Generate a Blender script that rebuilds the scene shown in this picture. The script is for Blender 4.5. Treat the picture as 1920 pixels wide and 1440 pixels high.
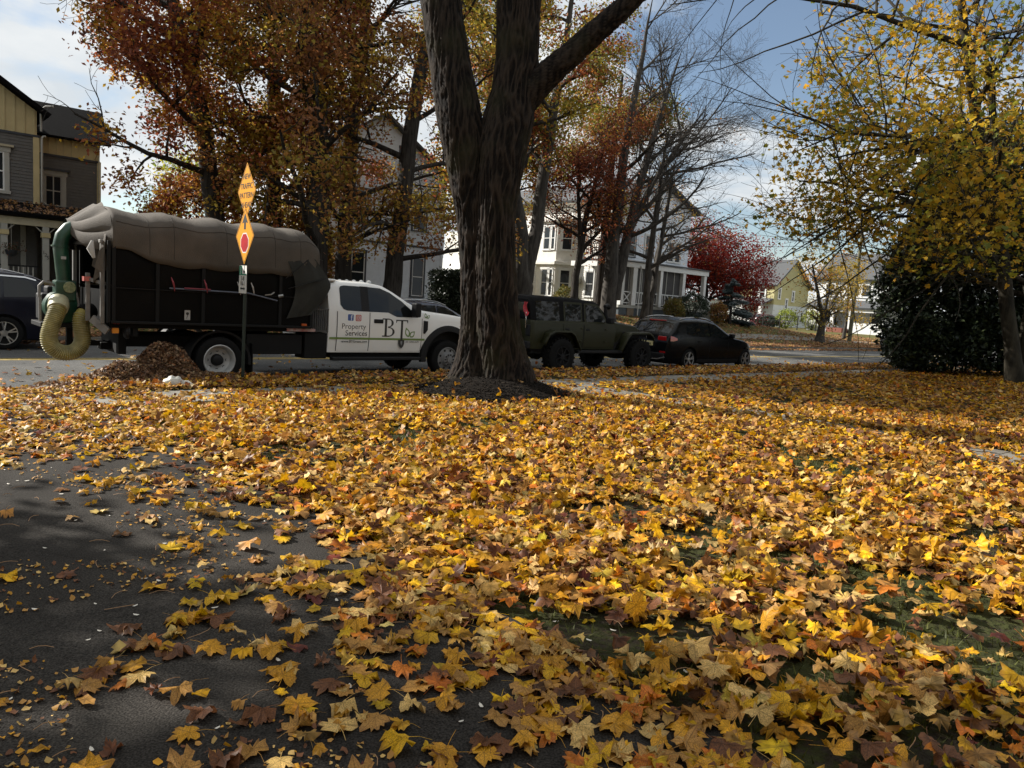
import bpy, math, random
import numpy as np
from mathutils import Vector, Matrix, noise

for _o in list(bpy.data.objects):
    bpy.data.objects.remove(_o)
SC = bpy.context.scene
COL = SC.collection
R = math.radians

# ------------------------------------------------------------------ camera
cam_d = bpy.data.cameras.new('camera')
cam = bpy.data.objects.new('camera', cam_d)
COL.objects.link(cam)
cam_d.sensor_width = 36.0
cam_d.lens = 36.0 * 1400 / 1920
cam_d.clip_start = 0.05
cam_d.clip_end = 3000
_p, _r = R(6.35), R(3.7)
_f = Vector((0, math.cos(_p), -math.sin(_p)))
_r0 = Vector((1, 0, 0))
_u0 = _r0.cross(_f)
_rt = _r0 * math.cos(_r) + _u0 * math.sin(_r)
_up = _u0 * math.cos(_r) - _r0 * math.sin(_r)
_m = Matrix((_rt, _up, -_f)).transposed().to_4x4()
_m.translation = Vector((0, 0, 1.6))
cam.matrix_world = _m
SC.camera = cam

# ------------------------------------------------------------------ sky and sun
SUN_AZ = Vector((-0.95, 0.30, 0)).normalized()      # horizontal direction towards the sun (from the left, a little behind the street)
SUN_EL = R(32)
world = bpy.data.worlds.new('World')
SC.world = world
world.use_nodes = True
nt = world.node_tree
nt.nodes.clear()
def N(tree, kind, **kw):
    n = tree.nodes.new(kind)
    for k, v in kw.items():
        if hasattr(n, k) and k not in ('inputs',):
            setattr(n, k, v)
    return n
wout = N(nt, 'ShaderNodeOutputWorld')
bg = N(nt, 'ShaderNodeBackground')
bg.inputs['Strength'].default_value = 0.05
sky = N(nt, 'ShaderNodeTexSky')
sky.sky_type = 'NISHITA'
sky.sun_disc = False
sky.sun_elevation = SUN_EL
sky.sun_rotation = math.atan2(SUN_AZ.x, SUN_AZ.y)
sky.air_density = 1.0
sky.dust_density = 0.25
tc = N(nt, 'ShaderNodeTexCoord')
sep = N(nt, 'ShaderNodeSeparateXYZ')
nt.links.new(tc.outputs['Generated'], sep.inputs[0])
zz = N(nt, 'ShaderNodeMath', operation='MAXIMUM'); zz.inputs[1].default_value = 0.0
nt.links.new(sep.outputs['Z'], zz.inputs[0])
za = N(nt, 'ShaderNodeMath', operation='ADD'); za.inputs[1].default_value = 0.22
nt.links.new(zz.outputs[0], za.inputs[0])
dx = N(nt, 'ShaderNodeMath', operation='DIVIDE'); dy = N(nt, 'ShaderNodeMath', operation='DIVIDE')
nt.links.new(sep.outputs['X'], dx.inputs[0]); nt.links.new(za.outputs[0], dx.inputs[1])
nt.links.new(sep.outputs['Y'], dy.inputs[0]); nt.links.new(za.outputs[0], dy.inputs[1])
cmb = N(nt, 'ShaderNodeCombineXYZ')
nt.links.new(dx.outputs[0], cmb.inputs[0]); nt.links.new(dy.outputs[0], cmb.inputs[1])
cmb.inputs[2].default_value = 4.4
cn = N(nt, 'ShaderNodeTexNoise')
cn.inputs['Scale'].default_value = 1.25
cn.inputs['Detail'].default_value = 7
cn.inputs['Roughness'].default_value = 0.52
cn.inputs['Distortion'].default_value = 0.35
nt.links.new(cmb.outputs[0], cn.inputs['Vector'])
cr = N(nt, 'ShaderNodeValToRGB')
cr.color_ramp.elements[0].position = 0.405; cr.color_ramp.elements[0].color = (0.05, 0.05, 0.05, 1)
cr.color_ramp.elements[1].position = 0.495; cr.color_ramp.elements[1].color = (1, 1, 1, 1)
nt.links.new(cn.outputs['Fac'], cr.inputs[0])
cn2 = N(nt, 'ShaderNodeTexNoise')
cn2.inputs['Scale'].default_value = 2.6; cn2.inputs['Detail'].default_value = 5
nt.links.new(cmb.outputs[0], cn2.inputs['Vector'])
cc = N(nt, 'ShaderNodeMix', data_type='RGBA')
cc.inputs[6].default_value = (7.6, 8.2, 8.7, 1)
cc.inputs[7].default_value = (10.0, 10.2, 10.2, 1)
cr2 = N(nt, 'ShaderNodeMapRange'); cr2.inputs[1].default_value = 0.35; cr2.inputs[2].default_value = 0.6
nt.links.new(cn2.outputs['Fac'], cr2.inputs[0])
nt.links.new(cr2.outputs[0], cc.inputs[0])
mx = N(nt, 'ShaderNodeMix', data_type='RGBA')
nt.links.new(cr.outputs[0], mx.inputs[0])
sb = N(nt, 'ShaderNodeVectorMath', operation='SCALE'); sb.inputs['Scale'].default_value = 1.35
nt.links.new(sky.outputs[0], sb.inputs[0])
nt.links.new(sb.outputs[0], mx.inputs[6])
nt.links.new(cc.outputs[2], mx.inputs[7])
nt.links.new(mx.outputs[2], bg.inputs['Color'])
nt.links.new(bg.outputs[0], wout.inputs[0])

sun_d = bpy.data.lights.new('sun', 'SUN')
sun_d.energy = 5.0
sun_d.angle = R(0.53)
sun_d.color = (1.0, 0.95, 0.87)
sun = bpy.data.objects.new('sun', sun_d)
COL.objects.link(sun)
_sd = Vector((SUN_AZ.x * math.cos(SUN_EL), SUN_AZ.y * math.cos(SUN_EL), math.sin(SUN_EL)))
sun.rotation_euler = _sd.to_track_quat('Z', 'Y').to_euler()
sun.location = (-40, 15, 30)

SC.view_settings.view_transform = 'Standard'
SC.view_settings.look = 'None'
SC.view_settings.gamma = 1.0
SC.view_settings.use_curve_mapping = False
SC.view_settings.exposure = 0.90
SC.render.engine = 'CYCLES'
SC.cycles.max_bounces = 4
SC.cycles.diffuse_bounces = 2
SC.cycles.glossy_bounces = 3
SC.cycles.transmission_bounces = 3
SC.cycles.transparent_max_bounces = 4

# ------------------------------------------------------------------ street frame: u runs along the street, v across it
TH = R(42)
O2 = (-5.05, 12.76)
CU, SU = math.cos(TH), math.sin(TH)
STREET = -0.14
def W(u, v, z=0.0):
    return Vector((O2[0] + CU * u - SU * v, O2[1] + SU * u + CU * v, z))
def uvof(x, y):
    dx, dy = x - O2[0], y - O2[1]
    return dx * CU + dy * SU, -dx * SU + dy * CU
def sstep(a, b, x):
    t = min(1, max(0, (x - a) / (b - a)))
    return t * t * (3 - 2 * t)
TREE_U, TREE_V = 3.2, -3.55
def gz(u, v):
    """ground height"""
    if v < -0.25:
        z = 0.10 * sstep(-0.3, -8.0, v) + 0.012 * noise.noise(Vector((u * 0.8, v * 0.8, 0.3)))
        d = math.hypot(u - TREE_U, (v - TREE_V) * 1.1)
        if d < 1.75:
            z += 0.27 * (1 - sstep(0.25, 1.7, d))
        return z
    if v < 8.2:
        return STREET
    h = 1.25 + (0.45 - 1.25) * sstep(40, 56, u)
    return 0.0 + h * sstep(9.0, 18.0, v) + 0.02 * noise.noise(Vector((u * 0.4, v * 0.4, 5.3))) + 0.004 * max(0, v - 60)

# ------------------------------------------------------------------ helpers
def link(o, parent=None):
    COL.objects.link(o)
    if parent is not None:
        o.parent = parent
    return o
def tag(o, label=None, cat=None, group=None, kind=None):
    if label: o['label'] = label
    if cat: o['category'] = cat
    if group: o['group'] = group
    if kind: o['kind'] = kind
    return o
def empty(name, loc=(0, 0, 0), rz=0.0):
    o = bpy.data.objects.new(name, None)
    o.empty_display_size = 0.2
    o.location = loc
    o.rotation_euler = (0, 0, rz)
    COL.objects.link(o)
    return o
def road_empty(name, u, v, z=STREET, flip=False, rz=0.0):
    return empty(name, W(u, v, z), TH + (math.pi if flip else 0) + rz)
def copy_tree(o, parent=None):
    c = o.copy()
    COL.objects.link(c)
    c.parent = parent
    for ch in list(o.children):
        copy_tree(ch, c)
    return c

class MB:
    """collects faces for one mesh"""
    def __init__(s):
        s.v = []; s.f = []
    def add(s, vs, fs):
        b = len(s.v)
        s.v.extend([tuple(p) for p in vs])
        s.f.extend([tuple(i + b for i in f) for f in fs])
        return s
    def box(s, x0, x1, y0, y1, z0, z1):
        return s.add([(x0, y0, z0), (x1, y0, z0), (x1, y1, z0), (x0, y1, z0), (x0, y0, z1), (x1, y0, z1), (x1, y1, z1), (x0, y1, z1)],
                     [(0, 3, 2, 1), (4, 5, 6, 7), (0, 1, 5, 4), (1, 2, 6, 5), (2, 3, 7, 6), (3, 0, 4, 7)])
    def fbox(s, F, a0, a1, d0, d1, z0, z1):
        """box on a wall face: a along the wall, d outwards, z up"""
        P = [F(a0, d0, z0), F(a1, d0, z0), F(a1, d1, z0), F(a0, d1, z0), F(a0, d0, z1), F(a1, d0, z1), F(a1, d1, z1), F(a0, d1, z1)]
        return s.add(P, [(0, 3, 2, 1), (4, 5, 6, 7), (0, 1, 5, 4), (1, 2, 6, 5), (2, 3, 7, 6), (3, 0, 4, 7)])
    def prism(s, poly, m):
        """poly: 2d points, m(a,b,t) with t 0 or 1 -> 3d"""
        n = len(poly)
        vs = [m(a, b, 0) for a, b in poly] + [m(a, b, 1) for a, b in poly]
        fs = [tuple(range(n - 1, -1, -1)), tuple(range(n, 2 * n))]
        for i in range(n):
            j = (i + 1) % n
            fs.append((i, j, n + j, n + i))
        return s.add(vs, fs)
    def tube(s, pts, rad, n=8, cap=True, ell=None):
        pts = [Vector(p) for p in pts]
        if not hasattr(rad, '__len__'):
            rad = [rad] * len(pts)
        vs = []; fs = []
        ref = None
        for i, p in enumerate(pts):
            t = (pts[min(i + 1, len(pts) - 1)] - pts[max(i - 1, 0)])
            if t.length < 1e-9: t = Vector((0, 0, 1))
            t.normalize()
            if ref is None:
                ref = Vector((1, 0, 0)) if abs(t.x) < 0.8 else Vector((0, 1, 0))
            a = (ref - t * ref.dot(t))
            if a.length < 1e-6: a = t.orthogonal()
            a.normalize()
            ref = a
            b = t.cross(a)
            for k in range(n):
                an = 2 * math.pi * k / n
                vs.append(p + (a * math.cos(an) + b * math.sin(an)) * rad[i])
        for i in range(len(pts) - 1):
            for k in range(n):
                k2 = (k + 1) % n
                fs.append((i * n + k, i * n + k2, (i + 1) * n + k2, (i + 1) * n + k))
        if cap:
            fs.append(tuple(range(n - 1, -1, -1)))
            e = (len(pts) - 1) * n
            fs.append(tuple(e + k for k in range(n)))
        return s.add(vs, fs)
    def bar(s, p, q, w, h=None):
        """square bar from p to q"""
        h = h or w
        p = Vector(p); q = Vector(q)
        t = (q - p).normalized()
        a = Vector((0, 0, 1)).cross(t)
        if a.length < 1e-4: a = Vector((1, 0, 0))
        a.normalize(); b = t.cross(a)
        vs = []
        for c in (p, q):
            for sa, sb in ((-1, -1), (1, -1), (1, 1), (-1, 1)):
                vs.append(c + a * (sa * w / 2) + b * (sb * h / 2))
        return s.add(vs, [(3, 2, 1, 0), (4, 5, 6, 7), (0, 1, 5, 4), (1, 2, 6, 5), (2, 3, 7, 6), (3, 0, 4, 7)])
    def lathe(s, prof, c, axis='y', n=24, closed=False):
        """prof: (axial, radius) pairs round an axis through c"""
        c = Vector(c); vs = []; fs = []
        for a, r in prof:
            for k in range(n):
                an = 2 * math.pi * k / n
                x, z = r * math.cos(an), r * math.sin(an)
                vs.append(c + (Vector((x, a, z)) if axis == 'y' else Vector((x, z, a)) if axis == 'z' else Vector((a, x, z))))
        m = len(prof)
        for i in range(m if closed else m - 1):
            i2 = (i + 1) % m
            for k in range(n):
                k2 = (k + 1) % n
                fs.append((i * n + k, i * n + k2, i2 * n + k2, i2 * n + k))
        return s.add(vs, fs)
    def grid(s, rows):
        """rows: list of equally long point lists"""
        m = len(rows[0])
        vs = [p for r in rows for p in r]
        fs = []
        for i in range(len(rows) - 1):
            for j in range(m - 1):
                fs.append((i * m + j, i * m + j + 1, (i + 1) * m + j + 1, (i + 1) * m + j))
        return s.add(vs, fs)
    def mesh(s, name, mat=None, smooth=None):
        me = bpy.data.meshes.new(name)
        me.from_pydata(s.v, [], s.f)
        if mat: me.materials.append(mat)
        if smooth is not None:
            me.polygons.foreach_set('use_smooth', [True] * len(me.polygons))
            me.set_sharp_from_angle(angle=R(smooth))
        me.update()
        return me
    def build(s, name, mat=None, parent=None, smooth=None, bevel=0):
        o = bpy.data.objects.new(name, s.mesh(name, mat, smooth))
        link(o, parent)
        if bevel:
            b = o.modifiers.new('bevel', 'BEVEL'); b.width = bevel; b.segments = 2; b.limit_method = 'ANGLE'; b.angle_limit = R(40)
        return o

def np_mesh(name, V, F, mat, col=None, uv=None, smooth=False):
    """triangle mesh from numpy arrays; col per vertex, uv per vertex"""
    me = bpy.data.meshes.new(name)
    nv, nf = len(V), len(F)
    me.vertices.add(nv)
    me.vertices.foreach_set('co', np.ascontiguousarray(V, dtype=np.float32).ravel())
    me.loops.add(nf * 3)
    me.loops.foreach_set('vertex_index', np.ascontiguousarray(F, dtype=np.int32).ravel())
    me.polygons.add(nf)
    me.polygons.foreach_set('loop_start', np.arange(0, nf * 3, 3, dtype=np.int32))
    me.polygons.foreach_set('loop_total', np.full(nf, 3, dtype=np.int32))
    if smooth:
        me.polygons.foreach_set('use_smooth', np.ones(nf, dtype=bool))
    me.update(calc_edges=True)
    if col is not None:
        a = me.color_attributes.new('col', 'FLOAT_COLOR', 'POINT')
        c4 = np.ones((nv, 4), dtype=np.float32); c4[:, :3] = col
        a.data.foreach_set('color', c4.ravel())
    if uv is not None:
        l = me.uv_layers.new(name='uv')
        l.data.foreach_set('uv', np.ascontiguousarray(uv, dtype=np.float32)[np.asarray(F).ravel()].ravel())
    me.materials.append(mat)
    return me

# ------------------------------------------------------------------ materials
_mats = {}
def M(name, col, rough=0.6, metal=0.0, var=0.18, scale=6.0, bump=0.0, bscale=40.0, coat=0.0, spec=0.5, stretch=None, detail=4, col2=None, trans=0.0, alpha=None, emit=None):
    if name in _mats: return _mats[name]
    m = bpy.data.materials.new(name); m.use_nodes = True
    t = m.node_tree; b = t.nodes['Principled BSDF']
    b.inputs['Roughness'].default_value = rough
    b.inputs['Metallic'].default_value = metal
    b.inputs['Specular IOR Level'].default_value = spec
    if coat:
        b.inputs['Coat Weight'].default_value = coat
        b.inputs['Coat Roughness'].default_value = 0.06
    c = N(t, 'ShaderNodeTexCoord')
    vec = c.outputs['Object']
    if stretch:
        mp = N(t, 'ShaderNodeMapping'); mp.inputs['Scale'].default_value = stretch
        t.links.new(vec, mp.inputs[0]); vec = mp.outputs[0]
    nz = N(t, 'ShaderNodeTexNoise')
    nz.inputs['Scale'].default_value = scale; nz.inputs['Detail'].default_value = detail
    t.links.new(vec, nz.inputs['Vector'])
    mr = N(t, 'ShaderNodeMapRange'); mr.inputs[1].default_value = 0.3; mr.inputs[2].default_value = 0.7
    t.links.new(nz.outputs['Fac'], mr.inputs[0])
    mixn = N(t, 'ShaderNodeMix', data_type='RGBA')
    lo = col2 if col2 else tuple(x * (1 - var) for x in col)
    hi = col if col2 else tuple(min(1, x * (1 + var)) for x in col)
    mixn.inputs[6].default_value = (*lo, 1); mixn.inputs[7].default_value = (*hi, 1)
    t.links.new(mr.outputs[0], mixn.inputs[0])
    t.links.new(mixn.outputs[2], b.inputs['Base Color'])
    if bump:
        n2 = N(t, 'ShaderNodeTexNoise'); n2.inputs['Scale'].default_value = bscale; n2.inputs['Detail'].default_value = 6
        t.links.new(vec, n2.inputs['Vector'])
        bp = N(t, 'ShaderNodeBump'); bp.inputs['Strength'].default_value = bump; bp.inputs['Distance'].default_value = 0.02
        t.links.new(n2.outputs['Fac'], bp.inputs['Height'])
        t.links.new(bp.outputs[0], b.inputs['Normal'])
    if emit:
        b.inputs['Emission Color'].default_value = (*emit, 1); b.inputs['Emission Strength'].default_value = 1
    _mats[name] = m
    return m

def glass(name, tint=(0.02, 0.025, 0.03), rough=0.03):
    """dark car or house glass: reflects its surroundings over a dark room"""
    if name in _mats: return _mats[name]
    m = bpy.data.materials.new(name); m.use_nodes = True
    b = m.node_tree.nodes['Principled BSDF']
    b.inputs['Base Color'].default_value = (*tint, 1)
    b.inputs['Roughness'].default_value = rough
    b.inputs['IOR'].default_value = 1.52
    b.inputs['Specular IOR Level'].default_value = 0.3
    nz = N(m.node_tree, 'ShaderNodeTexNoise'); nz.inputs['Scale'].default_value = 1.7
    c = N(m.node_tree, 'ShaderNodeTexCoord'); m.node_tree.links.new(c.outputs['Object'], nz.inputs['Vector'])
    bp = N(m.node_tree, 'ShaderNodeBump'); bp.inputs['Strength'].default_value = 0.05; bp.inputs['Distance'].default_value = 0.05
    m.node_tree.links.new(nz.outputs['Fac'], bp.inputs['Height']); m.node_tree.links.new(bp.outputs[0], b.inputs['Normal'])
    _mats[name] = m
    return m

def leaf_mat(name, trans=0.35, rough=0.55, veins=False, gloss=0.35):
    if name in _mats: return _mats[name]
    m = bpy.data.materials.new(name); m.use_nodes = True
    t = m.node_tree; b = t.nodes['Principled BSDF']; out = t.nodes['Material Output']
    at = N(t, 'ShaderNodeAttribute'); at.attribute_name = 'col'
    colsock = at.outputs['Color']
    b.inputs['Roughness'].default_value = rough
    b.inputs['Specular IOR Level'].default_value = gloss
    if veins:
        uvn = N(t, 'ShaderNodeUVMap')
        sp = N(t, 'ShaderNodeSeparateXYZ'); t.links.new(uvn.outputs[0], sp.inputs[0])
        an = N(t, 'ShaderNodeMath', operation='ARCTAN2')
        t.links.new(sp.outputs[0], an.inputs[0]); t.links.new(sp.outputs[1], an.inputs[1])
        ab = N(t, 'ShaderNodeMath', operation='ABSOLUTE'); t.links.new(an.outputs[0], ab.inputs[0])
        pp = N(t, 'ShaderNodeMath', operation='PINGPONG'); pp.inputs[1].default_value = R(25.5)
        t.links.new(ab.outputs[0], pp.inputs[0])
        ln = N(t, 'ShaderNodeVectorMath', operation='LENGTH'); t.links.new(uvn.outputs[0], ln.inputs[0])
        ml = N(t, 'ShaderNodeMath', operation='MULTIPLY'); t.links.new(pp.outputs[0], ml.inputs[0]); t.links.new(ln.outputs['Value'], ml.inputs[1])
        vr = N(t, 'ShaderNodeMapRange'); vr.inputs[1].default_value = 0.004; vr.inputs[2].default_value = 0.022
        vr.inputs[3].default_value = 0.62; vr.inputs[4].default_value = 1.0
        t.links.new(ml.outputs[0], vr.inputs[0])
        tcx = N(t, 'ShaderNodeTexCoord')
        nz = N(t, 'ShaderNodeTexNoise'); nz.inputs['Scale'].default_value = 26; nz.inputs['Detail'].default_value = 5
        t.links.new(tcx.outputs['Object'], nz.inputs['Vector'])
        nr = N(t, 'ShaderNodeMapRange'); nr.inputs[1].default_value = 0.38; nr.inputs[2].default_value = 0.62; nr.inputs[3].default_value = 0.55; nr.inputs[4].default_value = 1.12
        t.links.new(nz.outputs['Fac'], nr.inputs[0])
        mu = N(t, 'ShaderNodeMath', operation='MULTIPLY'); t.links.new(vr.outputs[0], mu.inputs[0]); t.links.new(nr.outputs[0], mu.inputs[1])
        mc = N(t, 'ShaderNodeVectorMath', operation='SCALE'); t.links.new(colsock, mc.inputs[0]); t.links.new(mu.outputs[0], mc.inputs['Scale'])
        colsock = mc.outputs[0]
        # browned, drying rims
        er = N(t, 'ShaderNodeMath', operation='MULTIPLY_ADD'); er.inputs[1].default_value = .55
        t.links.new(nz.outputs['Fac'], er.inputs[0]); t.links.new(ln.outputs['Value'], er.inputs[2])
        em = N(t, 'ShaderNodeMapRange'); em.inputs[1].default_value = .70; em.inputs[2].default_value = .95; em.inputs[4].default_value = .6
        t.links.new(er.outputs[0], em.inputs[0])
        ex = N(t, 'ShaderNodeMix', data_type='RGBA'); t.links.new(em.outputs[0], ex.inputs[0]); t.links.new(colsock, ex.inputs[6]); ex.inputs[7].default_value = (.22, .095, .03, 1)
        colsock = ex.outputs[2]
    t.links.new(colsock, b.inputs['Base Color'])
    tr = N(t, 'ShaderNodeBsdfTranslucent'); t.links.new(colsock, tr.inputs['Color'])
    mxs = N(t, 'ShaderNodeMixShader'); mxs.inputs[0].default_value = trans
    t.links.new(b.outputs[0], mxs.inputs[1]); t.links.new(tr.outputs[0], mxs.inputs[2])
    t.links.new(mxs.outputs[0], out.inputs['Surface'])
    _mats[name] = m
    return m

def text_mesh(body, size, mat, align='CENTER', name='lettering'):
    cu = bpy.data.curves.new('txt', 'FONT'); cu.body = body; cu.size = size; cu.align_x = align; cu.align_y = 'CENTER'
    cu.extrude = 0.0015; cu.resolution_u = 3
    o = bpy.data.objects.new('txt', cu); COL.objects.link(o)
    dg = bpy.context.evaluated_depsgraph_get(); dg.update()
    me = bpy.data.meshes.new_from_object(o.evaluated_get(dg))
    me.name = name
    bpy.data.objects.remove(o); bpy.data.curves.remove(cu)
    me.materials.clear(); me.materials.append(mat)
    return me
def text_obj(body, size, mat, parent, mtx, name='lettering', align='CENTER'):
    o = bpy.data.objects.new(name, text_mesh(body, size, mat, align, name))
    link(o, parent); o.matrix_local = mtx
    return o
def facing(origin, right, up):
    """matrix placing a flat thing: right/up axes, normal = right x up"""
    r = Vector(right).normalized(); u = Vector(up).normalized(); n = r.cross(u)
    m = Matrix((r, u, n)).transposed().to_4x4(); m.translation = Vector(origin)
    return m
# ------------------------------------------------------------------ setting: ground, street, pavements
DRV0, DRV1 = -7.4, -2.45          # driveway, along u
WALK0, WALK1 = 5.2, 6.2           # path to the neighbour's door
SW0, SW1 = -2.95, -1.8            # pavement, along v
_gz0 = gz
def gz(u, v):
    z = _gz0(u, v)
    if DRV0 < u < DRV1 and -1.5 < v < -0.2:
        return z + (STREET + 0.012 - z) * sstep(-1.5, -0.2, v)
    return z
def asphalt(name, base, light, cracks):
    m = bpy.data.materials.new(name); m.use_nodes = True; t = m.node_tree; b = t.nodes['Principled BSDF']
    c = N(t, 'ShaderNodeTexCoord')
    n1 = N(t, 'ShaderNodeTexNoise'); n1.inputs['Scale'].default_value = 0.9; n1.inputs['Detail'].default_value = 6
    n2 = N(t, 'ShaderNodeTexVoronoi'); n2.inputs['Scale'].default_value = 120
    n3 = N(t, 'ShaderNodeTexNoise'); n3.inputs['Scale'].default_value = 130; n3.inputs['Detail'].default_value = 3
    for n in (n1, n2, n3): t.links.new(c.outputs['Object'], n.inputs['Vector'])
    r1 = N(t, 'ShaderNodeMapRange'); r1.inputs[1].default_value = 0.36; r1.inputs[2].default_value = 0.66
    t.links.new(n1.outputs['Fac'], r1.inputs[0])
    a = N(t, 'ShaderNodeMix', data_type='RGBA'); a.inputs[6].default_value = (*base, 1); a.inputs[7].default_value = (*light, 1)
    t.links.new(r1.outputs[0], a.inputs[0])
    r2 = N(t, 'ShaderNodeMapRange'); r2.inputs[1].default_value = 0.35; r2.inputs[2].default_value = 0.75; r2.inputs[3].default_value = 0.4; r2.inputs[4].default_value = 1.9
    t.links.new(n3.outputs['Fac'], r2.inputs[0])
    sc = N(t, 'ShaderNodeVectorMath', operation='SCALE'); t.links.new(a.outputs[2], sc.inputs[0]); t.links.new(r2.outputs[0], sc.inputs['Scale'])
    wv = N(t, 'ShaderNodeTexNoise'); wv.inputs['Scale'].default_value = 3.0; wv.inputs['Detail'].default_value = 4; t.links.new(c.outputs['Object'], wv.inputs['Vector'])
    vm = N(t, 'ShaderNodeVectorMath', operation='MULTIPLY_ADD'); vm.inputs[1].default_value = (.35, .35, .35); t.links.new(wv.outputs['Color'], vm.inputs[0]); t.links.new(c.outputs['Object'], vm.inputs[2])
    vc = N(t, 'ShaderNodeTexVoronoi'); vc.feature = 'DISTANCE_TO_EDGE'; vc.inputs['Scale'].default_value = .42; t.links.new(vm.outputs[0], vc.inputs['Vector'])
    ck = N(t, 'ShaderNodeMapRange'); ck.inputs[1].default_value = .001; ck.inputs[2].default_value = .006; ck.inputs[3].default_value = .78; t.links.new(vc.outputs['Distance'], ck.inputs[0])
    s2 = N(t, 'ShaderNodeVectorMath', operation='SCALE'); t.links.new(sc.outputs[0], s2.inputs[0]); t.links.new(ck.outputs[0], s2.inputs['Scale'])
    t.links.new(s2.outputs[0], b.inputs['Base Color'])
    b.inputs['Roughness'].default_value = 0.95; b.inputs['Specular IOR Level'].default_value = 0.12
    bp = N(t, 'ShaderNodeBump'); bp.inputs['Strength'].default_value = 0.6; bp.inputs['Distance'].default_value = 0.004
    t.links.new(n2.outputs['Distance'], bp.inputs['Height']); t.links.new(bp.outputs[0], b.inputs['Normal'])
    _mats[name] = m
    return m
def ground_mat(name, a, bcol, soil):
    m = bpy.data.materials.new(name); m.use_nodes = True; t = m.node_tree; b = t.nodes['Principled BSDF']
    c = N(t, 'ShaderNodeTexCoord')
    n1 = N(t, 'ShaderNodeTexNoise'); n1.inputs['Scale'].default_value = 0.7; n1.inputs['Detail'].default_value = 8
    n2 = N(t, 'ShaderNodeTexNoise'); n2.inputs['Scale'].default_value = 22; n2.inputs['Detail'].default_value = 6
    for n in (n1, n2): t.links.new(c.outputs['Object'], n.inputs['Vector'])
    cr = N(t, 'ShaderNodeValToRGB')
    cr.color_ramp.elements[0].position = 0.36; cr.color_ramp.elements[0].color = (*soil, 1)
    cr.color_ramp.elements[1].position = 0.62; cr.color_ramp.elements[1].color = (*bcol, 1)
    e = cr.color_ramp.elements.new(0.48); e.color = (*a, 1)
    ad = N(t, 'ShaderNodeMath', operation='ADD'); t.links.new(n1.outputs['Fac'], ad.inputs[0])
    ml = N(t, 'ShaderNodeMath', operation='MULTIPLY_ADD'); ml.inputs[1].default_value = 0.7; ml.inputs[2].default_value = -0.35
    t.links.new(n2.outputs['Fac'], ml.inputs[0]); t.links.new(ml.outputs[0], ad.inputs[1])
    t.links.new(ad.outputs[0], cr.inputs[0]); t.links.new(cr.outputs[0], b.inputs['Base Color'])
    b.inputs['Roughness'].default_value = 0.95; b.inputs['Specular IOR Level'].default_value = 0.15
    bp = N(t, 'ShaderNodeBump'); bp.inputs['Strength'].default_value = 0.9; bp.inputs['Distance'].default_value = 0.05
    t.links.new(n2.outputs['Fac'], bp.inputs['Height']); t.links.new(bp.outputs[0], b.inputs['Normal'])
    _mats[name] = m
    return m
m_lawn = ground_mat('lawn_soil', (0.030, 0.032, 0.010), (0.036, 0.041, 0.012), (0.03, 0.024, 0.016))
m_lawn2 = ground_mat('lawn_leafy', (0.085, 0.085, 0.025), (0.10, 0.105, 0.03), (0.13, 0.075, 0.032))
m_road = asphalt('road_asphalt', (0.085, 0.085, 0.083), (0.13, 0.128, 0.122), True)
m_drive = asphalt('driveway_asphalt', (0.020, 0.0178, 0.0155), (0.042, 0.0375, 0.0325), True)
m_conc = M('concrete', (0.19, 0.178, 0.152), 0.9, var=0.22, scale=3, bump=0.3, bscale=60, spec=0.3)
m_conc2 = M('concrete_old', (0.16, 0.148, 0.125), 0.9, var=0.25, scale=4, bump=0.35, bscale=70, spec=0.3)
m_line = M('road_paint_yellow', (0.42, 0.30, 0.07), 0.7, var=0.35, scale=14)

def road_grid(name, us, vs, zf, mat, kind='structure', smooth=True):
    mb = MB()
    mb.grid([[W(u, v, zf(u, v)) for v in vs] for u in us])
    o = mb.build(name, mat, smooth=60 if smooth else None)
    if kind: o['kind'] = kind
    return o
def spaced(*segs):
    r = []
    for a, b, n in segs:
        r += list(np.linspace(a, b, n, endpoint=False))
    r.append(segs[-1][1])
    return [float(x) for x in r]
def lawn_z(u, v):
    z = gz(u, v)
    if (DRV0 - 0.05 < u < DRV1 + 0.02) or (SW0 - 0.02 < v < SW1 + 0.02) or (WALK0 - .02 < u < WALK1 + .02 and v < SW0):
        z -= 0.05
    return z
vs_near = sorted(set(spaced((-45, -14, 8), (-14, -3.1, 44), (-2.98, -2.92, 2), (-1.83, -1.77, 2), (-1.7, -0.25, 6))) | {-14.0, -2.95})
us_near = sorted(set(spaced((-120, -10, 12), (-10, 9, 76), (9, 40, 40), (40, 300, 14))) | {DRV0 - .06, DRV0 - .04, DRV1 + .01, DRV1 + .04, WALK0 - .03, WALK0 - .01, WALK1 + .01, WALK1 + .03})
road_grid('lawn', us_near, vs_near, lawn_z, m_lawn)
road_grid('road', [-150, -20, 0, 20, 60, 120, 300], [-0.27, 2, 4, 6, 8.25], lambda u, v: STREET + 0.0 * v, m_road)
road_grid('lawn_across_street', spaced((-120, -12, 10), (-12, 62, 50), (62, 300, 14)), spaced((8.35, 20, 18), (20, 60, 10), (60, 420, 8)), gz, m_lawn2)
mb = MB(); mb.grid([[W(-150, 4.05, STREET + 0.004), W(-150, 4.17, STREET + 0.004)], [W(300, 4.05, STREET + 0.004), W(300, 4.17, STREET + 0.004)]])
mb.grid([[W(-150, 4.29, STREET + 0.004), W(-150, 4.41, STREET + 0.004)], [W(300, 4.29, STREET + 0.004), W(300, 4.41, STREET + 0.004)]])
tag(mb.build('centre_line', m_line), kind='structure')
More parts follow.
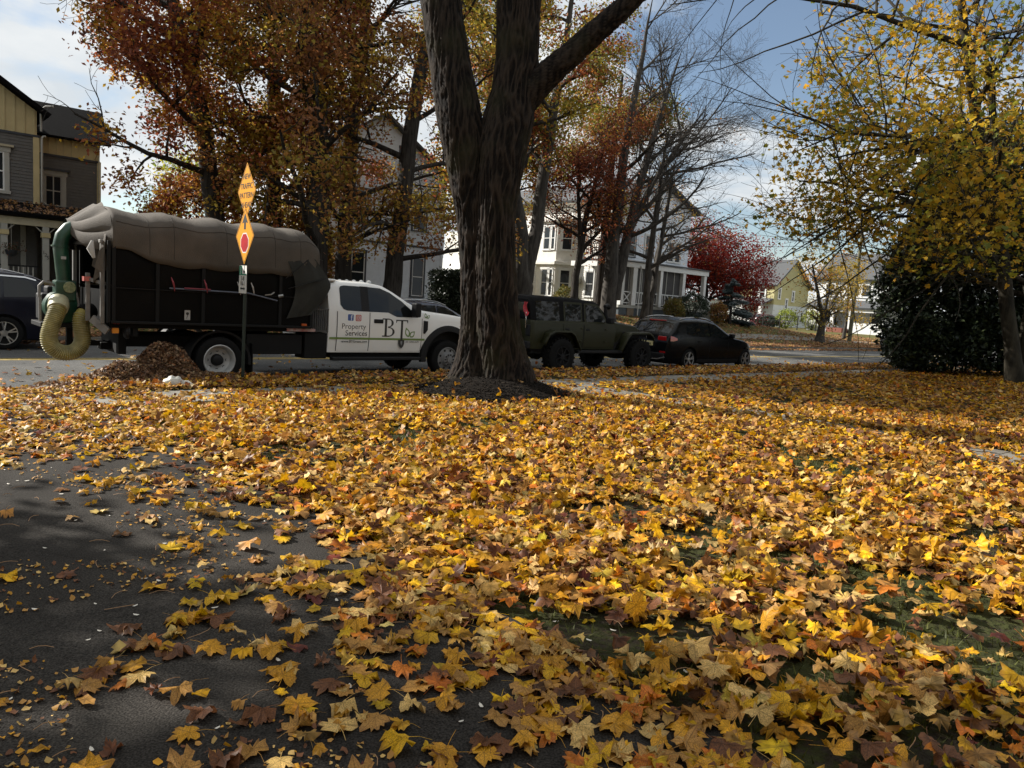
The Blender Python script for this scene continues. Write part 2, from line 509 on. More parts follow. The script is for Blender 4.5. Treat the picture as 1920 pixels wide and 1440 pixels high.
def kerb(name, u0, u1, v0, v1, top):
    mb = MB(); n = max(1, int((u1 - u0) / 3))
    for i in range(n):
        a = u0 + (u1 - u0) * i / n; b = u0 + (u1 - u0) * (i + 1) / n - 0.012
        q = [W(a, v0), W(b, v0), W(b, v1), W(a, v1)]
        mb.add([(p.x, p.y, STREET - 0.1) for p in q] + [(p.x, p.y, top) for p in q], [(4, 5, 6, 7), (0, 1, 5, 4), (1, 2, 6, 5), (2, 3, 7, 6), (3, 0, 4, 7)])
    o = mb.build(name, m_conc2); o['kind'] = 'structure'
kerb('kerb', DRV1 + 0.4, 90, -0.36, -0.22, 0.012)
kerb('kerb', -60, DRV0 - 0.4, -0.36, -0.22, 0.012)
kerb('kerb_across_street', -80, 140, 8.2, 8.36, 0.012)
# driveway sheet with its apron down to the street
def drv_z(u, v): return gz(u, v) + 0.004
road_grid('driveway', spaced((DRV0, DRV1, 14)), spaced((-30, -14, 6), (-14, -2.97, 34)), drv_z, m_drive)
road_grid('driveway_apron', spaced((DRV0, DRV1, 10)), spaced((-1.78, -0.24, 9)), drv_z, m_conc2)
# pavement and path made of single slabs
def slab_run(name, label, along, c0, c1, a_list, mat, zoff=0.006):
    root = empty(name, (0, 0, 0)); root['kind'] = 'structure'
    for a0, a1 in a_list:
        mb = MB()
        n = 4
        rows = []
        for i in range(n + 1):
            a = a0 + (a1 - a0 - 0.014) * i / n
            rows.append([W(a, c, gz(a, c) + zoff) if along == 'u' else W(c, a, gz(c, a) + zoff) for c in (c0, (c0 + c1) / 2, c1)])
        mb.grid(rows if along == 'v' else rows)
        # sides
        o = mb.build('slab', mat, root)
        s = o.modifiers.new('thick', 'SOLIDIFY'); s.thickness = 0.08; s.offset = 1 if along == 'u' else -1
    return root
slab_run('sidewalk', '', 'u', SW0, SW1, [(-22 + 1.5 * i, -20.5 + 1.5 * i) for i in range(40)], m_conc)
slab_run('front_path', '', 'v', WALK0, WALK1, [(SW0 - 1.2 * (i + 1), SW0 - 1.2 * i) for i in range(9)], m_conc2)
mb = MB(); mb.grid([[W(u, v, gz(u, v) + 0.02) for v in (11.4, 12.0, 12.7)] for u in spaced((-30, 90, 60))])
tag(mb.build('sidewalk_across_street', m_conc, smooth=60), kind='structure')
# mulch ring round the big tree
rng = np.random.default_rng(11)
# hills far behind the houses close the horizon
m_hill = M('far_wooded_hill', (0.055, 0.06, 0.045), 0.95, var=0.4, scale=0.05)
mb = MB(); rows = []
for i in range(61):
    a = R(-75 + 150 * i / 60)
    d = 520
    h = 10 + 9 * noise.noise(Vector((i * 0.21, 1.7, 0))) + 2 * noise.noise(Vector((i * 1.3, 4.7, 0)))
    rows.append([Vector((d * math.sin(a), d * math.cos(a), -2)), Vector((d * 1.02 * math.sin(a), d * 1.02 * math.cos(a), h)), Vector((d * 1.2 * math.sin(a), d * 1.2 * math.cos(a), h * 1.2)), Vector((d * 1.5 * math.sin(a), d * 1.5 * math.cos(a), -5))])
mb.grid(rows); tag(mb.build('hills', m_hill, smooth=60), kind='structure')

# ------------------------------------------------------------------ leaves: templates
def maple_outline(lod):
    if lod == 0:
        half = [(-90, .20), (-68, .38), (-42, .42), (-14, .60), (2, .46), (11, .50), (20, .40), (31, .56), (40, .68), (50, .54), (59, .57), (67, .43), (77, .58), (90, .72)]
    elif lod == 1:
        half = [(-90, .22), (-55, .40), (-14, .58), (20, .40), (40, .66), (67, .42), (90, .70)]
    else:
        half = [(-90, .25), (-20, .52), (35, .60), (90, .70)]
    pts = half + [(180 - a, r) for a, r in half[-2:0:-1]]
    return np.array([(r * math.cos(R(a)), r * math.sin(R(a))) for a, r in pts])
def leaf_template(lod, seed, stem=True, curl=1.0, kind='maple'):
    """one curled maple leaf of unit size: vertices, triangles, uv"""
    g = np.random.default_rng(seed)
    o = maple_outline(lod)
    o = o * (1 + g.normal(0, 0.09, (len(o), 1)))
    o[:, 0] *= g.uniform(.78, 1.08)
    if kind == 'oval':
        t = np.linspace(-math.pi / 2, 1.5 * math.pi, 10, endpoint=False); o = np.column_stack([.26 * np.cos(t), .5 * np.sin(t)]); stem = False
    elif kind == 'torn':
        k = g.integers(2, len(o) - 3); o[k:k + 4] *= .45
    n = len(o)
    xy = np.vstack([[(0, 0)], o])
    rad = np.hypot(xy[:, 0], xy[:, 1])
    z = np.zeros(n + 1)
    # ridges along the veins: tips and lobes ride up or droop, sinuses go the other way
    f = g.uniform(-0.25, 0.35) * curl
    z[1:] += f * (rad[1:] - 0.38) + g.normal(0, 0.085 * curl, n)
    V = np.column_stack([xy, z])
    # roll round a random axis in the leaf plane
    k = g.choice([-1, -1, 1]) * g.uniform(0.5, 3.0) * curl
    a = g.uniform(0, math.pi)
    c, s = math.cos(a), math.sin(a)
    p = V[:, 0] * c + V[:, 1] * s; q = -V[:, 0] * s + V[:, 1] * c
    ang = p * k
    pr = np.sin(ang) / k; zr = (1 - np.cos(ang)) / k
    V = np.column_stack([pr * c - q * s, pr * s + q * c, V[:, 2] + zr])
    F = [(0, 1 + i, 1 + (i + 1) % n) for i in range(n)]
    uv = xy.copy()
    if stem and lod == 0:
        b = len(V)
        bend = g.uniform(-0.3, 0.3)
        y0 = -.12
        S = np.array([(-.012, y0, 0), (.012, y0, 0), (bend * .4 - .009, -.5, .05), (bend * .4 + .009, -.5, .05), (bend - .008, -.85, .02), (bend + .008, -.85, .02)])
        V = np.vstack([V, S]); uv = np.vstack([uv, np.tile([[.3, .3]], (6, 1))])
        F += [(b, b + 1, b + 3), (b, b + 3, b + 2), (b + 2, b + 3, b + 5), (b + 2, b + 5, b + 4)]
    V[:, 2] -= np.percentile(V[:, 2], 25)
    return V, np.array(F), uv
def rot_batch(yaw, tilt, tdir):
    """rotations: yaw about z, then tilt about a horizontal axis"""
    n = len(yaw)
    cy, sy = np.cos(yaw), np.sin(yaw)
    Rz = np.zeros((n, 3, 3)); Rz[:, 0, 0] = cy; Rz[:, 0, 1] = -sy; Rz[:, 1, 0] = sy; Rz[:, 1, 1] = cy; Rz[:, 2, 2] = 1
    ax, ay = np.cos(tdir), np.sin(tdir); c, s = np.cos(tilt), np.sin(tilt); C = 1 - c
    T = np.zeros((n, 3, 3))
    T[:, 0, 0] = c + ax * ax * C; T[:, 0, 1] = ax * ay * C; T[:, 0, 2] = ay * s
    T[:, 1, 0] = ax * ay * C; T[:, 1, 1] = c + ay * ay * C; T[:, 1, 2] = -ax * s
    T[:, 2, 0] = -ay * s; T[:, 2, 1] = ax * s; T[:, 2, 2] = c
    return T @ Rz
def scatter(templates, pick, pos, rot, size, col):
    """numpy instances -> V,F,col,uv"""
    Vs, Fs, Cs, Us = [], [], [], []; b = 0
    for k, (tv, tf, tu) in enumerate(templates):
        i = np.nonzero(pick == k)[0]
        if len(i) == 0: continue
        v = np.einsum('nij,kj->nki', rot[i], tv) * size[i][:, None, None] + pos[i][:, None, :]
        m = len(tv)
        Vs.append(v.reshape(-1, 3)); Cs.append(np.repeat(col[i], m, axis=0)); Us.append(np.tile(tu, (len(i), 1)))
        Fs.append((tf[None] + (np.arange(len(i)) * m)[:, None, None] + b).reshape(-1, 3)); b += m * len(i)
    return np.vstack(Vs), np.vstack(Fs), np.vstack(Cs), np.vstack(Us)
PAL = np.array([(0.86, 0.48, 0.012), (0.72, 0.345, 0.020), (0.56, 0.285, 0.065), (0.80, 0.52, 0.17), (0.20, 0.078, 0.030), (0.62, 0.18, 0.015), (0.17, 0.035, 0.02), (0.70, 0.50, 0.06)])
PALN = ['bright yellow', 'golden', 'tan', 'pale straw coloured', 'brown', 'orange', 'dark red', 'lemon yellow']
PALW = np.array([.18, .21, .22, .14, .175, .05, .014, .011]); PALW = PALW / PALW.sum()
m_leaf = leaf_mat('fallen_maple_leaf', 0.30, 0.5, veins=True, gloss=0.3)
m_leaf_far = leaf_mat('fallen_leaf_distant', 0.28, 0.6)

def litter_density(u, v):
    """share of leaf cover at a place on the near side"""
    n1 = noise.noise(Vector((u * 0.9, v * 0.9, 1.2))); n2 = noise.noise(Vector((u * 2.6, v * 2.6, 7.2)))
    d = math.hypot(u - TREE_U, (v - TREE_V) * 1.1)
    if d < 1.55: return 0.022 + 0.4 * sstep(1.3, 1.55, d)
    if v > -0.25: return (0.20 if v < 0.35 and not DRV0 < u < DRV1 else 0.10 if v < 0.2 else 0.012 + (0.03 if n1 > .25 else 0)) if v < 8 else 0
    if v > SW1: return 0.85 if u > DRV1 - .3 else 0.30 + .2 * n1
    if v > SW0: return (.16 if u > 4.5 else .20 if u < 1.2 else .7) + 0.7 * n2 + .3 * n1 if u > DRV1 else 0.42 + 0.4 * n2
    if u < DRV1:
        e = math.exp(-max(0, (DRV1 - u) + 0.35 * n1) / (0.28 + .34 * sstep(-8.8, -10.2, v))) * 0.95
        near = max(0.0, 0.62 * sstep(-6.4, -5.4, v + 0.5 * n1) * (0.75 + .5 * n2))
        patch = 0.0
        if v < -8.9: patch = 0.40 * sstep(0.0, 0.40, n2 + 0.3 * n1) * sstep(-9.0, -9.5, v)
        elif n1 > 0.0 and u < -4.6 and v > -8.2: patch = 0.05
        return max(e, near, patch, 0.005)
    if WALK0 < u < WALK1: return 0.24 + 0.7 * n2
    g = 1.0
    if n1 + 0.7 * n2 < -0.22: g = 0.22
    if v < -10.3 and u < -0.6: g *= 0.62 + 0.5 * n2
    return g
# ------------------------------------------------------------------ fallen leaves on the near side
def build_litter():
    g = np.random.default_rng(3)
    zones = [(1.7, 6.0, 470, 0), (6.0, 12.5, 480, 1), (12.5, 33.0, 190, 2)]
    recs = []
    for y0, y1, dens, lod in zones:
        w0, w1 = 0.80 * y0 + 1.2, 0.80 * y1 + 1.2
        n = int((w0 + w1) * (y1 - y0) * dens)
        ys = np.sqrt(g.uniform((y0 + 1.5) ** 2, (y1 + 1.5) ** 2, n)) - 1.5
        xs = g.uniform(-1, 1, n) * (0.80 * ys + 1.2)
        keep = []
        for i in range(n):
            u, v = uvof(xs[i], ys[i])
            if v > 7.5: continue
            if g.random() < litter_density(u, v):
                keep.append((xs[i], ys[i], gz(u, v), lod, v, u))
        recs.append(np.array(keep))
    allr = np.vstack(recs)
    n = len(allr)
    ci = g.choice(len(PAL), n, p=PALW)
    # further right, near the yellow maple, and by the kerb the leaves are browner
    dull = (allr[:, 4] > SW1) & (g.random(n) < 0.45)
    ci[dull] = g.choice([2, 3, 4, 5], dull.sum(), p=[.4, .2, .3, .1])
    far = (allr[:, 5] > 7) & (g.random(n) < 0.4)
    ci[far] = g.choice([1, 2, 4, 5], far.sum(), p=[.35, .3, .2, .15])
    col = PAL[ci] * g.uniform(0.6, 1.12, (n, 1)) * (1 + g.normal(0, 0.05, (n, 3)))
    size = g.uniform(0.064, 0.125, n)
    size[g.random(n) < 0.15] *= 0.6
    size[allr[:, 3] > 0] *= .9
    ondrive = (allr[:, 5] < DRV1) | ((allr[:, 4] > SW0) & (allr[:, 4] < SW1))
    tilt = np.abs(g.normal(0, 0.24, n))
    st = g.random(n) < 0.10
    tilt[st] = g.uniform(0.6, 1.45, st.sum())
    md = (allr[:, 3] == 1) & (g.random(n) < .12); tilt[md] = g.uniform(.5, 1.3, md.sum())
    tilt[ondrive] *= 0.35
    lift = g.uniform(0.0, 0.075, n) + 0.35 * size * np.sin(tilt)
    lift[ondrive] = g.uniform(0.010, 0.022, ondrive.sum()) + 0.3 * size[ondrive] * np.sin(tilt[ondrive])
    pos = np.column_stack([allr[:, 0], allr[:, 1], allr[:, 2] + lift])
    yaw = g.uniform(0, 2 * math.pi, n); tdir = g.uniform(0, 2 * math.pi, n)
    T = [[leaf_template(0, 100 + k, True, (.55, .9, 1.4)[k % 3]) for k in range(10)] + [leaf_template(0, 120 + k, True, 1.2, 'torn') for k in range(3)] + [leaf_template(1, 130 + k, False, .9, 'oval') for k in range(2)], [leaf_template(1, 200 + k, False, (.7, 1.1, 1.5)[k % 3]) for k in range(8)], [leaf_template(2, 300 + k, False, 1.1) for k in range(6)]]
    rot = rot_batch(yaw, tilt, tdir)
    lod = allr[:, 3].astype(int)
    # the leaves that show largest are objects of their own
    dist = np.hypot(allr[:, 0], allr[:, 1])
    infr = (np.abs(allr[:, 0]) < 0.66 * allr[:, 1]) & (lod == 0) & (allr[:, 1] > 2.05)
    score = size / dist * (1 + 0.35 * ondrive + 0.4 * (lift > 0.035)); score[~infr] = 0
    big = np.argsort(-score)[:300]
    mask = np.ones(n, bool); mask[big] = False
    Vs, Fs, Cs, Us = [], [], [], []; b = 0
    for L in (0, 1, 2):
        s = np.nonzero(mask & (lod == L))[0]
        V, F, C, Uv = scatter(T[L], g.integers(0, len(T[L]), len(s)), pos[s], rot[s], size[s], col[s])
        if L < 2:
            C = np.clip(C * g.uniform(0.9, 1.1, (len(C), 1)), 0, 1)
        Vs.append(V); Fs.append(F + b); Cs.append(C); Us.append(Uv); b += len(V)
    me = np_mesh('fallen_leaves', np.vstack(Vs), np.vstack(Fs), m_leaf, np.vstack(Cs), np.vstack(Us))
    o = link(bpy.data.objects.new('fallen_leaves', me))
    tag(o, 'carpet of yellow and tan fallen maple leaves covering lawn, driveway edge and pavement', 'leaves', kind='stuff')
    # 300 single leaves sharing meshes: template x colour
    cache = {}
    for i in big:
        k = int(g.integers(0, 12)); c = int(ci[i])
        if (k, c) not in cache:
            tv, tf, tu = T[0][k]
            cc = np.clip(np.tile(PAL[c][None], (len(tv), 1)) * g.uniform(0.75, 1.1), 0, 1)
            cache[(k, c)] = np_mesh('maple_leaf', tv, tf, m_leaf, cc, tu)
        ob = link(bpy.data.objects.new('maple_leaf', cache[(k, c)]))
        m4 = Matrix([list(r) for r in rot[i] * size[i]]).to_4x4(); m4.translation = Vector(pos[i])
        ob.matrix_world = m4
        place = 'dark driveway asphalt' if allr[i, 5] < DRV1 else 'leaf covered lawn'
        pose = 'upturned' if tilt[i] > .6 else 'tilted' if tilt[i] > .3 else 'flat lying'
        big_ = 'large' if size[i] > .108 else 'small' if size[i] < .085 else 'middling'
        side = 'left' if pos[i][0] < -.75 else 'right' if pos[i][0] > .75 else 'middle'
        tag(ob, f'{big_} {pose} {PALN[c]} maple leaf on the {place}, front {side}', 'leaf', f'{PALN[c]} maple leaves on the {place} in front')
    return n
N_LITTER = build_litter()

def build_grass():
    g = np.random.default_rng(5)
    n = 70000
    y = np.sqrt(g.uniform(2.2 ** 2, 13.5 ** 2, n)) - 0.4
    x = g.uniform(-0.78, 0.78, n) * y
    pos = []
    for i in range(n):
        u, v = uvof(x[i], y[i])
        if u < DRV1 + 0.02 or (SW0 < v < SW1) or (WALK0 < u < WALK1) or v > -0.4 or math.hypot(u - TREE_U, v - TREE_V) < 1.5: continue
        if noise.noise(Vector((u * 1.1, v * 1.1, 4.4))) < -0.25: continue
        pos.append((x[i], y[i], gz(u, v) - 0.004))
    P = np.array(pos); n = len(P)
    h = g.uniform(0.025, 0.06, n); a = g.uniform(0, 2 * math.pi, n); w = g.uniform(0.0025, 0.0045, n) * (1 + P[:, 1] * 0.12)
    lean = g.normal(0, 0.45, (n, 2)) * h[:, None]
    sx, sy = np.cos(a) * w, np.sin(a) * w
    V = np.zeros((n, 3, 3))
    V[:, 0] = P + np.column_stack([sx, sy, np.zeros(n)]); V[:, 1] = P - np.column_stack([sx, sy, np.zeros(n)])
    V[:, 2] = P + np.column_stack([lean, h])
    F = np.arange(n * 3).reshape(n, 3)
    C = np.array([0.050, 0.060, 0.011])[None] * g.uniform(0.6, 1.4, (n, 1)) + g.uniform(0, 0.025, (n, 1)) * np.array([1, .7, 0])
    C = np.repeat(C, 3, axis=0)
    o = link(bpy.data.objects.new('grass', np_mesh('grass', V.reshape(-1, 3), F, leaf_mat('grass_blade', 0.25, 0.6), C)))
    tag(o, 'short green grass showing between the fallen leaves on the lawn', 'grass', kind='stuff')
build_grass()

def build_far_litter():
    """brown leaves along the far kerb, on the lawns across the street and on the porch roof of the grey house"""
    g = np.random.default_rng(8)
    P = []
    for _ in range(26000):
        u = g.uniform(-8, 62); v = 7.5 + abs(g.normal(0, 1.3)) if g.random() < .6 else g.uniform(8.4, 17)
        if v > 17 or (v < 8.2 and g.random() < .5): continue
        P.append((*W(u, v)[:2], gz(u, v) + 0.012 + 0.05 * g.random()))
    P = np.array(P); n = len(P)
    T = [leaf_template(2, 400 + k, False, 1.2) for k in range(5)]
    col = np.array([(.30, .14, .06), (.38, .22, .10), (.2, .1, .05), (.42, .26, .06)])[g.choice(4, n, p=[.4, .25, .25, .1])] * g.uniform(.7, 1.2, (n, 1))
    V, F, C, Uv = scatter(T, g.integers(0, 5, n), P, rot_batch(g.uniform(0, 6.3, n), np.abs(g.normal(0, .4, n)), g.uniform(0, 6.3, n)), g.uniform(.09, .16, n), col)
    o = link(bpy.data.objects.new('fallen_leaves', np_mesh('fallen_leaves', V, F, m_leaf_far, C)))
    tag(o, 'drift of brown fallen leaves along the far kerb and the lawns across the street', 'leaves', kind='stuff')
build_far_litter()

def build_debris():
    """pale seed wings and petals on the driveway, thin leaf stalks"""
    g = np.random.default_rng(21)
    mb = MB()
    for _ in range(120):
        y = g.uniform(2.0, 6.5); x = g.uniform(-0.75, 0.3) * y
        u, v = uvof(x, y)
        if u > DRV1 + 0.4: continue
        z = gz(u, v) + 0.009; a = g.uniform(0, 6.3); s = g.uniform(.006, .013)
        c, d = math.cos(a), math.sin(a)
        pts = [(1.5, 0), (.7, .55), (-.7, .6), (-1.4, 0), (-.7, -.5), (.8, -.5)]
        mb.add([(x + s * (p * c - q * d), y + s * (p * d + q * c), z + s * .35 * abs(p)) for p, q in pts], [(0, 1, 2, 3, 4, 5)])
    o = mb.build('seed_wings', M('pale_seed_wing', (0.62, 0.58, 0.5), 0.6, var=0.2)); tag(o, 'tiny pale seed wings scattered over the dark driveway', 'seeds', kind='stuff')
    mb = MB()
    for _ in range(170):
        y = g.uniform(2.0, 6.0); x = g.uniform(-0.75, 0.75) * y
        u, v = uvof(x, y); z = gz(u, v) + (0.01 if u < DRV1 else .05); a = g.uniform(0, 6.3); L = g.uniform(.05, .13); k = g.normal(0, .5)
        p = [Vector((x + L * t * math.cos(a + k * t), y + L * t * math.sin(a + k * t), z + .01 * math.sin(3 * t))) for t in (0, .33, .66, 1)]
        mb.tube(p, .0016, 4, False)
    o = mb.build('leaf_stalks', M('leaf_stalk', (0.30, 0.17, 0.08), 0.7)); tag(o, 'thin brown leaf stalks and twigs lying among the leaves', 'twigs', kind='stuff')
build_debris()
def build_crumbs():
    g = np.random.default_rng(23); P = []
    while len(P) < 1300:
        y = g.uniform(2.0, 8.5); x = g.uniform(-0.78, 0.25) * y; u, v = uvof(x, y)
        if u > DRV1 or noise.noise(Vector((u * 1.2, v * 1.2, 2.2))) < .12 or v > -5.5: continue
        P.append((x, y, gz(u, v) + .010))
    n = len(P); T = [leaf_template(2, 600 + k, False, 1.6) for k in range(4)]
    col = PAL[g.choice([1, 2, 3, 4], n, p=[.15, .35, .25, .25])] * g.uniform(.6, 1.05, (n, 1))
    V, F, C, Uv = scatter(T, g.integers(0, 4, n), np.array(P), rot_batch(g.uniform(0, 6.3, n), np.abs(g.normal(0, .3, n)), g.uniform(0, 6.3, n)), g.uniform(.008, .03, n) , col)
    o = link(bpy.data.objects.new('leaf_crumbs', np_mesh('leaf_crumbs', V, F, m_leaf_far, C)))
    tag(o, 'small crumbs of broken dry leaf on the driveway', 'leaves', kind='stuff')
build_crumbs()
# ------------------------------------------------------------------ trees
def bark(name, dark, light, zs=0.13, scale=13, bump=0.8, moss=None):
    m = bpy.data.materials.new(name); m.use_nodes = True; t = m.node_tree; b = t.nodes['Principled BSDF']
    c = N(t, 'ShaderNodeTexCoord')
    mp = N(t, 'ShaderNodeMapping'); mp.inputs['Scale'].default_value = (1, 1, zs); t.links.new(c.outputs['Object'], mp.inputs[0])
    n1 = N(t, 'ShaderNodeTexNoise'); n1.inputs['Scale'].default_value = scale; n1.inputs['Detail'].default_value = 7; n1.inputs['Roughness'].default_value = .65; n1.inputs['Distortion'].default_value = .4
    t.links.new(mp.outputs[0], n1.inputs['Vector'])
    r1 = N(t, 'ShaderNodeMapRange'); r1.inputs[1].default_value = .36; r1.inputs[2].default_value = .64
    t.links.new(n1.outputs['Fac'], r1.inputs[0])
    if moss:
        at = N(t, 'ShaderNodeAttribute'); at.attribute_name = 'ridge'
        ma = N(t, 'ShaderNodeMath', operation='MULTIPLY_ADD'); ma.inputs[1].default_value = .5
        t.links.new(n1.outputs['Fac'], ma.inputs[0]); t.links.new(at.outputs['Fac'], ma.inputs[2])
        r1.inputs[1].default_value = .34; r1.inputs[2].default_value = 1.25
        t.links.new(ma.outputs[0], r1.inputs[0])
    a = N(t, 'ShaderNodeMix', data_type='RGBA'); a.inputs[6].default_value = (*dark, 1); a.inputs[7].default_value = (*light, 1)
    t.links.new(r1.outputs[0], a.inputs[0])
    res = a.outputs[2]
    if moss:
        n2 = N(t, 'ShaderNodeTexNoise'); n2.inputs['Scale'].default_value = 1.6; n2.inputs['Detail'].default_value = 6
        t.links.new(c.outputs['Object'], n2.inputs['Vector'])
        r2 = N(t, 'ShaderNodeMapRange'); r2.inputs[1].default_value = .5; r2.inputs[2].default_value = .72; r2.inputs[4].default_value = .7
        t.links.new(n2.outputs['Fac'], r2.inputs[0])
        a2 = N(t, 'ShaderNodeMix', data_type='RGBA'); t.links.new(r2.outputs[0], a2.inputs[0]); t.links.new(res, a2.inputs[6]); a2.inputs[7].default_value = (*moss, 1)
        res = a2.outputs[2]
    t.links.new(res, b.inputs['Base Color'])
    b.inputs['Roughness'].default_value = .92; b.inputs['Specular IOR Level'].default_value = .2
    bp = N(t, 'ShaderNodeBump'); bp.inputs['Strength'].default_value = bump; bp.inputs['Distance'].default_value = .03
    t.links.new(n1.outputs['Fac'], bp.inputs['Height']); t.links.new(bp.outputs[0], b.inputs['Normal'])
    _mats[name] = m
    return m
m_bark_fg = bark('maple_bark', (0.0035, 0.0027, 0.0022), (0.038, 0.028, 0.021), .10, 20, .8, (0.03, 0.028, 0.014))
m_bark_oak = bark('oak_bark', (0.016, 0.014, 0.012), (0.06, 0.052, 0.045))
m_bark_grey = bark('grey_bark', (0.028, 0.025, 0.022), (0.085, 0.076, 0.066), .2, 8, .5)
m_bark_smooth = bark('young_maple_bark', (0.016, 0.014, 0.010), (0.05, 0.043, 0.03), .25, 7, .35)

# ---- the big maple in the lawn
def bark_tube(path, n, dz, amp, flare, seed):
    """dense furrowed stem: path of (x, y, z, r)"""
    P = np.array(path, float)
    L = np.concatenate([[0], np.cumsum(np.linalg.norm(np.diff(P[:, :3], axis=0), axis=1))])
    m = int(L[-1] / dz)
    s = np.linspace(0, L[-1], m)
    # smooth the polyline
    C = np.column_stack([np.interp(s, L, P[:, k]) for k in range(4)])
    for _ in range(5):
        C[1:-1] = (C[:-2] + C[2:] + 2 * C[1:-1]) / 4
    vs = []; ridge = []
    for i in range(m):
        x, y, z, r = C[i]
        t = Vector(C[min(i + 1, m - 1)][:3]) - Vector(C[max(i - 1, 0)][:3]); t.normalize()
        a = Vector((1, 0, 0)); a = (a - t * a.dot(t)); a.normalize(); b = t.cross(a)
        for k in range(n):
            an = 2 * math.pi * k / n
            f = 1.0
            if flare:
                e = math.exp(-max(0, z - 0.1) / 0.34)
                f += flare * e * (0.55 + 0.45 * math.cos(an * 5 + seed) + .25 * math.cos(an * 3 + 1.3 * seed))
            f += 0.05 * noise.noise(Vector((math.cos(an) * 1.3, math.sin(an) * 1.3, z * 0.7 + seed)))
            d = a * math.cos(an) + b * math.sin(an)
            p = Vector((x, y, z)) + d * (r * f)
            wv = 0.05 * noise.noise(Vector((p.x * 3, p.y * 3, p.z * 2.2 + 9)))
            q = noise.noise(Vector(((p.x + wv) * 15, (p.y + wv) * 15, p.z * 2.3 + seed)))
            q2 = noise.noise(Vector(((p.x + wv) * 44, (p.y + wv) * 44, p.z * 8 + seed)))
            h = max(0, 1 - abs(q) * 3.2) * 0.75 + 0.35 * max(0, 1 - 3 * abs(q2))
            vs.append(p + d * (amp * (min(1, h) - .5))); ridge.append(min(1, h))
    fs = []
    for i in range(m - 1):
        for k in range(n):
            k2 = (k + 1) % n
            fs.append((i * n + k, i * n + k2, (i + 1) * n + k2, (i + 1) * n + k))
    RIDGE.extend(ridge)
    return vs, fs
RIDGE = []
Y0 = 12.3
root = empty('maple_tree', (0, 0, 0)); root.location = W(TREE_U, TREE_V, 0.2)
tag(root, 'huge forked maple trunk with furrowed dark bark standing in a mulch mound on the lawn', 'tree')
left = [(-.76, Y0 + .02, -.05, .40), (-.72, Y0 + .08, .3, .31), (-.71, Y0 + .1, .6, .24), (-.69, Y0 + .1, 1.05, .215), (-.70, Y0 + .1, 2.05, .25), (-.79, Y0 + .08, 2.95, .29), (-.99, Y0 + .04, 3.95, .345), (-1.11, Y0, 4.43, .355), (-1.24, Y0 + .02, 4.93, .335), (-1.33, Y0 + .05, 5.33, .32), (-1.51, Y0 + .1, 6.2, .315), (-1.85, Y0 + .2, 7.8, .28), (-2.5, Y0 + .5, 10.5, .2), (-3.0, Y0 + .7, 13, .11)]
right = [(-.10, Y0 + .05, -.05, .54), (-.13, Y0 + .05, .35, .46), (-.19, Y0 + .04, .6, .41), (-.28, Y0 - .06, 1.05, .36), (-.38, Y0 - .1, 2.06, .325), (-.44, Y0 - .1, 2.96, .31), (-.40, Y0 - .04, 4.0, .395), (-.33, Y0, 4.45, .40), (-.27, Y0, 4.95, .35), (-.25, Y0, 5.37, .34), (-.28, Y0, 6.26, .335), (-.2, Y0 - .2, 8, .29), (.2, Y0 - .5, 11, .2), (.5, Y0 - .6, 13.5, .11)]
limb = [(-.22, Y0 - .0, 4.65, .27), (.0, Y0 - .03, 4.92, .24), (.27, Y0 - .08, 5.2, .205), (.58, Y0 - .12, 5.47, .185), (.9, Y0 - .18, 5.78, .175), (1.21, Y0 - .25, 6.05, .165), (1.55, Y0 - .3, 6.4, .155), (2.4, Y0 - .5, 7.1, .13), (3.6, Y0 - .8, 8.2, .09), (4.6, Y0 - 1.0, 9.4, .05)]
mb = MB()
for path, n, fl, sd in ((left, 150, .20, 1.0), (right, 200, .18, 4.0), (limb, 80, 0, 7.0)):
    mb.add(*bark_tube(path, n, 0.032, 0.030, fl, sd))
o = mb.build('trunk', m_bark_fg, smooth=75)
_a = o.data.attributes.new('ridge', 'FLOAT', 'POINT'); _a.data.foreach_set('value', np.array(RIDGE, dtype=np.float32))
o.parent = root; o.matrix_parent_inverse = root.matrix_world.inverted() if False else Matrix.Translation(-root.location)

# ---- general tree builder
KITE = (np.array([(0, -.5, 0), (.3, 0, .08), (0, .55, -.03), (-.3, 0, .08)]), np.array([(0, 1, 2), (0, 2, 3)]), np.zeros((4, 2)))
OAKL = (np.array([(0, -.5, 0), (.16, -.28, .04), (.34, -.05, .09), (.14, .12, .02), (.26, .33, .06), (0, .55, -.05), (-.26, .33, .06), (-.14, .12, .02), (-.34, -.05, .09), (-.16, -.28, .04)]),
        np.array([(0, 1, 9), (1, 2, 3), (9, 1, 3), (9, 3, 7), (9, 7, 8), (3, 4, 5), (7, 3, 5), (7, 5, 6)]), np.zeros((10, 2)))
def rvec(g):
    v = Vector((g.gauss(0, 1), g.gauss(0, 1), g.gauss(0, 1)))
    return v.normalized()
def grow(g, pos, d, L, r, lev, P, out, tips):
    n = P['segs'][lev]; st = L / n
    pts = [pos.copy()]; rad = [r]
    d = d.copy()
    for i in range(n):
        d = (d + rvec(g) * P['wob'][lev] + Vector((0, 0, P['up'][lev]))).normalized()
        pos = pos + d * st
        pts.append(pos); rad.append(max(P['rmin'], r * (1 - (i + 1) / n * (1 - P['tap']))))
    out.append((pts, rad, lev))
    if lev >= P['max'] - 1: tips.extend(pts[1:] if lev == P['max'] else pts[-2:])
    if lev < P['max']: spawn(g, pts, rad, L, lev + 1, P, out, tips)
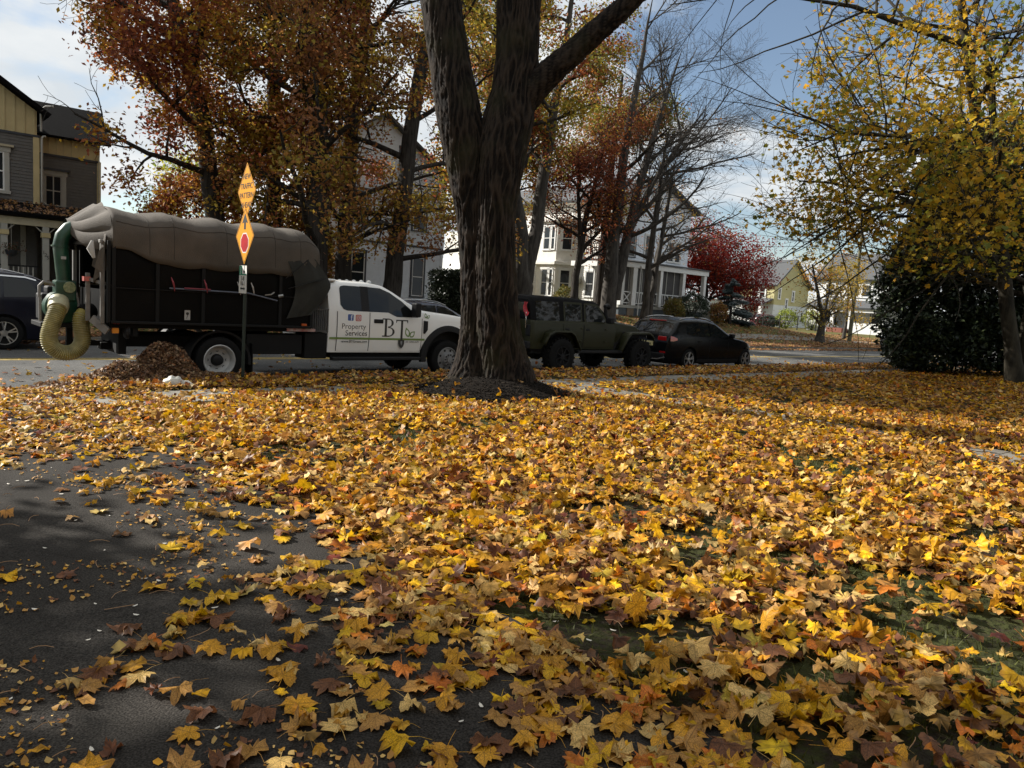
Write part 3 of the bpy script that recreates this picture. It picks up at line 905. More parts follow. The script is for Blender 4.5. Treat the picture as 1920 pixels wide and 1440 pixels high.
def spawn(g, pts, rad, L, lev, P, out, tips, t0=None, bias=None):
    k = P['n'][lev]; k = int(k * g.uniform(.8, 1.25) + .5)
    for j in range(k):
        t = (P['t0'][lev] if t0 is None else t0) + (1 - (P['t0'][lev] if t0 is None else t0)) * (j + g.random()) / k
        f = t * (len(pts) - 1); i = min(int(f), len(pts) - 2); f -= i
        p = pts[i].lerp(pts[i + 1], f); r = rad[i] * (1 - f) + rad[i + 1] * f
        ax = (pts[i + 1] - pts[i]).normalized()
        side = rvec(g); side = (side - ax * side.dot(ax)).normalized()
        if bias is not None: side = (side + bias).normalized(); side = (side - ax * side.dot(ax)).normalized()
        an = R(g.uniform(*P['ang'][lev]))
        d = ax * math.cos(an) + side * math.sin(an)
        l = P['len'][lev] * g.uniform(.65, 1.15) * (1 - P['sh'] * t)
        grow(g, p, d, l, min(r * .62, P['rad'][lev] * g.uniform(.7, 1.1)), lev, P, out, tips)
SIDES = [12, 7, 5, 3, 3]
def clump_colours(g, P, pal, w, cs=.55, off=0.0):
    """colour picked by a slow noise so that clumps share a hue"""
    cum = np.cumsum(w) / np.sum(w)
    s = np.array([noise.noise(Vector((p[0] * cs + off, p[1] * cs, p[2] * cs))) for p in P])
    s = (np.argsort(np.argsort(s)) / len(s)) * .7 + g.random(len(s)) * .3
    s = np.argsort(np.argsort(s)) / len(s)
    return np.array(pal)[np.searchsorted(cum, s).clip(0, len(pal) - 1)] * g.uniform(.65, 1.2, (len(s), 1))
def leaves_at(seed, tips, n, sig, size, pal, w, tmpl, droop=.5, cs=.55, zmin=None):
    g = np.random.default_rng(seed)
    T = np.array([tuple(t) for t in tips])
    P = T[g.integers(0, len(T), n)] + g.normal(0, sig, (n, 3)) * np.array([1, 1, .8])
    if zmin is not None: P = P[P[:, 2] > zmin]; n = len(P)
    col = clump_colours(g, P, pal, w, cs, seed * 3.1)
    tilt = g.uniform(.1, 1.6, n) * droop * 2; tilt = np.clip(tilt, 0, 2.6)
    return scatter(tmpl, g.integers(0, len(tmpl), n), P, rot_batch(g.uniform(0, 6.3, n), tilt, g.uniform(0, 6.3, n)), g.uniform(size[0], size[1], n), col), P, col
OAK = dict(segs=[8, 6, 4, 3], wob=[.08, .22, .3, .35], up=[.05, .03, .0, -.04], rmin=.006, tap=.25, max=3, n=[0, 24, 6, 4], t0=[0, .18, .25, .2], ang=[(0, 0), (50, 95), (35, 70), (30, 75)], len=[0, 5.6, 2.3, 1.0], sh=.45, rad=[0, .13, .05, .02])
def make_tree(name, label, trunks, P, seed, matl, bark_m, nleaf=0, sig=.3, size=(.1, .16), pal=None, w=None, tmpl=None, group=None, droop=.5, cs=.55, zmin=None, t0=None, cat='tree', bias=None, keep=None, prune=None):
    """trunks: lists of (u, v, z, r) in street coordinates"""
    g = random.Random(seed)
    base = trunks[0][0]
    root = empty(name, W(base[0], base[1], base[2])); tag(root, label, cat, group)
    inv = Matrix.Translation(-root.location)
    out = []; tips = []
    for tr in trunks:
        pts = [W(a, b, c) for a, b, c, r in tr]; rad = [q[3] for q in tr]
        # refine
        pp, rr = [], []
        for i in range(len(pts) - 1):
            for k in range(3):
                f = k / 3
                p = pts[i].lerp(pts[i + 1], f)
                if i or k: p = p + Vector((g.gauss(0, 1), g.gauss(0, 1), 0)) * rad[i] * .12
                pp.append(p); rr.append(rad[i] * (1 - f) + rad[i + 1] * f)
        pp.append(pts[-1]); rr.append(rad[-1])
        if tr is trunks[0]: rr[0] *= 1.45; rr[1] *= 1.08
        out.append((pp, rr, 0))
        spawn(g, pp, rr, 0, 1, P, out, tips, t0=t0, bias=bias)
    mb = MB()
    if prune: out = [b for b in out if b[2] < 2 or prune(b[0][len(b[0]) // 2], g)]
    for pts, rad, lev in out:
        mb.tube(pts, rad, SIDES[lev], cap=(lev == 0))
    o = mb.build('trunk', bark_m, root, smooth=80); o.matrix_parent_inverse = inv
    if nleaf:
        if keep: tips = [t for t in tips if keep(t)]
        (V, F, C, Uv), Pp, col = leaves_at(seed, tips, nleaf, sig, size, pal, w, tmpl or [KITE], droop, cs, zmin)
        c = link(bpy.data.objects.new('crown', np_mesh('crown', V, F, matl, C)), root); c.matrix_parent_inverse = inv
        c['kind'] = 'stuff'
    return root, tips
m_oakleaf = leaf_mat('oak_foliage', .5, .5, gloss=.3)
RUSSET = [(.24, .065, .032), (.34, .105, .033), (.47, .20, .034), (.54, .34, .038), (.18, .055, .033)]
BRONZE = [(.27, .11, .04), (.38, .18, .045), (.33, .25, .04), (.46, .28, .045), (.2, .09, .04)]
GOLD = [(.33, .27, .04), (.44, .27, .035), (.26, .25, .04), (.40, .16, .035), (.2, .18, .04)]

make_tree('oak_tree', 'leaning oak with russet and golden leaves beside the grey house, leftmost tree', [[(4.8, 12.6, .6, .36), (4.5, 12.5, 3.5, .30), (3.9, 12.5, 7.0, .25), (3.0, 12.5, 10, .19), (2.6, 12.4, 14, .12), (2.4, 12.4, 17, .05)]],
          OAK, 1, m_oakleaf, m_bark_oak, 42000, .29, (.11, .175), RUSSET, [.24, .27, .2, .17, .12], [OAKL, KITE, KITE], 'oaks across the street', t0=.2, keep=lambda t: uvof(t.x, t.y)[0] > .9)
make_tree('oak_tree', 'slender oak with bronze leaves behind the dump box of the truck', [[(7.2, 13.8, .7, .33), (7.0, 13.8, 4, .28), (6.9, 13.8, 9, .24), (6.6, 13.6, 13, .16), (6.4, 13.6, 17, .06)]],
          OAK, 2, m_oakleaf, m_bark_oak, 36000, .29, (.11, .175), RUSSET[:2] + BRONZE[1:4], [.22, .22, .2, .2, .16], [OAKL, KITE, KITE], 'oaks across the street', t0=.2)
make_tree('oak_tree', 'tall oak with thick straight trunk standing behind the front of the dump box', [[(7.0, 10.2, .1, .42), (6.95, 10.2, 3, .36), (6.8, 10.2, 7, .31), (6.5, 10.2, 10, .25), (6.4, 10.3, 14, .15), (6.2, 10.3, 17, .06)]],
          OAK, 3, m_oakleaf, m_bark_oak, 24000, .28, (.11, .175), BRONZE, [.25, .25, .2, .15, .15], [OAKL, KITE, KITE], 'oaks across the street', t0=.17, keep=lambda t: uvof(t.x, t.y)[0] < (10.9 if t.z < 5.2 else 9.6))
make_tree('oak_tree', 'oak with drooping bronze branches behind the white truck cab', [[(9.1, 12.2, .4, .33), (9.0, 12.2, 4, .28), (9.2, 12.2, 8, .24), (9.5, 12.2, 11, .18), (9.8, 12.2, 16, .06)]],
          OAK, 4, m_oakleaf, m_bark_oak, 15000, .25, (.11, .175), BRONZE, [.25, .25, .2, .2, .1], [OAKL, KITE, KITE], 'oaks across the street', t0=.16, keep=lambda t: uvof(t.x, t.y)[0] < (10.9 if t.z < 5.2 else 9.6))
make_tree('oak_tree', 'oak leaning right in front of the tall white house', [[(9.7, 10.0, .1, .36), (9.85, 10.0, 3, .31), (10.2, 10.0, 7, .27), (10.75, 10.0, 10.4, .22), (11.3, 10.0, 14, .12), (11.5, 10, 17, .05)]],
          dict(OAK, n=[0, 14, 6, 4], len=[0, 4.6, 2.1, .9]), 5, m_oakleaf, m_bark_oak, 6500, .24, (.11, .17), BRONZE, [.15, .3, .2, .25, .1], [OAKL, KITE, KITE], 'oaks across the street', t0=.17)
make_tree('oak_tree', 'twin stemmed oak rising behind the rear of the green off-roader', [[(16.3, 10.2, .1, .48), (16.25, 10.2, 2.2, .36), (16.0, 10.2, 4.2, .3), (15.35, 10.2, 6.6, .2), (15.1, 10.2, 10, .15), (14.9, 10.2, 14, .05)], [(16.4, 10.2, 2.4, .30), (16.7, 10.15, 4.6, .27), (17.1, 10.1, 8.5, .21), (17.6, 10.1, 12, .14), (17.9, 10, 16, .05)]],
          dict(OAK, n=[0, 12, 6, 4], len=[0, 4.8, 2.1, .9]), 6, m_oakleaf, m_bark_grey, 22000, .28, (.12, .18), GOLD + RUSSET[:2], [.22, .2, .15, .15, .1, .1, .08], [OAKL, KITE, KITE], 'oaks across the street', t0=.38)
make_tree('oak_tree', 'slim tree with few russet leaves in front of the sunlit bay window', [[(22.6, 13.3, .7, .22), (22.6, 13.3, 3, .18), (22.9, 13.3, 5.5, .15), (23.6, 13.3, 8, .1), (24.2, 13.3, 11, .04)], [(22.8, 13.3, 4.0, .12), (22.3, 13.2, 6.5, .09), (22.0, 13.2, 9, .04)]],
          dict(OAK, n=[0, 15, 6, 4], len=[0, 3.4, 1.8, .8]), 7, m_oakleaf, m_bark_oak, 13000, .28, (.10, .15), RUSSET, [.42, .3, .1, .03, .15], [OAKL, KITE, KITE], 'oaks across the street', t0=.3)
BARE = dict(OAK, max=4, segs=[8, 7, 5, 4, 3], wob=[.05, .14, .2, .24, .28], up=[.05, .05, .05, .05, .03], n=[0, 11, 7, 6, 4], t0=[0, .3, .2, .15, .1], ang=[(0, 0), (30, 62), (25, 55), (25, 55), (25, 50)], len=[0, 5.6, 2.8, 1.4, .7], rad=[0, .12, .045, .017, .008], rmin=.0045, sh=.35, tap=.3)
rt = Vector((CU, SU, 0)) * .9
make_tree('bare_tree', 'bare many stemmed tree with fine twigs spreading over the porch', [[(24.0, 12.3, .5, .46), (24.0, 12.3, 2.4, .38), (24.15, 12.3, 5, .30), (24.3, 12.3, 8.8, .23), (24.9, 12.3, 12.5, .16), (25.6, 12.3, 17, .02)], [(24.4, 12.2, 2.0, .30), (24.9, 12.2, 4.6, .26), (25.5, 12.2, 7.4, .22), (26.6, 12.2, 11, .16), (28.0, 12.1, 15, .02)], [(25.1, 12.2, 5.4, .17), (26.6, 12.1, 8.2, .14), (28.6, 12.0, 10.6, .1), (30.4, 12, 12.6, .015)]],
          BARE, 8, m_oakleaf, m_bark_grey, 0, t0=.28, bias=rt)
make_tree('bare_tree', 'slender double stemmed tree with arching bare limbs beside the porch steps', [[(29.0, 13.8, .65, .26), (28.9, 13.8, 2.6, .20), (29.0, 13.8, 5, .17), (29.3, 13.8, 8, .12), (29.7, 13.8, 11.5, .05)], [(29.2, 13.7, 1.2, .18), (29.5, 13.7, 4, .15), (30.0, 13.7, 7, .11), (30.4, 13.7, 10, .04)]],
          dict(BARE, max=3, segs=[8, 8, 5, 4], up=[.05, .0, .0, .0], n=[0, 9, 7, 5], len=[0, 5.2, 2.2, 1.0], ang=[(0, 0), (45, 75), (25, 55), (25, 55)]), 9, m_oakleaf, m_bark_grey, 1700, .25, (.10, .16), BRONZE, [.3, .3, .1, .2, .1], [OAKL], t0=.28, bias=rt)
# more crowns further back close the gaps between the oaks
make_tree('oak_tree', 'golden olive oak crown seen high beside the big maple, above the white house', [[(19.5, 16.5, 1.0, .36), (19.5, 16.5, 5, .3), (19.2, 16.5, 11, .2), (19, 16.5, 17, .06)]],
          OAK, 12, m_oakleaf, m_bark_oak, 22000, .3, (.12, .19), GOLD, [.3, .25, .2, .1, .15], [OAKL, KITE, KITE], 'oaks across the street', t0=.42)
make_tree('oak_tree', 'dark oak crown behind the bare many stemmed tree', [[(27.5, 16.0, 1.2, .3), (27.5, 16.0, 5, .25), (27.7, 16, 10, .17), (28, 16, 14.5, .06)]],
          dict(OAK, n=[0, 20, 6, 4], len=[0, 5.0, 2.2, .9]), 13, m_oakleaf, m_bark_oak, 20000, .3, (.12, .18), GOLD[2:] + BRONZE[:2], [.3, .15, .25, .15, .15], [OAKL, KITE, KITE], 'oaks across the street', t0=.5)
# small sunny tree behind the grey house
make_tree('small_tree', 'small bright yellow green tree behind the grey house', [[(5.6, 19.5, 1.1, .12), (5.6, 19.5, 3, .1), (5.5, 19.5, 6.0, .04)]],
          dict(OAK, n=[0, 10, 5, 3], len=[0, 2.0, 1.1, .6]), 14, m_oakleaf, m_bark_oak, 6500, .3, (.10, .15), [(.42, .42, .03), (.26, .34, .04), (.5, .4, .03)], [.4, .35, .25], [KITE], t0=.2)
for k, (u, v, lab) in enumerate([(22.0, 27.0, 'yellow leaved tree glimpsed beyond the dark hedge'), (27.5, 24.5, 'yellow leaved small tree left of the bay windowed house')]):
    make_tree('small_tree', lab, [[(u, v, 1.2, .12), (u, v, 2.5, .1), (u, v, 4.6, .04)]], dict(OAK, n=[0, 9, 5, 3], len=[0, 1.9, 1.0, .6]), 15 + k, m_oakleaf, m_bark_oak, 2600, .3, (.12, .18), [(.6, .36, .03), (.55, .42, .04)], [.6, .4], [KITE], t0=.2)

# red maple by the porch, young street tree, blue spruce
RED = [(.20, .012, .008), (.28, .022, .009), (.12, .009, .008), (.34, .055, .013)]
make_tree('red_maple', 'dark red maple at the right end of the porch', [[(43.5, 19.5, .9, .2), (43.2, 19.5, 2.4, .17), (42.8, 19.3, 4.2, .12), (42.6, 19.2, 6.0, .05)], [(43.3, 19.5, 2.2, .12), (44.6, 19.3, 4.2, .09), (45.6, 19.2, 6, .03)]],
          dict(OAK, n=[0, 16, 6, 4], len=[0, 4.6, 2.0, .9], up=[.05, .02, -.02, -.03]), 20, m_oakleaf, m_bark_oak, 26000, .42, (.13, .19), RED, [.35, .3, .2, .15], [OAKL, KITE, KITE], t0=.25)
make_tree('young_maple', 'small street tree with open yellow crown across the street near the utility pole', [[(44.3, 11.0, .1, .27), (44.5, 11.0, 1.6, .22), (44.5, 11, 2.4, .17)], [(44.5, 11.0, 1.8, .15), (43.4, 11.0, 3.4, .11), (42.2, 11.0, 5.2, .05)], [(44.5, 11.0, 1.9, .14), (44.9, 11.0, 3.8, .1), (45.0, 11, 5.8, .04)], [(44.6, 11.0, 1.8, .15), (46.0, 11.0, 3.3, .11), (47.4, 11, 4.6, .05)]],
          dict(OAK, n=[0, 6, 5, 4], len=[0, 2.2, 1.2, .7], up=[.05, .06, .04, .02]), 21, m_oakleaf, m_bark_grey, 2600, .3, (.11, .17), [(.42, .27, .03), (.34, .26, .04), (.45, .2, .03)], [.5, .3, .2], [OAKL], t0=.35)
make_tree('street_tree', 'thin pale stemmed sapling beside the utility pole', [[(54.5, 14.0, .3, .12), (54.6, 14.0, 2, .1), (54.4, 14, 4, .06), (54.2, 14, 6, .03)]],
          dict(OAK, n=[0, 7, 5, 3], len=[0, 1.8, 1.0, .6]), 22, m_oakleaf, m_bark_grey, 1200, .3, (.12, .18), [(.42, .27, .03), (.34, .26, .04)], [.6, .4], [OAKL], t0=.35)
def conifer(name, label, u, v, z, h, r, n, cols, seed, size=(.2, .34), skirts=0.05):
    g = np.random.default_rng(seed)
    root = empty(name, W(u, v, z)); tag(root, label, 'tree')
    mb = MB(); mb.tube([(0, 0, 0), (0, 0, h * .5), (0, 0, h)], [r * .07, r * .045, .01], 8)
    nb = int(h * 11)
    P = []; D = []
    for i in range(nb):
        t = skirts + (1 - skirts) * (i + g.random()) / nb
        a = g.uniform(0, 6.3); L = r * (1 - t) ** .8 * g.uniform(.75, 1.1) + .1
        p0 = np.array([0, 0, t * h]); d = np.array([math.cos(a), math.sin(a), -.12])
        mb.tube([p0, p0 + d * L * .55, p0 + d * L + np.array([0, 0, .06 * L])], [.022, .014, .004], 3, False)
        m = max(6, int(n * L / (r * nb) * 2))
        f = g.uniform(.15, 1.0, m); off = g.normal(0, .05, (m, 3)) + np.outer(g.normal(0, .22, m) * f * L * .6, [-math.sin(a), math.cos(a), 0])
        P.append(p0 + np.outer(f * L, d) + off); D.append(np.full(m, a))
    P = np.vstack(P); m = len(P)
    T = [(np.array([(0, -.5, 0), (.1, 0, .03), (0, .5, -.05), (-.1, 0, .03), (0, 0, .12)]), np.array([(0, 1, 4), (1, 2, 4), (2, 3, 4), (3, 0, 4)]), np.zeros((5, 2)))]
    col = np.array(cols)[g.integers(0, len(cols), m)] * g.uniform(.6, 1.25, (m, 1))
    V, F, C, Uv = scatter(T, np.zeros(m, int), P, rot_batch(np.concatenate(D) - math.pi / 2 + g.normal(0, .7, m), np.abs(g.normal(0, .35, m)), g.uniform(0, 6.3, m)), g.uniform(*size, m), col)
    mb.build('trunk', m_bark_oak, root)
    c = link(bpy.data.objects.new('crown', np_mesh('crown', V, F, leaf_mat('conifer_needles', .1, .6), C)), root); c['kind'] = 'stuff'
    return root
conifer('spruce', 'blue grey spruce between the porch steps and the yellow house', 40.2, 15.4, .95, 3.1, 1.7, 5500, [(.085, .115, .115), (.12, .15, .15), (.05, .075, .07)], 31)

# yellow green maple at the right edge
MAPLE = dict(OAK, segs=[8, 7, 5, 4], n=[0, 17, 7, 4], len=[0, 5.4, 2.4, 1.1], t0=[0, .25, .2, .15], ang=[(0, 0), (45, 85), (30, 60), (30, 60)], up=[.05, .02, -.01, -.05], wob=[.05, .16, .24, .3], sh=.25, rad=[0, .11, .04, .015])
def ru(x, y): return uvof(x, y)
def rp(x, y, z, r): return (*uvof(x, y), z, r)
MGOLD = [(.56, .34, .028), (.44, .31, .03), (.28, .26, .03), (.62, .33, .028), (.16, .18, .03)]
right_trunks = [[rp(15.2, 22.5, .05, .23), rp(14.7, 22.5, 2.0, .2), rp(14.3, 22.5, 3.5, .185), rp(13.9, 22.5, 5.0, .175), rp(13.6, 22.5, 6.1, .16), rp(12.9, 22.4, 7.6, .14), rp(12.4, 22.3, 9.2, .13), rp(11.9, 22.2, 11, .1), rp(11.3, 22, 14, .04)],
                [rp(15.35, 22.6, .6, .2), rp(15.4, 22.6, 2.5, .18), rp(15.1, 22.6, 4.0, .16), rp(14.6, 22.6, 5.2, .13), rp(13.7, 22.7, 7.2, .1), rp(13.2, 22.8, 9.5, .06)],
                [rp(12.3, 22.2, 9.6, .09), rp(10.6, 22.0, 9.9, .075), rp(8.8, 21.8, 10.3, .055), rp(6.0, 21.5, 10.4, .03), rp(3.6, 21.2, 9.8, .012)],
                [rp(13.9, 22.5, 4.6, .08), rp(11.5, 22.0, 5.2, .06), rp(9.3, 21.6, 4.7, .04), rp(8.0, 21.4, 3.7, .012)],
                [rp(13.6, 22.5, 5.8, .08), rp(11, 22.2, 7.0, .06), rp(8.8, 21.8, 6.9, .04), rp(7.6, 21.6, 6.3, .012)],
                [rp(14.3, 22.5, 3.6, .07), rp(12, 21.8, 3.9, .05), rp(10.2, 21.4, 3.1, .012)],
                [rp(14.0, 22.5, 4.7, .14), rp(15.3, 22.5, 5.9, .12), rp(17, 22.5, 7.2, .08), rp(18.5, 22.5, 8.6, .04)]]
rm_root, rm_tips = make_tree('yellow_maple', 'yellow and olive leaved maple with slanting pale trunk at the right edge', right_trunks, MAPLE, 41, m_oakleaf, m_bark_smooth, 0, t0=.22, bias=Vector((-.8, -.2, 0)), prune=lambda q, g: not (q.x < 7.0 + .35 * max(0, q.z - 7) or q.z < max(2.8, 4.6 - .5 * (q.x - 7))))
def right_maple_leaves():
    g = np.random.default_rng(41)
    T = [leaf_template(1, 500 + k, False, .8) for k in range(6)]
    tips = np.array([tuple(t) for t in rm_tips]); tips = tips[(tips[:, 2] > 2.0) & (tips[:, 0] < 22) & (tips[:, 0] > 7.4 + .35 * np.maximum(0, tips[:, 2] - 7)) & (tips[:, 2] > np.maximum(3.2, 4.9 - .5 * (tips[:, 0] - 7)))]
    n = 12500
    P = tips[g.integers(0, len(tips), n)] + g.normal(0, .24, (n, 3))
    tx = np.interp(P[:, 2], [0, 3.5, 6.1, 9.2, 14], [15.2, 14.3, 13.6, 12.4, 11.3])
    P = P[~((np.abs(P[:, 0] - tx) < .55) & (P[:, 1] < 22.6))]; n = len(P)
    col = clump_colours(g, P, MGOLD, [.28, .25, .17, .17, .13], .6, 2.0)
    size = g.uniform(.12, .185, n); yaw = g.uniform(0, 6.3, n); tl = np.clip(g.uniform(.1, 1.5, n), 0, 1.5); td = g.uniform(0, 6.3, n)
    rot = rot_batch(yaw, tl, td)
    d = np.linalg.norm(P - np.array([0, 0, 1.6]), axis=1)
    vis = (np.abs(P[:, 0]) < .68 * P[:, 1])
    order = np.argsort(np.where(vis, d, 1e3))[:300]
    mask = np.ones(n, bool); mask[order] = False
    s = np.nonzero(mask)[0]
    V, F, C, Uv = scatter(T, g.integers(0, 6, len(s)), P[s], rot[s], size[s], col[s])
    inv = Matrix.Translation(-rm_root.location)
    c = link(bpy.data.objects.new('crown', np_mesh('crown', V, F, m_oakleaf, C)), rm_root); c.matrix_parent_inverse = inv; c['kind'] = 'stuff'
    cache = {}
    for i in order:
        k = int(g.integers(0, 6)); q = int(np.argmin(((np.array(MGOLD) - col[i]) ** 2).sum(1)))
        if (k, q) not in cache:
            tv, tf, tu = T[k]; cache[(k, q)] = np_mesh('leaf', tv, tf, m_oakleaf, np.tile(np.array(MGOLD[q])[None], (len(tv), 1)))
        ob = link(bpy.data.objects.new('leaf', cache[(k, q)]), rm_root)
        m4 = Matrix([list(r) for r in rot[i] * size[i]]).to_4x4(); m4.translation = Vector(P[i]) - rm_root.location
        ob.matrix_local = m4
right_maple_leaves()

def bush(name, label, u, v, z, rx, ry, h, n, cols, seed, size=(.07, .12), cat='shrub', box=False, trans=.2, group=None, rz=None):
    """leafy shrub: stems and a shell of leaves with gaps; local x along the street"""
    g = np.random.default_rng(seed)
    root = road_empty(name, u, v, z) if rz is None else empty(name, W(u, v, z), rz)
    tag(root, label, cat, group)
    mb = MB()
    for _ in range(14):
        a = g.uniform(0, 6.3); q = g.uniform(.2, .75)
        mb.tube([(g.normal(0, .06 * rx), g.normal(0, .06 * ry), 0), (q * rx * .6 * math.cos(a), q * ry * .6 * math.sin(a), h * .45), (q * rx * math.cos(a), q * ry * math.sin(a), h * g.uniform(.6, .9))], [.025, .018, .006], 4, False)
    mb.build('stems', m_bark_oak, root)
    if box:
        MB().box(-rx * .86, rx * .86, -ry * .8, ry * .8, .05, h * .93).build('dark_core', M('hedge_core', (.010, .013, .007), .95, var=.5, scale=18, bump=.8, spec=.05), root)  # solid dark box added inside so nothing bright shows through the leaves
        P = np.column_stack([g.uniform(-rx, rx, n), g.uniform(-ry, ry, n), g.uniform(.03, 1, n) * h])
        f = g.integers(0, 3, n); sg = g.choice([-1, 1], n)
        P[f == 0, 0] = (sg * rx + g.normal(0, .06, n))[f == 0]; P[f == 1, 1] = (sg * ry + g.normal(0, .06, n))[f == 1]; P[f == 2, 2] = (h + g.normal(0, .06, n))[f == 2]
    else:
        d = g.normal(0, 1, (n, 3)); d /= np.linalg.norm(d, axis=1)[:, None]; d[:, 2] = np.abs(d[:, 2]) * g.choice([1, 1, 1, -.75], n)
        lump = np.array([1 + .30 * noise.noise(Vector(x * 2.1) + Vector((seed, 0, 0))) + .16 * noise.noise(Vector(x * 5.3) + Vector((seed, 3, 0))) for x in d])
        r = lump * (g.uniform(.45, 1, n) ** .4)
        P = d * r[:, None] * np.array([rx, ry, h * .58]) + np.array([0, 0, h * .45]); P[:, 2] = np.maximum(P[:, 2], .02)
    col = np.array(cols)[g.integers(0, len(cols), n)] * g.uniform(.55, 1.25, (n, 1))
    V, F, C, Uv = scatter([KITE], np.zeros(n, int), P, rot_batch(g.uniform(0, 6.3, n), g.uniform(0, 1.5, n), g.uniform(0, 6.3, n)), g.uniform(*size, n), col)
    c = link(bpy.data.objects.new('foliage', np_mesh('foliage', V, F, leaf_mat('shrub_leaf_%d' % int(trans * 100), trans, .5), C)), root); c['kind'] = 'stuff'
    return root
YEW = [(.016, .027, .014), (.026, .040, .018), (.012, .02, .012), (.05, .068, .026)]
def yew(label, x, y, rx, ry, h, n, seed, z=.05):
    return bush('yew', label, *uvof(x, y), z, rx, ry, h, n, YEW, seed, (.10, .22), 'shrub', trans=.08, rz=.2)
yew('large dark yew mass under the yellow maple, its low skirt nearest the pavement', 15.7, 26.6, 2.7, 1.8, 8.4, 34000, 51)
yew('dark yew filling the gap behind the slanting maple trunk', 18.4, 26.4, 3.0, 1.9, 6.8, 26000, 52)
yew('low ragged yew skirt at the pavement edge left of the big yew', 13.7, 25.2, 1.3, .9, 1.9, 6000, 53)
yew('mid sized dark yew leaning out over the pavement at the left of the yew mass', 14.4, 26.8, 1.6, 1.4, 5.0, 13000, 57)
yew('low dark yew in front of the big yew, beside the slanting maple trunk', 16.6, 25.0, 2.0, 1.0, 2.6, 10000, 58)
make_tree('red_maple', 'red leaved tree glimpsed at the right edge beyond the slanting trunk', [[rp(24.0, 33, .1, .2), rp(24, 33, 2.5, .16), rp(24, 33, 5, .06)]], dict(OAK, n=[0, 9, 5, 3], len=[0, 2.2, 1.2, .7]), 54, m_oakleaf, m_bark_oak, 3500, .3, (.12, .18), [(.45, .05, .02), (.35, .03, .03)], [.5, .5], [OAKL], t0=.25)
bush('hedge', 'clipped dark green hedge beside the tall white house', 14.4, 11.5, .35, 1.5, .7, 2.2, 15000, [(.02, .03, .014), (.03, .042, .018), (.015, .022, .012)], 55, (.07, .13), 'hedge', box=True, trans=.1)
bush('shrub', 'dark green shrub in front of the screened porch', 35.6, 15.3, 1.05, 1.6, .8, 1.75, 4500, [(.02, .034, .016), (.03, .045, .02)], 56, (.07, .13), trans=.1)
bush('shrub', 'yellow green shrub left of the dark porch shrub', 33.3, 15.0, 1.0, .8, .6, 1.35, 2600, [(.20, .17, .03), (.13, .14, .03), (.26, .16, .03)], 57)
bush('shrub', 'orange and yellow shrub at the foot of the porch steps', 38.1, 15.0, 1.0, .7, .6, 1.35, 2600, [(.34, .16, .03), (.28, .2, .03), (.22, .07, .03)], 58)
bush('shrub', 'yellow flowering shrub under the bay window', 26.3, 17.5, 1.1, 1.0, .7, 1.5, 2400, [(.3, .22, .03), (.1, .13, .03), (.14, .12, .03)], 59)
bush('shrub', 'leafy shrub at the sunlit corner of the bay windowed house', 28.3, 16.6, 1.1, .7, .6, 1.0, 1400, [(.2, .1, .04), (.1, .1, .03)], 60)
for k, (x, y, lab, rr, hh, cols) in enumerate([(30.6, 85.2, 'round yellow green shrub left of the young street tree', 1.3, 2.2, [(.30, .33, .04), (.22, .27, .04)]), (33.3, 84.6, 'round yellow green shrub right of the young street tree', 1.3, 2.2, [(.32, .35, .04), (.24, .28, .04)]),
                                      (35.2, 85.0, 'round dark clipped shrub by the white porch', 1.0, 2.0, [(.02, .035, .02)]), (28.6, 85.6, 'low dark shrub by the parked red car', 1.4, 1.3, [(.02, .035, .02)]), (25.6, 88.0, 'dark hedge in front of the yellow house porch', 2.4, 1.5, [(.02, .03, .018)])]):
    bush('shrub', lab, *uvof(x, y), .42, rr, rr, hh, 1500, cols, 61 + k, (.12, .22))
# understory behind the truck
for k, (u, v, rx, hh, lab, cols) in enumerate([(4.9, 15.2, 2.3, 4.6, 'tall russet shrub behind the rear of the dump box', RUSSET), (8.4, 15.2, 1.9, 3.8, 'tall dark bronze shrub behind the front of the dump box', BRONZE)]):
    bush('shrub', lab, u, v, .75, rx, 1.1, hh, 11000, cols, 81 + k, (.11, .19))
# unseen trees, added to shade the truck and foreground and to darken reflections
SHADE = dict(OAK, n=[0, 22, 6, 4], len=[0, 4.2, 1.9, .9])
make_tree('added_shade_tree', 'unseen tall oak beyond the grey house, added to shade the truck', [[(-8.4, 25, 1.2, .5), (-8.4, 25, 8, .4), (-8.4, 25, 16, .26), (-8.4, 25, 25, .06)]], SHADE, 71, m_oakleaf, m_bark_oak, 36000, .5, (.24, .36), RUSSET, [.3, .3, .2, .1, .1], [KITE], 'unseen added trees', t0=.3)
make_tree('added_shade_tree', 'unseen spreading maple left of the driveway, added to shade the foreground', [[rp(-12, 5.2, 0, .3), rp(-12, 5.2, 3, .25), rp(-12, 5.2, 6, .18), rp(-12, 5.2, 10.5, .05)]], dict(OAK, n=[0, 20, 6, 4], len=[0, 3.0, 1.4, .7]), 72, m_oakleaf, m_bark_oak, 11000, .4, (.18, .28), MGOLD, [.3, .3, .2, .1, .1], [KITE], 'unseen added trees', t0=.25)
for k, (x, y) in enumerate([(-9, -11), (1.5, -13), (12, -10), (19, -1)]):  # unseen trees added to cut sky light and darken what glass reflects
    make_tree('added_shade_tree', ['unseen maple added behind the camera on the left', 'unseen maple added directly behind the camera', 'unseen maple added behind the camera on the right', 'unseen maple added to the right of the lawn'][k], [[rp(x, y, 0, .3), rp(x, y, 4, .25), rp(x, y, 8, .16), rp(x, y, 13, .05)]], dict(OAK, n=[0, 18, 6, 4], len=[0, 5.0, 2.2, 1.0]), 73 + k, m_oakleaf, m_bark_oak, 9000, .5, (.28, .42), MGOLD, [.3, .3, .2, .1, .1], [KITE], 'unseen added trees', t0=.22)
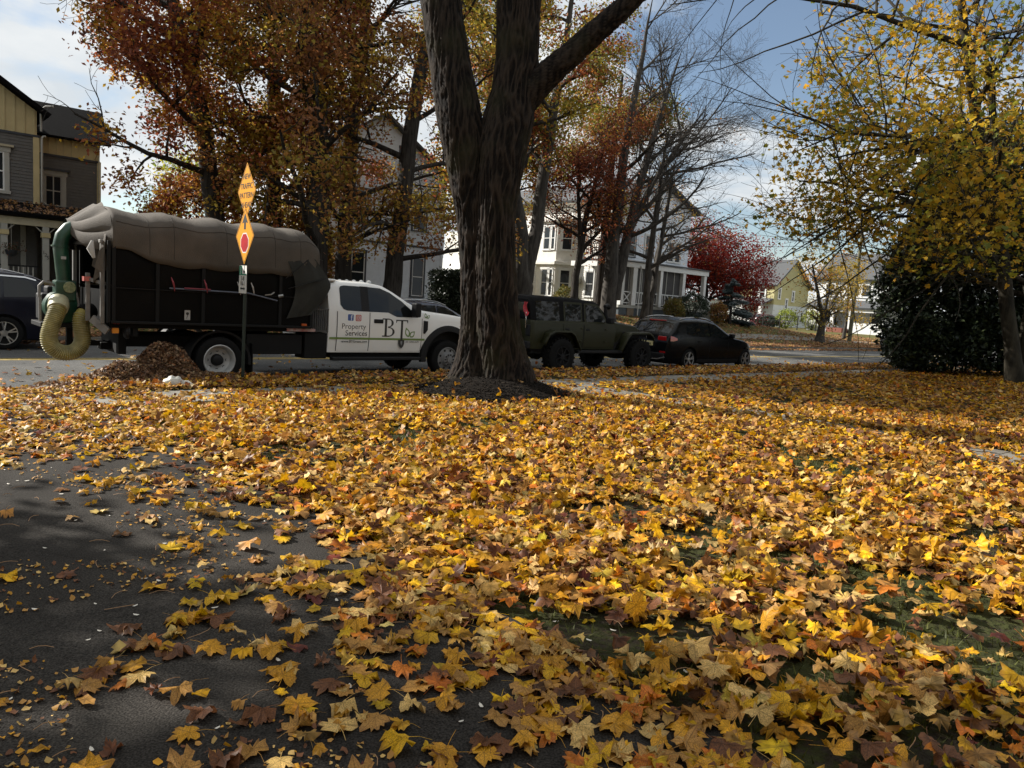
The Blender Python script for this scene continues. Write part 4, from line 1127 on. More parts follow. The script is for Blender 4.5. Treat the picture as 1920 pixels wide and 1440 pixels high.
# ------------------------------------------------------------------ vehicles
m_tyre = M('tyre_rubber', (0.006, 0.006, 0.006), .85, var=.2, scale=20, bump=.2, bscale=60, spec=.2)
m_black = M('black_plastic', (0.007, 0.007, 0.008), .6, var=.2, spec=.3)
m_under = M('underbody', (0.008, 0.008, 0.008), .9)
m_glass = glass('car_glass', (.012, .014, .015))
m_chrome = M('bright_metal', (.55, .55, .55), .2, 1.0, var=.05)
m_rimgrey = M('painted_rim', (.34, .34, .33), .5, .2, var=.12)
m_red = M('tail_lamp_red', (.35, .01, .012), .15, var=.1, coat=1)
m_white_lens = M('clear_lens', (.6, .6, .58), .12, var=.05, coat=1)
m_amber = M('amber_lens', (.6, .2, .02), .2, var=.05, coat=1)
m_plate = M('plate_buff', (.62, .55, .28), .5, var=.08)

def lerpf(pts):
    xs = [p[0] for p in pts]; ys = [p[1] for p in pts]
    return lambda x: float(np.interp(x, xs, ys))
class Body:
    def __init__(s, x0, x1, top, belt, sill, W2, plan, tumble, tuck=.06, arches=(), crown=.03, edge=.08):
        s.x0, s.x1 = x0, x1; s.top = lerpf(top); s.belt = lerpf(belt); s.sillf = lerpf(sill) if hasattr(sill, '__len__') else (lambda x: sill)
        s.W2 = W2; s.plan = lerpf(plan); s.tumble = tumble; s.tuck = tuck; s.arches = arches; s.crown = crown; s.edge = edge; s.topx = [p[0] for p in top]
    def bot(s, x):
        z = s.sillf(x)
        for cx, cz, r in s.arches:
            if abs(x - cx) < r: z = max(z, cz + math.sqrt(r * r - (x - cx) ** 2))
        return z
    def hw(s, x, z):
        w = s.W2 * s.plan(x); b = s.belt(x)
        if z > b: w -= s.tumble * (z - b)
        else:
            t = min(1, max(0, (b - z) / max(.05, b - s.sillf(x))))
            w -= s.tuck * t ** 3 - .012 * math.sin(math.pi * t)
        return w
    def xs(s, a=None, b=None, n=64):
        a = s.x0 if a is None else a; b = s.x1 if b is None else b
        x = list(np.linspace(a, b, n)) + [q for q in s.topx if a < q < b]
        for cx, cz, r in s.arches:
            x += [cx + r * .999 * math.cos(t) for t in np.linspace(0, math.pi, 17)] + [cx - r * 1.001, cx + r * 1.001]
        return sorted(set(round(min(max(q, a), b), 4) for q in x))
    def shell(s, name, mat, root, a=None, b=None, cap=True):
        mb = MB(); rows = []
        for x in s.xs(a, b):
            t = s.top(x); zb = s.bot(x); bl = min(s.belt(x), t - .09); bl = max(bl, zb + .02)
            pts = []
            for f in np.linspace(0, 1, 7):
                z = zb + (bl - zb) * f; pts.append((s.hw(x, z), z))
            for f, ins in ((.3, 0), (.6, 0), (.82, .006), (.94, .028), (1.0, s.edge)):
                z = bl + (t - bl) * f; pts.append((max(.02, s.hw(x, z) - ins * s.plan(x)), z))
            w = pts[-1][0]
            for f in (.66, .33): pts.append((w * f, t + s.crown * (1 - f * f)))
            ring = [(x, -y, z) for y, z in pts] + [(x, 0, t + s.crown)] + [(x, y, z) for y, z in reversed(pts)]
            rows.append(ring)
        mb.grid(rows)
        if cap:
            n = len(rows[0]); m = len(rows)
            mb.f.append(tuple(range(n))); mb.f.append(tuple((m - 1) * n + i for i in range(n - 1, -1, -1)))
        return mb.build(name, mat, root, smooth=38)
    def patch(s, name, mat, root, lo, hi, side, off=.006, n=16, rows=5, thick=0):
        """panel on the side between two outlines"""
        lof, hif = lerpf(lo), lerpf(hi); a = max(lo[0][0], hi[0][0]); b = min(lo[-1][0], hi[-1][0])
        x = sorted(set(list(np.linspace(a, b, n)) + [p[0] for p in lo + hi if a <= p[0] <= b]))
        mb = MB(); g = []
        for q in x:
            l, h = lof(q), hif(q)
            l = max(l, s.bot(q) + .005)
            g.append([(q, side * (s.hw(q, l + (h - l) * f) + off), l + (h - l) * f) for f in np.linspace(0, 1, rows)])
        mb.grid(g)
        o = mb.build(name, mat, root, smooth=40)
        if thick:
            m = o.modifiers.new('t', 'SOLIDIFY'); m.thickness = thick; m.offset = 1 if side > 0 else -1; m.use_even_offset = False
        return o
    def top_patch(s, name, mat, root, a, b, inset, off=.006, n=10):
        mb = MB(); g = []
        for q in np.linspace(a, b, n):
            t = s.top(q); w = s.hw(q, t) - inset * 1.0
            g.append([(q, w * f, t + s.crown * (1 - f * f) + off) for f in (-1, -.66, -.33, 0, .33, .66, 1)])
        mb.grid(g)
        return mb.build(name, mat, root, smooth=60)
    def flare(s, name, mat, root, cx, cz, r0, r1, side, off=.03, a0=-8, a1=188, n=22):
        mb = MB(); rows = []
        for k in range(n + 1):
            an = R(a0 + (a1 - a0) * k / n); c, q = math.cos(an), math.sin(an)
            y = lambda r: s.hw(cx + r * c, max(cz + r * q, s.sillf(cx)))
            base = s.hw(cx, cz + r0)
            rows.append([(cx + r0 * c, side * (base - .12), cz + r0 * q), (cx + r0 * c, side * (base + off), cz + r0 * q), (cx + (r0 + r1) / 2 * c, side * (base + off), cz + (r0 + r1) / 2 * q), (cx + r1 * c, side * (base + off * .7), cz + r1 * q), (cx + r1 * c * 1.01, side * (base - .03), cz + r1 * q * 1.01)])
        mb.grid(rows)
        return mb.build(name, mat, root, smooth=40)
def wheel(root, x, z, yo, side, r, w, rimr, style, mat=None, knob=False, n=32):
    """tyre with its rim; yo is the outer face"""
    yc = side * (yo - w / 2)
    mb = MB()
    prof = [(-w / 2 + .01, rimr - .01), (-w / 2, rimr + .02), (-w / 2, r * .9), (-w / 2 + .025, r * .985), (-w * .2, r), (w * .2, r), (w / 2 - .025, r * .985), (w / 2, r * .9), (w / 2, rimr + .02), (w / 2 - .01, rimr - .01)]
    mb.lathe(prof, (x, yc, z), 'y', n)
    if knob:
        for k in range(26):
            an = 2 * math.pi * k / 26
            for q in (-1, 1):
                c = Vector((x + (r + .004) * math.cos(an + q * .06), yc + q * w * .33, z + (r + .004) * math.sin(an + q * .06)))
                t = Vector((-math.sin(an), 0, math.cos(an)))
                mb.bar(c - t * .022, c + t * .022, .022, w * .28)
    o = mb.build('wheel', m_tyre, root, smooth=40)
    f = side * (w / 2)
    def L(mbx, prof): mbx.lathe([(yc * 0 + side * a, b) for a, b in prof], (x, yc, z), 'y', 28)
    rm = mat or m_rimgrey
    mb = MB()
    if style == 'dish':
        L(mb, [(w / 2 - .005, rimr), (w / 2 + .004, rimr - .012), (w / 2 - .01, rimr - .03), (w / 2 - .05, rimr - .045), (w / 2 - .12, rimr - .06), (w / 2 - .15, rimr * .45), (w / 2 - .15, 0.001)])
        mb.build('rim', rm, o, smooth=40)
        mb = MB()
        for k in range(8):
            a = 2 * math.pi * k / 8
            L2 = (x + rimr * .62 * math.cos(a), yc + side * (w / 2 - .142), z + rimr * .62 * math.sin(a))
            mb.lathe([(0, .001), (side * .006, .03)], L2, 'y', 8)
        L(mb, [(w / 2 - .149, .105), (w / 2 - .07, .09), (w / 2 - .05, .06), (w / 2 - .05, .001)])
        mb.build('hub', m_black, o, smooth=40)
    elif style == 'hub':
        L(mb, [(w / 2 - .005, rimr), (w / 2, rimr - .012), (w / 2 - .03, rimr - .03), (w / 2 - .02, rimr * .62), (w / 2 + .055, rimr * .5), (w / 2 + .06, rimr * .26), (w / 2 + .085, rimr * .24), (w / 2 + .09, .001)])
        mb.build('rim', rm, o, smooth=40)
        mb = MB()
        for k in range(10):
            a = 2 * math.pi * k / 10
            c = (x + rimr * .40 * math.cos(a), yc + side * (w / 2 + .056), z + rimr * .40 * math.sin(a))
            mb.lathe([(0, .016), (side * .025, .014), (side * .026, .001)], c, 'y', 6)
        mb.build('lug_nuts', m_black, o)
        mb = MB()
        for k in range(8):
            a = 2 * math.pi * (k + .5) / 8
            c = (x + rimr * .76 * math.cos(a), yc + side * (w / 2 - .021), z + rimr * .76 * math.sin(a))
            mb.lathe([(0, .001), (side * .004, .026)], c, 'y', 8)
        mb.build('rim_holes', m_under, o)
    else:
        L(mb, [(w / 2 - .004, rimr), (w / 2 + .004, rimr - .01), (w / 2 - .012, rimr - .025), (w / 2 - .06, rimr - .04), (w / 2 - .07, rimr * .4), (w / 2 - .07, .001)])
        mb.build('rim_barrel', m_under if style == 'alloy' else rm, o, smooth=40)
        mb = MB(); k = 5 if style == 'alloy' else 8
        for j in range(k):
            for dv in ((-.16, .16) if style == 'alloy' else (0,)):
                a = 2 * math.pi * j / k + .3; b = a + dv
                p = Vector((x + .05 * math.cos(a), yc + side * (w / 2 - .02), z + .05 * math.sin(a))); q = Vector((x + (rimr - .012) * math.cos(b), yc + side * (w / 2 - .006), z + (rimr - .012) * math.sin(b)))
                mb.bar(p, q, .03, .026)
        L(mb, [(w / 2 - .03, .07), (w / 2, .065), (w / 2 + .004, .001)]); L(mb, [(w / 2 - .02, rimr), (w / 2 + .005, rimr - .004), (w / 2 + .003, rimr - .02), (w / 2 - .02, rimr - .024)])
        mb.build('rim', rm, o, smooth=40)
    return o
def under(root, x0, x1, w, z0, z1):
    MB().box(x0, x1, -w, w, z0, z1).build('underbody', m_under, root)

# ---- white leaf collection truck: rear axle at the origin, front towards +x, near side -y
TV = 1.02
truck = road_empty('leaf_truck', 0, TV)
tag(truck, 'white extended cab work truck with black dump box under an arched brown tarp', 'truck')
m_white = M('white_truck_paint', (.82, .81, .78), .32, var=.03, scale=2, coat=.5)
B = Body(2.06, 5.95, [(2.06, 1.80), (2.12, 1.865), (2.3, 1.90), (3.0, 1.905), (3.3, 1.865), (3.55, 1.75), (3.85, 1.585), (4.18, 1.425), (4.34, 1.40), (5.2, 1.325), (5.75, 1.25), (5.95, 1.12)],
         [(2.06, 1.34), (3.4, 1.33), (4.2, 1.27), (6, 1.18)], .54, 1.0, [(2.06, .985), (2.3, 1), (4.4, 1), (5.3, .985), (5.8, .93), (5.95, .86)], .24, .035, [(4.88, .42, .585)])
B.shell('cab', m_white, truck)
for s in (-1, 1):
    B.patch('rear_side_window', m_glass, truck, [(2.30, 1.46), (2.36, 1.375), (2.44, 1.35), (2.75, 1.345)], [(2.30, 1.77), (2.33, 1.81), (2.40, 1.825), (2.75, 1.825)], s, .006)
    B.patch('window_pillar', m_black, truck, [(2.745, 1.345), (2.93, 1.345)], [(2.745, 1.83), (2.93, 1.83)], s, .005)
    B.patch('front_side_window', m_glass, truck, [(2.925, 1.345), (3.36, 1.345), (3.47, 1.30), (3.56, 1.265), (4.08, 1.265)], [(2.925, 1.825), (3.2, 1.815), (3.42, 1.74), (3.7, 1.58), (4.08, 1.29)], s, .006)
    d = B.patch('rear_door', m_white, truck, [(2.235, .57), (2.925, .57)], [(2.235, 1.335), (2.925, 1.335)], s, .010)
    d2 = B.patch('front_door', m_white, truck, [(2.945, .57), (4.175, .57)], [(2.945, 1.335), (3.36, 1.335), (3.47, 1.29), (3.56, 1.255), (4.10, 1.255), (4.175, 1.25)], s, .010)
    for nm, x in (('a', 2.228), ('b', 2.935), ('c', 4.182)):
        B.patch('door_seam', m_under, truck, [(x - .006, .57), (x + .006, .57)], [(x - .006, 1.33 if x < 4 else 1.25), (x + .006, 1.33 if x < 4 else 1.25)], s, .008, n=2)
    MB().box(3.03, 3.24, s * 1.012 - .022, s * 1.012 + .022, 1.125, 1.205).build('handle', m_black, d2, bevel=.012)
    B.patch('stripe', M('green_stripe', (.16, .24, .06), .5, var=.08), truck, [(2.08, .795), (4.26, .795)], [(2.08, .835), (4.26, .835)], s, .0135, n=20, rows=2)
    B.patch('fender_vent', m_black, truck, [(4.22, .95), (4.26, .93), (4.33, 1.02)], [(4.22, 1.21), (4.33, 1.20)], s, .012)
    B.flare('wheel_flare', m_black, truck, 4.88, .42, .58, .70, s, .045, a0=-6, a1=186)
    wheel(truck, 4.88, .40, 1.03, s, .405, .23, .26, 'hub', M('front_rim', (.2, .2, .2), .5, .2))
    wheel(truck, 0, .40, 1.06, s, .405, .22, .275, 'dish', M('rear_rim', (.42, .42, .41), .5, .2))
    wheel(truck, 0, .40, .80, s, .405, .22, .275, 'dish', M('rear_rim', (.42, .42, .41), .5, .2))
    # mirror on its arm
    mb = MB(); mb.box(3.86, 3.99, s * 1.16 - .1, s * 1.16 + .1, 1.28, 1.57); mi = mb.build('mirror', m_black, truck, bevel=.03)
    MB().box(3.99, 4.0, s * 1.16 - .05, s * 1.16 + .06, 1.33, 1.38).build('mirror_lamp', m_amber, mi)
    MB().bar((3.95, s * .92, 1.38), (3.93, s * 1.1, 1.38), .05, .08).build('mirror_arm', m_black, mi)
    MB().box(2.12, 4.15, s * .98 - .1, s * .98 + .03, .39, .455).build('running_board', m_black, truck, bevel=.015)
B.top_patch('windshield', m_glass, truck, 3.38, 4.12, .10)
mb = MB(); mb.box(1.88, 2.25, -.86, .86, 1.885, 1.935); mb.build('roof_visor', m_white, truck, bevel=.02)
for k in range(5):
    mb = MB(); mb.lathe([(0, .05), (.03, .042), (.045, .02), (.047, .001)], (3.12, -.6 + .3 * k, 1.915), 'z', 10); mb.build('marker_lamp', m_white_lens, truck)
MB().box(5.9, 6.02, -.96, .96, .55, .85).build('front_bumper', m_chrome, truck, bevel=.03)
MB().box(5.93, 5.97, -.6, .6, .82, 1.13).build('grille', m_black, truck, bevel=.01)
under(truck, 2.2, 5.7, .82, .42, 1.1)
# painted lettering on both doors' near side
m_ink = M('dark_lettering', (.022, .020, .017), .5, var=.1)
m_leafgreen = M('logo_green', (.13, .22, .05), .5, var=.1)
YT = -1.0 - .0165
def dpoly(mb, pts, y=YT, t=.002):
    mb.prism(pts, lambda a, b, k: (a, y - t * k, b))
def serif_b(mb, x, z0, h, w):
    dpoly(mb, [(x + .10 * h, z0 + .02), (x + .24 * h, z0 + .02), (x + .24 * h, z0 + h - .02), (x + .10 * h, z0 + h - .02)])
    dpoly(mb, [(x - .02, z0), (x + .36 * h, z0), (x + .36 * h, z0 + .022), (x - .02, z0 + .022)], YT - .0003)
    dpoly(mb, [(x - .02, z0 + h - .022), (x + .36 * h, z0 + h - .022), (x + .36 * h, z0 + h), (x - .02, z0 + h)], YT - .0003)
    for cz, rz, rx in ((z0 + h * .755, h * .245, w * .44), (z0 + h * .27, h * .27, w * .54)):
        n = 12; cx = x + .30 * h
        out = [(cx + rx * math.sin(math.pi * k / n), cz + rz * math.cos(math.pi * k / n)) for k in range(n + 1)]
        inn = [(cx + (rx - .052 * math.sin(math.pi * k / n)) * math.sin(math.pi * k / n), cz + (rz - .02) * math.cos(math.pi * k / n)) for k in range(n + 1)]
        for k in range(n):
            dpoly(mb, [out[k], out[k + 1], inn[k + 1], inn[k]], YT - .0006)
mb = MB(); serif_b(mb, 3.245, .862, .365, .30)
dpoly(mb, [(3.545, 1.185), (3.83, 1.185), (3.83, 1.208), (3.545, 1.208)])
dpoly(mb, [(3.545, 1.145), (3.556, 1.145), (3.572, 1.19), (3.545, 1.19)], YT - .0003); dpoly(mb, [(3.83, 1.145), (3.83, 1.19), (3.803, 1.19), (3.819, 1.145)], YT - .0003)
dpoly(mb, [(3.662, .78), (3.712, .78), (3.712, 1.19), (3.662, 1.19)], YT - .0006)
mb.build('company_letters', m_ink, truck)
mb = MB(); dpoly(mb, [(3.612, .80), (3.762, .80), (3.757, .72), (3.735, .67), (3.687, .625), (3.64, .67), (3.617, .72)], YT - .0012); mb.build('spade_mark', m_ink, truck)
mb = MB(); dpoly(mb, [(3.665, .775), (3.709, .775), (3.705, .73), (3.687, .69), (3.669, .73)], YT - .004); mb.build('spade_highlight', M('mark_grey', (.25, .25, .25), .5), truck)
def leaf_mark(cx, cz, s, name):
    mb = MB()
    for sg, tilt, ln in ((-1, .35, .21), (1, -.75, .17)):
        b = Vector((cx + sg * .015 * s, cz)); d = Vector((math.sin(-tilt), math.cos(tilt))); p = Vector((d.y, -d.x))
        out = [b + d * (ln * s * t) + p * (.058 * s * math.sin(math.pi * t ** .8)) for t in np.linspace(0, 1, 9)]
        out2 = [b + d * (ln * s * t) - p * (.058 * s * math.sin(math.pi * t ** .8)) for t in np.linspace(1, 0, 9)]
        i1 = [b + d * (ln * s * (.14 + .66 * t)) + p * (.034 * s * math.sin(math.pi * t)) for t in np.linspace(0, 1, 9)]
        i2 = [b + d * (ln * s * (.14 + .66 * t)) - p * (.034 * s * math.sin(math.pi * t)) for t in np.linspace(1, 0, 9)]
        for k in range(8):
            dpoly(mb, [tuple(out[k]), tuple(out[k + 1]), tuple(i1[k + 1]), tuple(i1[k])]); dpoly(mb, [tuple(out2[k]), tuple(out2[k + 1]), tuple(i2[k + 1]), tuple(i2[k])], YT - .0004)
    mb.build(name, m_leafgreen, truck)
leaf_mark(3.875, .86, 1.0, 'leaf_logo'); leaf_mark(4.29, 1.26, .55, 'leaf_logo')
fm = lambda x, z: facing((x, YT - .001, z), (1, 0, 0), (0, 0, 1))
text_obj('Property', .148, m_ink, truck, fm(2.585, 1.045)); text_obj('Services', .148, m_ink, truck, fm(2.645, .915)); text_obj('www.BTGreen.com', .070, m_ink, truck, fm(2.61, .757)); text_obj('4X4  SUPER DUTY', .042, m_ink, truck, fm(3.955, .762))
def rsq(x, z, h, r=.03, n=4):
    p = []
    for cx, cz, a0 in ((x + h - r, z + h - r, 0), (x - h + r, z + h - r, 90), (x - h + r, z - h + r, 180), (x + h - r, z - h + r, 270)):
        p += [(cx + r * math.cos(R(a0 + 90 * k / n)), cz + r * math.sin(R(a0 + 90 * k / n))) for k in range(n + 1)]
    return p
mb = MB(); dpoly(mb, rsq(2.51, 1.22, .062, .018)); fb = mb.build('blue_badge', M('badge_blue', (.06, .11, .32), .4, var=.05), truck)
text_obj('f', .16, M('badge_white', (.75, .75, .75), .4, var=.02), fb, facing((2.525, YT - .0035, 1.213), (1, 0, 0), (0, 0, 1)))
mb = MB(); dpoly(mb, rsq(2.68, 1.215, .062, .022)); ig = mb.build('red_badge', M('badge_red', (.48, .05, .09), .4, var=.5, scale=9, col2=(.55, .14, .03)), truck)
mb = MB()
def ring(mb, cx, cz, r0, r1, n=20):
    for k in range(n):
        a, b = 2 * math.pi * k / n, 2 * math.pi * (k + 1) / n
        dpoly(mb, [(cx + r1 * math.cos(a), cz + r1 * math.sin(a)), (cx + r1 * math.cos(b), cz + r1 * math.sin(b)), (cx + r0 * math.cos(b), cz + r0 * math.sin(b)), (cx + r0 * math.cos(a), cz + r0 * math.sin(a))], YT - .003, .001)
ring(mb, 2.68, 1.215, .017, .026); p = rsq(2.68, 1.215, .045, .018); q = rsq(2.68, 1.215, .037, .014)
for k in range(len(p)): j = (k + 1) % len(p); dpoly(mb, [p[k], p[j], q[j], q[k]], YT - .003, .001)
ring(mb, 2.704, 1.239, .001, .006, 8); mb.build('camera_mark', M('badge_white', (.75, .75, .75), .4), ig)

# chassis, dump box and tarp
m_box = M('black_box_paint', (.0022, .0021, .0019), .55, var=.45, scale=2.2, bump=.15, bscale=5, spec=.10)
m_frame = M('chassis_black', (.005, .005, .005), .7, spec=.25)
mb = MB()
for s in (-1, 1): mb.box(-1.35, 4.2, s * .42 - .05, s * .42 + .05, .58, .78)
mb.box(-.12, .12, -.8, .8, .34, .46); mb.lathe([(-.2, .001), (-.17, .15), (0, .19), (.17, .15), (.2, .001)], (0, 0, .4), 'y', 14)
mb.box(.5, 1.55, -.95, -.5, .5, .86); mb.box(.6, 1.5, .5, .95, .5, .86); mb.box(1.6, 2.05, -.96, -.55, .42, .9)
mb.build('chassis', m_frame, truck, bevel=.01)
BX0, BX1, BW, BZ0, BZ1 = -1.70, 1.66, 1.04, 1.00, 2.20
mb = MB(); mb.box(BX0, BX1, -BW + .02, BW - .02, BZ0 - .08, BZ0 + .02); mb.box(BX0, BX0 + .04, -BW + .02, BW - .02, BZ0, 1.5); mb.box(BX1 - .05, BX1, -BW + .02, BW - .02, BZ0, BZ1 + .1)
mb.build('box_floor', m_box, truck)
px = [BX0 + .04, -1.02, -.30, .42, 1.05, BX1]
for s in (-1, 1):
    for k in range(5):
        mb = MB(); mb.box(px[k] + .012, px[k + 1] - .012, s * BW - .012, s * BW + .012, BZ0 + .035, 1.545); mb.build('side_panel', m_box, truck, bevel=.006)
        mb = MB(); g = []
        for i in range(9):
            x = px[k] + .012 + (px[k + 1] - px[k] - .024) * i / 8
            g.append([(x, s * (BW + .012 * math.sin(math.pi * i / 8) * math.sin(math.pi * j / 6) * 2), 1.56 + (BZ1 - 1.56) * j / 6) for j in range(7)])
        mb.grid(g); mb.build('side_panel', m_box, truck, smooth=60)
    for x in px:
        MB().box(x - .028, x + .028, s * (BW + .02) - .02, s * (BW + .02) + .02, BZ0, BZ1).build('stake', m_frame, truck, bevel=.006)
    MB().box(BX0, BX1, s * (BW + .03) - .03, s * (BW + .03) + .03, BZ0 - .01, BZ0 + .035).build('rub_rail', m_frame, truck, bevel=.008)
    MB().box(BX0, BX1, s * (BW + .03) - .012, s * (BW + .03) + .012, 1.54, 1.556).build('mid_rail', m_frame, truck)
    # rear fender over the dual wheels
    mb = MB(); g = []
    for k in range(17):
        a = R(-6 + 192 * k / 16)
        g.append([(.50 * math.cos(a), s * .60, .38 + .50 * math.sin(a)), (.50 * math.cos(a), s * 1.06, .38 + .50 * math.sin(a)), (.54 * math.cos(a), s * 1.075, .38 + .54 * math.sin(a))])
    mb.grid(g); mb.build('rear_fender', m_black, truck, smooth=40)
    MB().box(.56, .575, s * .83 - .24, s * .83 + .24, .12, .7).build('mud_flap', m_tyre, truck)
# white stuff on the side: sticker, tools, straps, marker lamps
mb = MB(); mb.box(-.60, -.51, -BW - .036, -BW - .03, 1.08, 1.24); st = mb.build('sticker', M('sticker_white', (.33, .33, .32), .5), truck)
mb = MB(); mb.lathe([(0, .024), (-.002, .001)], (-.555, -BW - .037, 1.185), 'y', 12); mb.bar((-.545, -BW - .038, 1.17), (-.575, -BW - .038, 1.10), .014, .004); mb.build('sticker_mark', m_ink, st)
for x, c in ((-1.62, m_red), (1.52, M('side_lamp', (.45, .08, .01), .3))):
    MB().box(x - .05, x + .05, -BW - .045, -BW - .012, .985 if x < 0 else 1.03, 1.03 if x < 0 else 1.075).build('side_marker', c, truck, bevel=.006)
mb = MB(); mb.box(1.2, 1.76, -BW - .008, -BW + .002, .93, .985); rs = mb.build('reflector_tape', M('reflector_tape', (.40, .36, .33), .4, var=.5, scale=14, col2=(.32, .05, .04)), truck)
mb = MB(); mb.tube([(-.85, -BW - .06, 1.585), (.45, -BW - .07, 1.575), (.98, -BW - .06, 1.47)], .014, 6); mb.build('rake_handle', M('handle_blue_grey', (.08, .09, .12), .4), truck)
mb = MB(); mb.tube([(-.62, -BW - .075, 1.60), (-.2, -BW - .075, 1.60)], .013, 6); mb.build('tool_handle', M('handle_red', (.16, .015, .03), .5), truck)
for x, c in ((-.80, (.20, .025, .035)), (-.28, (.22, .03, .045)), (.28, (.35, .33, .31)), (.52, (.35, .33, .31))):
    mb = MB(); mb.tube([(x - .02, -BW - .05, 1.76), (x, -BW - .085, 1.68), (x + .02, -BW - .08, 1.60), (x + .035, -BW - .06, 1.54)], [.006, .016, .012, .005], 6); mb.build('strap', M('strap_%d' % int(c[1] * 1000), c, .6), truck)
mb = MB(); mb.tube([(.75, -BW - .06, 1.56), (.86, -BW - .07, 1.575), (.92, -BW - .06, 1.62)], .013, 5); mb.tube([(1.0, -BW - .05, 1.55), (1.08, -BW - .07, 1.57)], .03, 6); mb.build('rake_heads', M('tool_metal', (.3, .3, .29), .4, .6), truck)
# rear frame of galvanised posts
m_galv = M('galvanised_post', (.17, .16, .15), .6, .2, var=.2)
for s in (-1, 1):
    MB().box(BX0 - .12, BX0 - .06, s * .93 - .035, s * .93 + .035, .98, 2.24).build('rear_post', m_galv, truck, bevel=.006)
    MB().box(BX0 - .05, BX0 - .005, s * BW - .04, s * BW + .03, 1.0, 2.26).build('rear_post', m_frame, truck, bevel=.006)
    MB().box(BX0 - .26, BX0 - .20, s * .66 - .03, s * .66 + .03, 1.0, 1.75).build('gate_post', m_galv, truck, bevel=.006)
mb = MB(); mb.box(BX0 - .13, BX0, -.97, .97, 2.22, 2.27); mb.build('rear_header', m_galv, truck, bevel=.006)
mb = MB(); mb.bar((BX0 - .24, -.64, 1.66), (BX0 - .06, -.95, 1.60), .05, .05); mb.build('gate_latch', m_galv, truck)
MB().box(BX0 - .30, BX0 - .2, -.72, -.6, 1.62, 1.69).build('red_flag', M('faded_red', (.5, .13, .11), .6), truck)
for s in (-1, 1): MB().bar((BX0 - .2, s * .8, 1.05), (BX0 - .02, s * .98, .86), .05, .12).build('gate_hinge', m_galv, truck)
mb = MB(); mb.box(-1.46, -1.34, -.55, .55, .46, .92); mb.box(-1.36, -1.28, -.98, .98, .78, .95); mb.box(-1.62, -1.46, -.12, .12, .50, .62); mb.build('rear_hitch', m_frame, truck, bevel=.01)
mb = MB(); mb.lathe([(0, .001), (.03, .10), (.06, .12), (.09, .115)], (-1.50, -.93, .86), 'x', 16); mb.build('tail_lamp', m_black, truck); MB().box(-1.66, -1.56, -.99, -.9, .83, .93).build('amber_lamp', m_amber, truck, bevel=.01)
# tarp: arched cross sections, higher at each bow
m_tarp = M('brown_tarp', (.070, .057, .044), .85, var=.22, scale=2.6, bump=.35, bscale=90)
bows = [-1.62, -.80, .02, .86, 1.62]
def tarp_h(x): return 2.83 + .035 * (x + 1.6) / 3.2 - .085 * min(1, min(abs(x - b) for b in bows) / .42) ** .9
rows = []
for i in range(66):
    x = -1.68 + 3.46 * i / 65
    h = tarp_h(x); end = 1 - max(0, (x - 1.45) / .33) ** 2 * .5; row = []
    sag = .022 * math.cos((x + 1.6) * 2 * math.pi / .7)
    hem = 2.19 - .24 * sstep(-1.72, -.75, x) - .035 * abs(math.sin((x + .86) * math.pi / .57)) + .05 * sstep(1.2, 1.7, x)
    for j in range(33):
        t = -1 + 2 * j / 32
        if abs(t) > .80:      # skirt below the box rim
            f = (abs(t) - .80) / .20; s = 1 if t > 0 else -1
            row.append((x, s * (BW + .045 + .018 * f * math.sin(x * 9)), 2.285 + (hem - 2.285) * f))
        else:
            a = t / .80 * math.pi / 2; c = math.cos(a); sn = math.sin(a)
            y = (BW + .04) * math.copysign(abs(sn) ** .72, sn)
            z = 2.285 + (h * end + 2.285 * (1 - end) - 2.285 - 0.0) * c ** .62
            fold = .012 * noise.noise(Vector((x * 2.2, t * 3, 4))) + .010 * noise.noise(Vector((x * 9, t * 2.2 + x * 1.5, 8)))
            row.append((x, y, z + fold))
    rows.append(row)
mb = MB(); mb.grid(rows); tp = mb.build('tarp', m_tarp, truck, smooth=60); sm = tp.modifiers.new('t', 'SOLIDIFY'); sm.thickness = .006
for i in (10, 17, 33, 49, 58):
    mb = MB(); mb.tube([(q[0], q[1] * 1.004, q[2] + .004) for q in rows[i][1:-1]], .0075, 5); mb.build('tarp_seam', M('tarp_seam', (.05, .04, .032), .9), tp)
for j in (6, 26):
    mb = MB(); mb.tube([(r[j][0], r[j][1] * 1.006, r[j][2]) for r in rows[1:-1]], .008, 5); mb.build('tarp_hem_rope', M('tarp_seam', (.05, .04, .032), .9), tp)
# gathered rear end of the tarp round the discharge pipe
rows = []
for i in range(15):
    f = i / 14; row = []
    for j in range(49):
        a = -.25 + (math.pi + .5) * j / 48
        ph = 11 * a; amp = .05 * math.sin(math.pi * min(1, f + .15))
        y = (BW + .03) * math.cos(a) * (1 - f) + (.20 * math.cos(a) + .05) * f
        z = (2.27 + (.62 * max(math.sin(a), -.2))) * (1 - f) + (2.42 + .17 * math.sin(a)) * f
        row.append((-1.66 - .44 * f - .06 * math.sin(math.pi * f) + amp * .4 * math.sin(ph + 1), y + amp * .5 * math.cos(ph), z + amp * math.sin(ph) - .08 * math.sin(math.pi * f)))
    rows.append(row)
mb = MB(); mb.grid(rows); mb.build('tarp_gather', m_tarp, truck, smooth=70)
rows = []
for i in range(9):
    f = i / 8; rows.append([(-1.76 - .10 * math.sin(j * 1.5) * f - .05 * f, -1.02 + .5 * j / 10 * (1 - .35 * f), 2.36 - .62 * f * (1 - .25 * math.sin(j * .8))) for j in range(11)])
mb = MB(); mb.grid(rows); mb.build('hanging_tarp_corner', m_tarp, truck, smooth=70)
mb = MB(); mb.tube([(-1.92, -.9, 2.24), (-1.95, -.92, 2.12), (-1.90, -.92, 1.98)], [.02, .055, .02], 9); mb.build('white_rag', M('white_rag', (.42, .41, .39), .8, var=.1), truck, smooth=60)
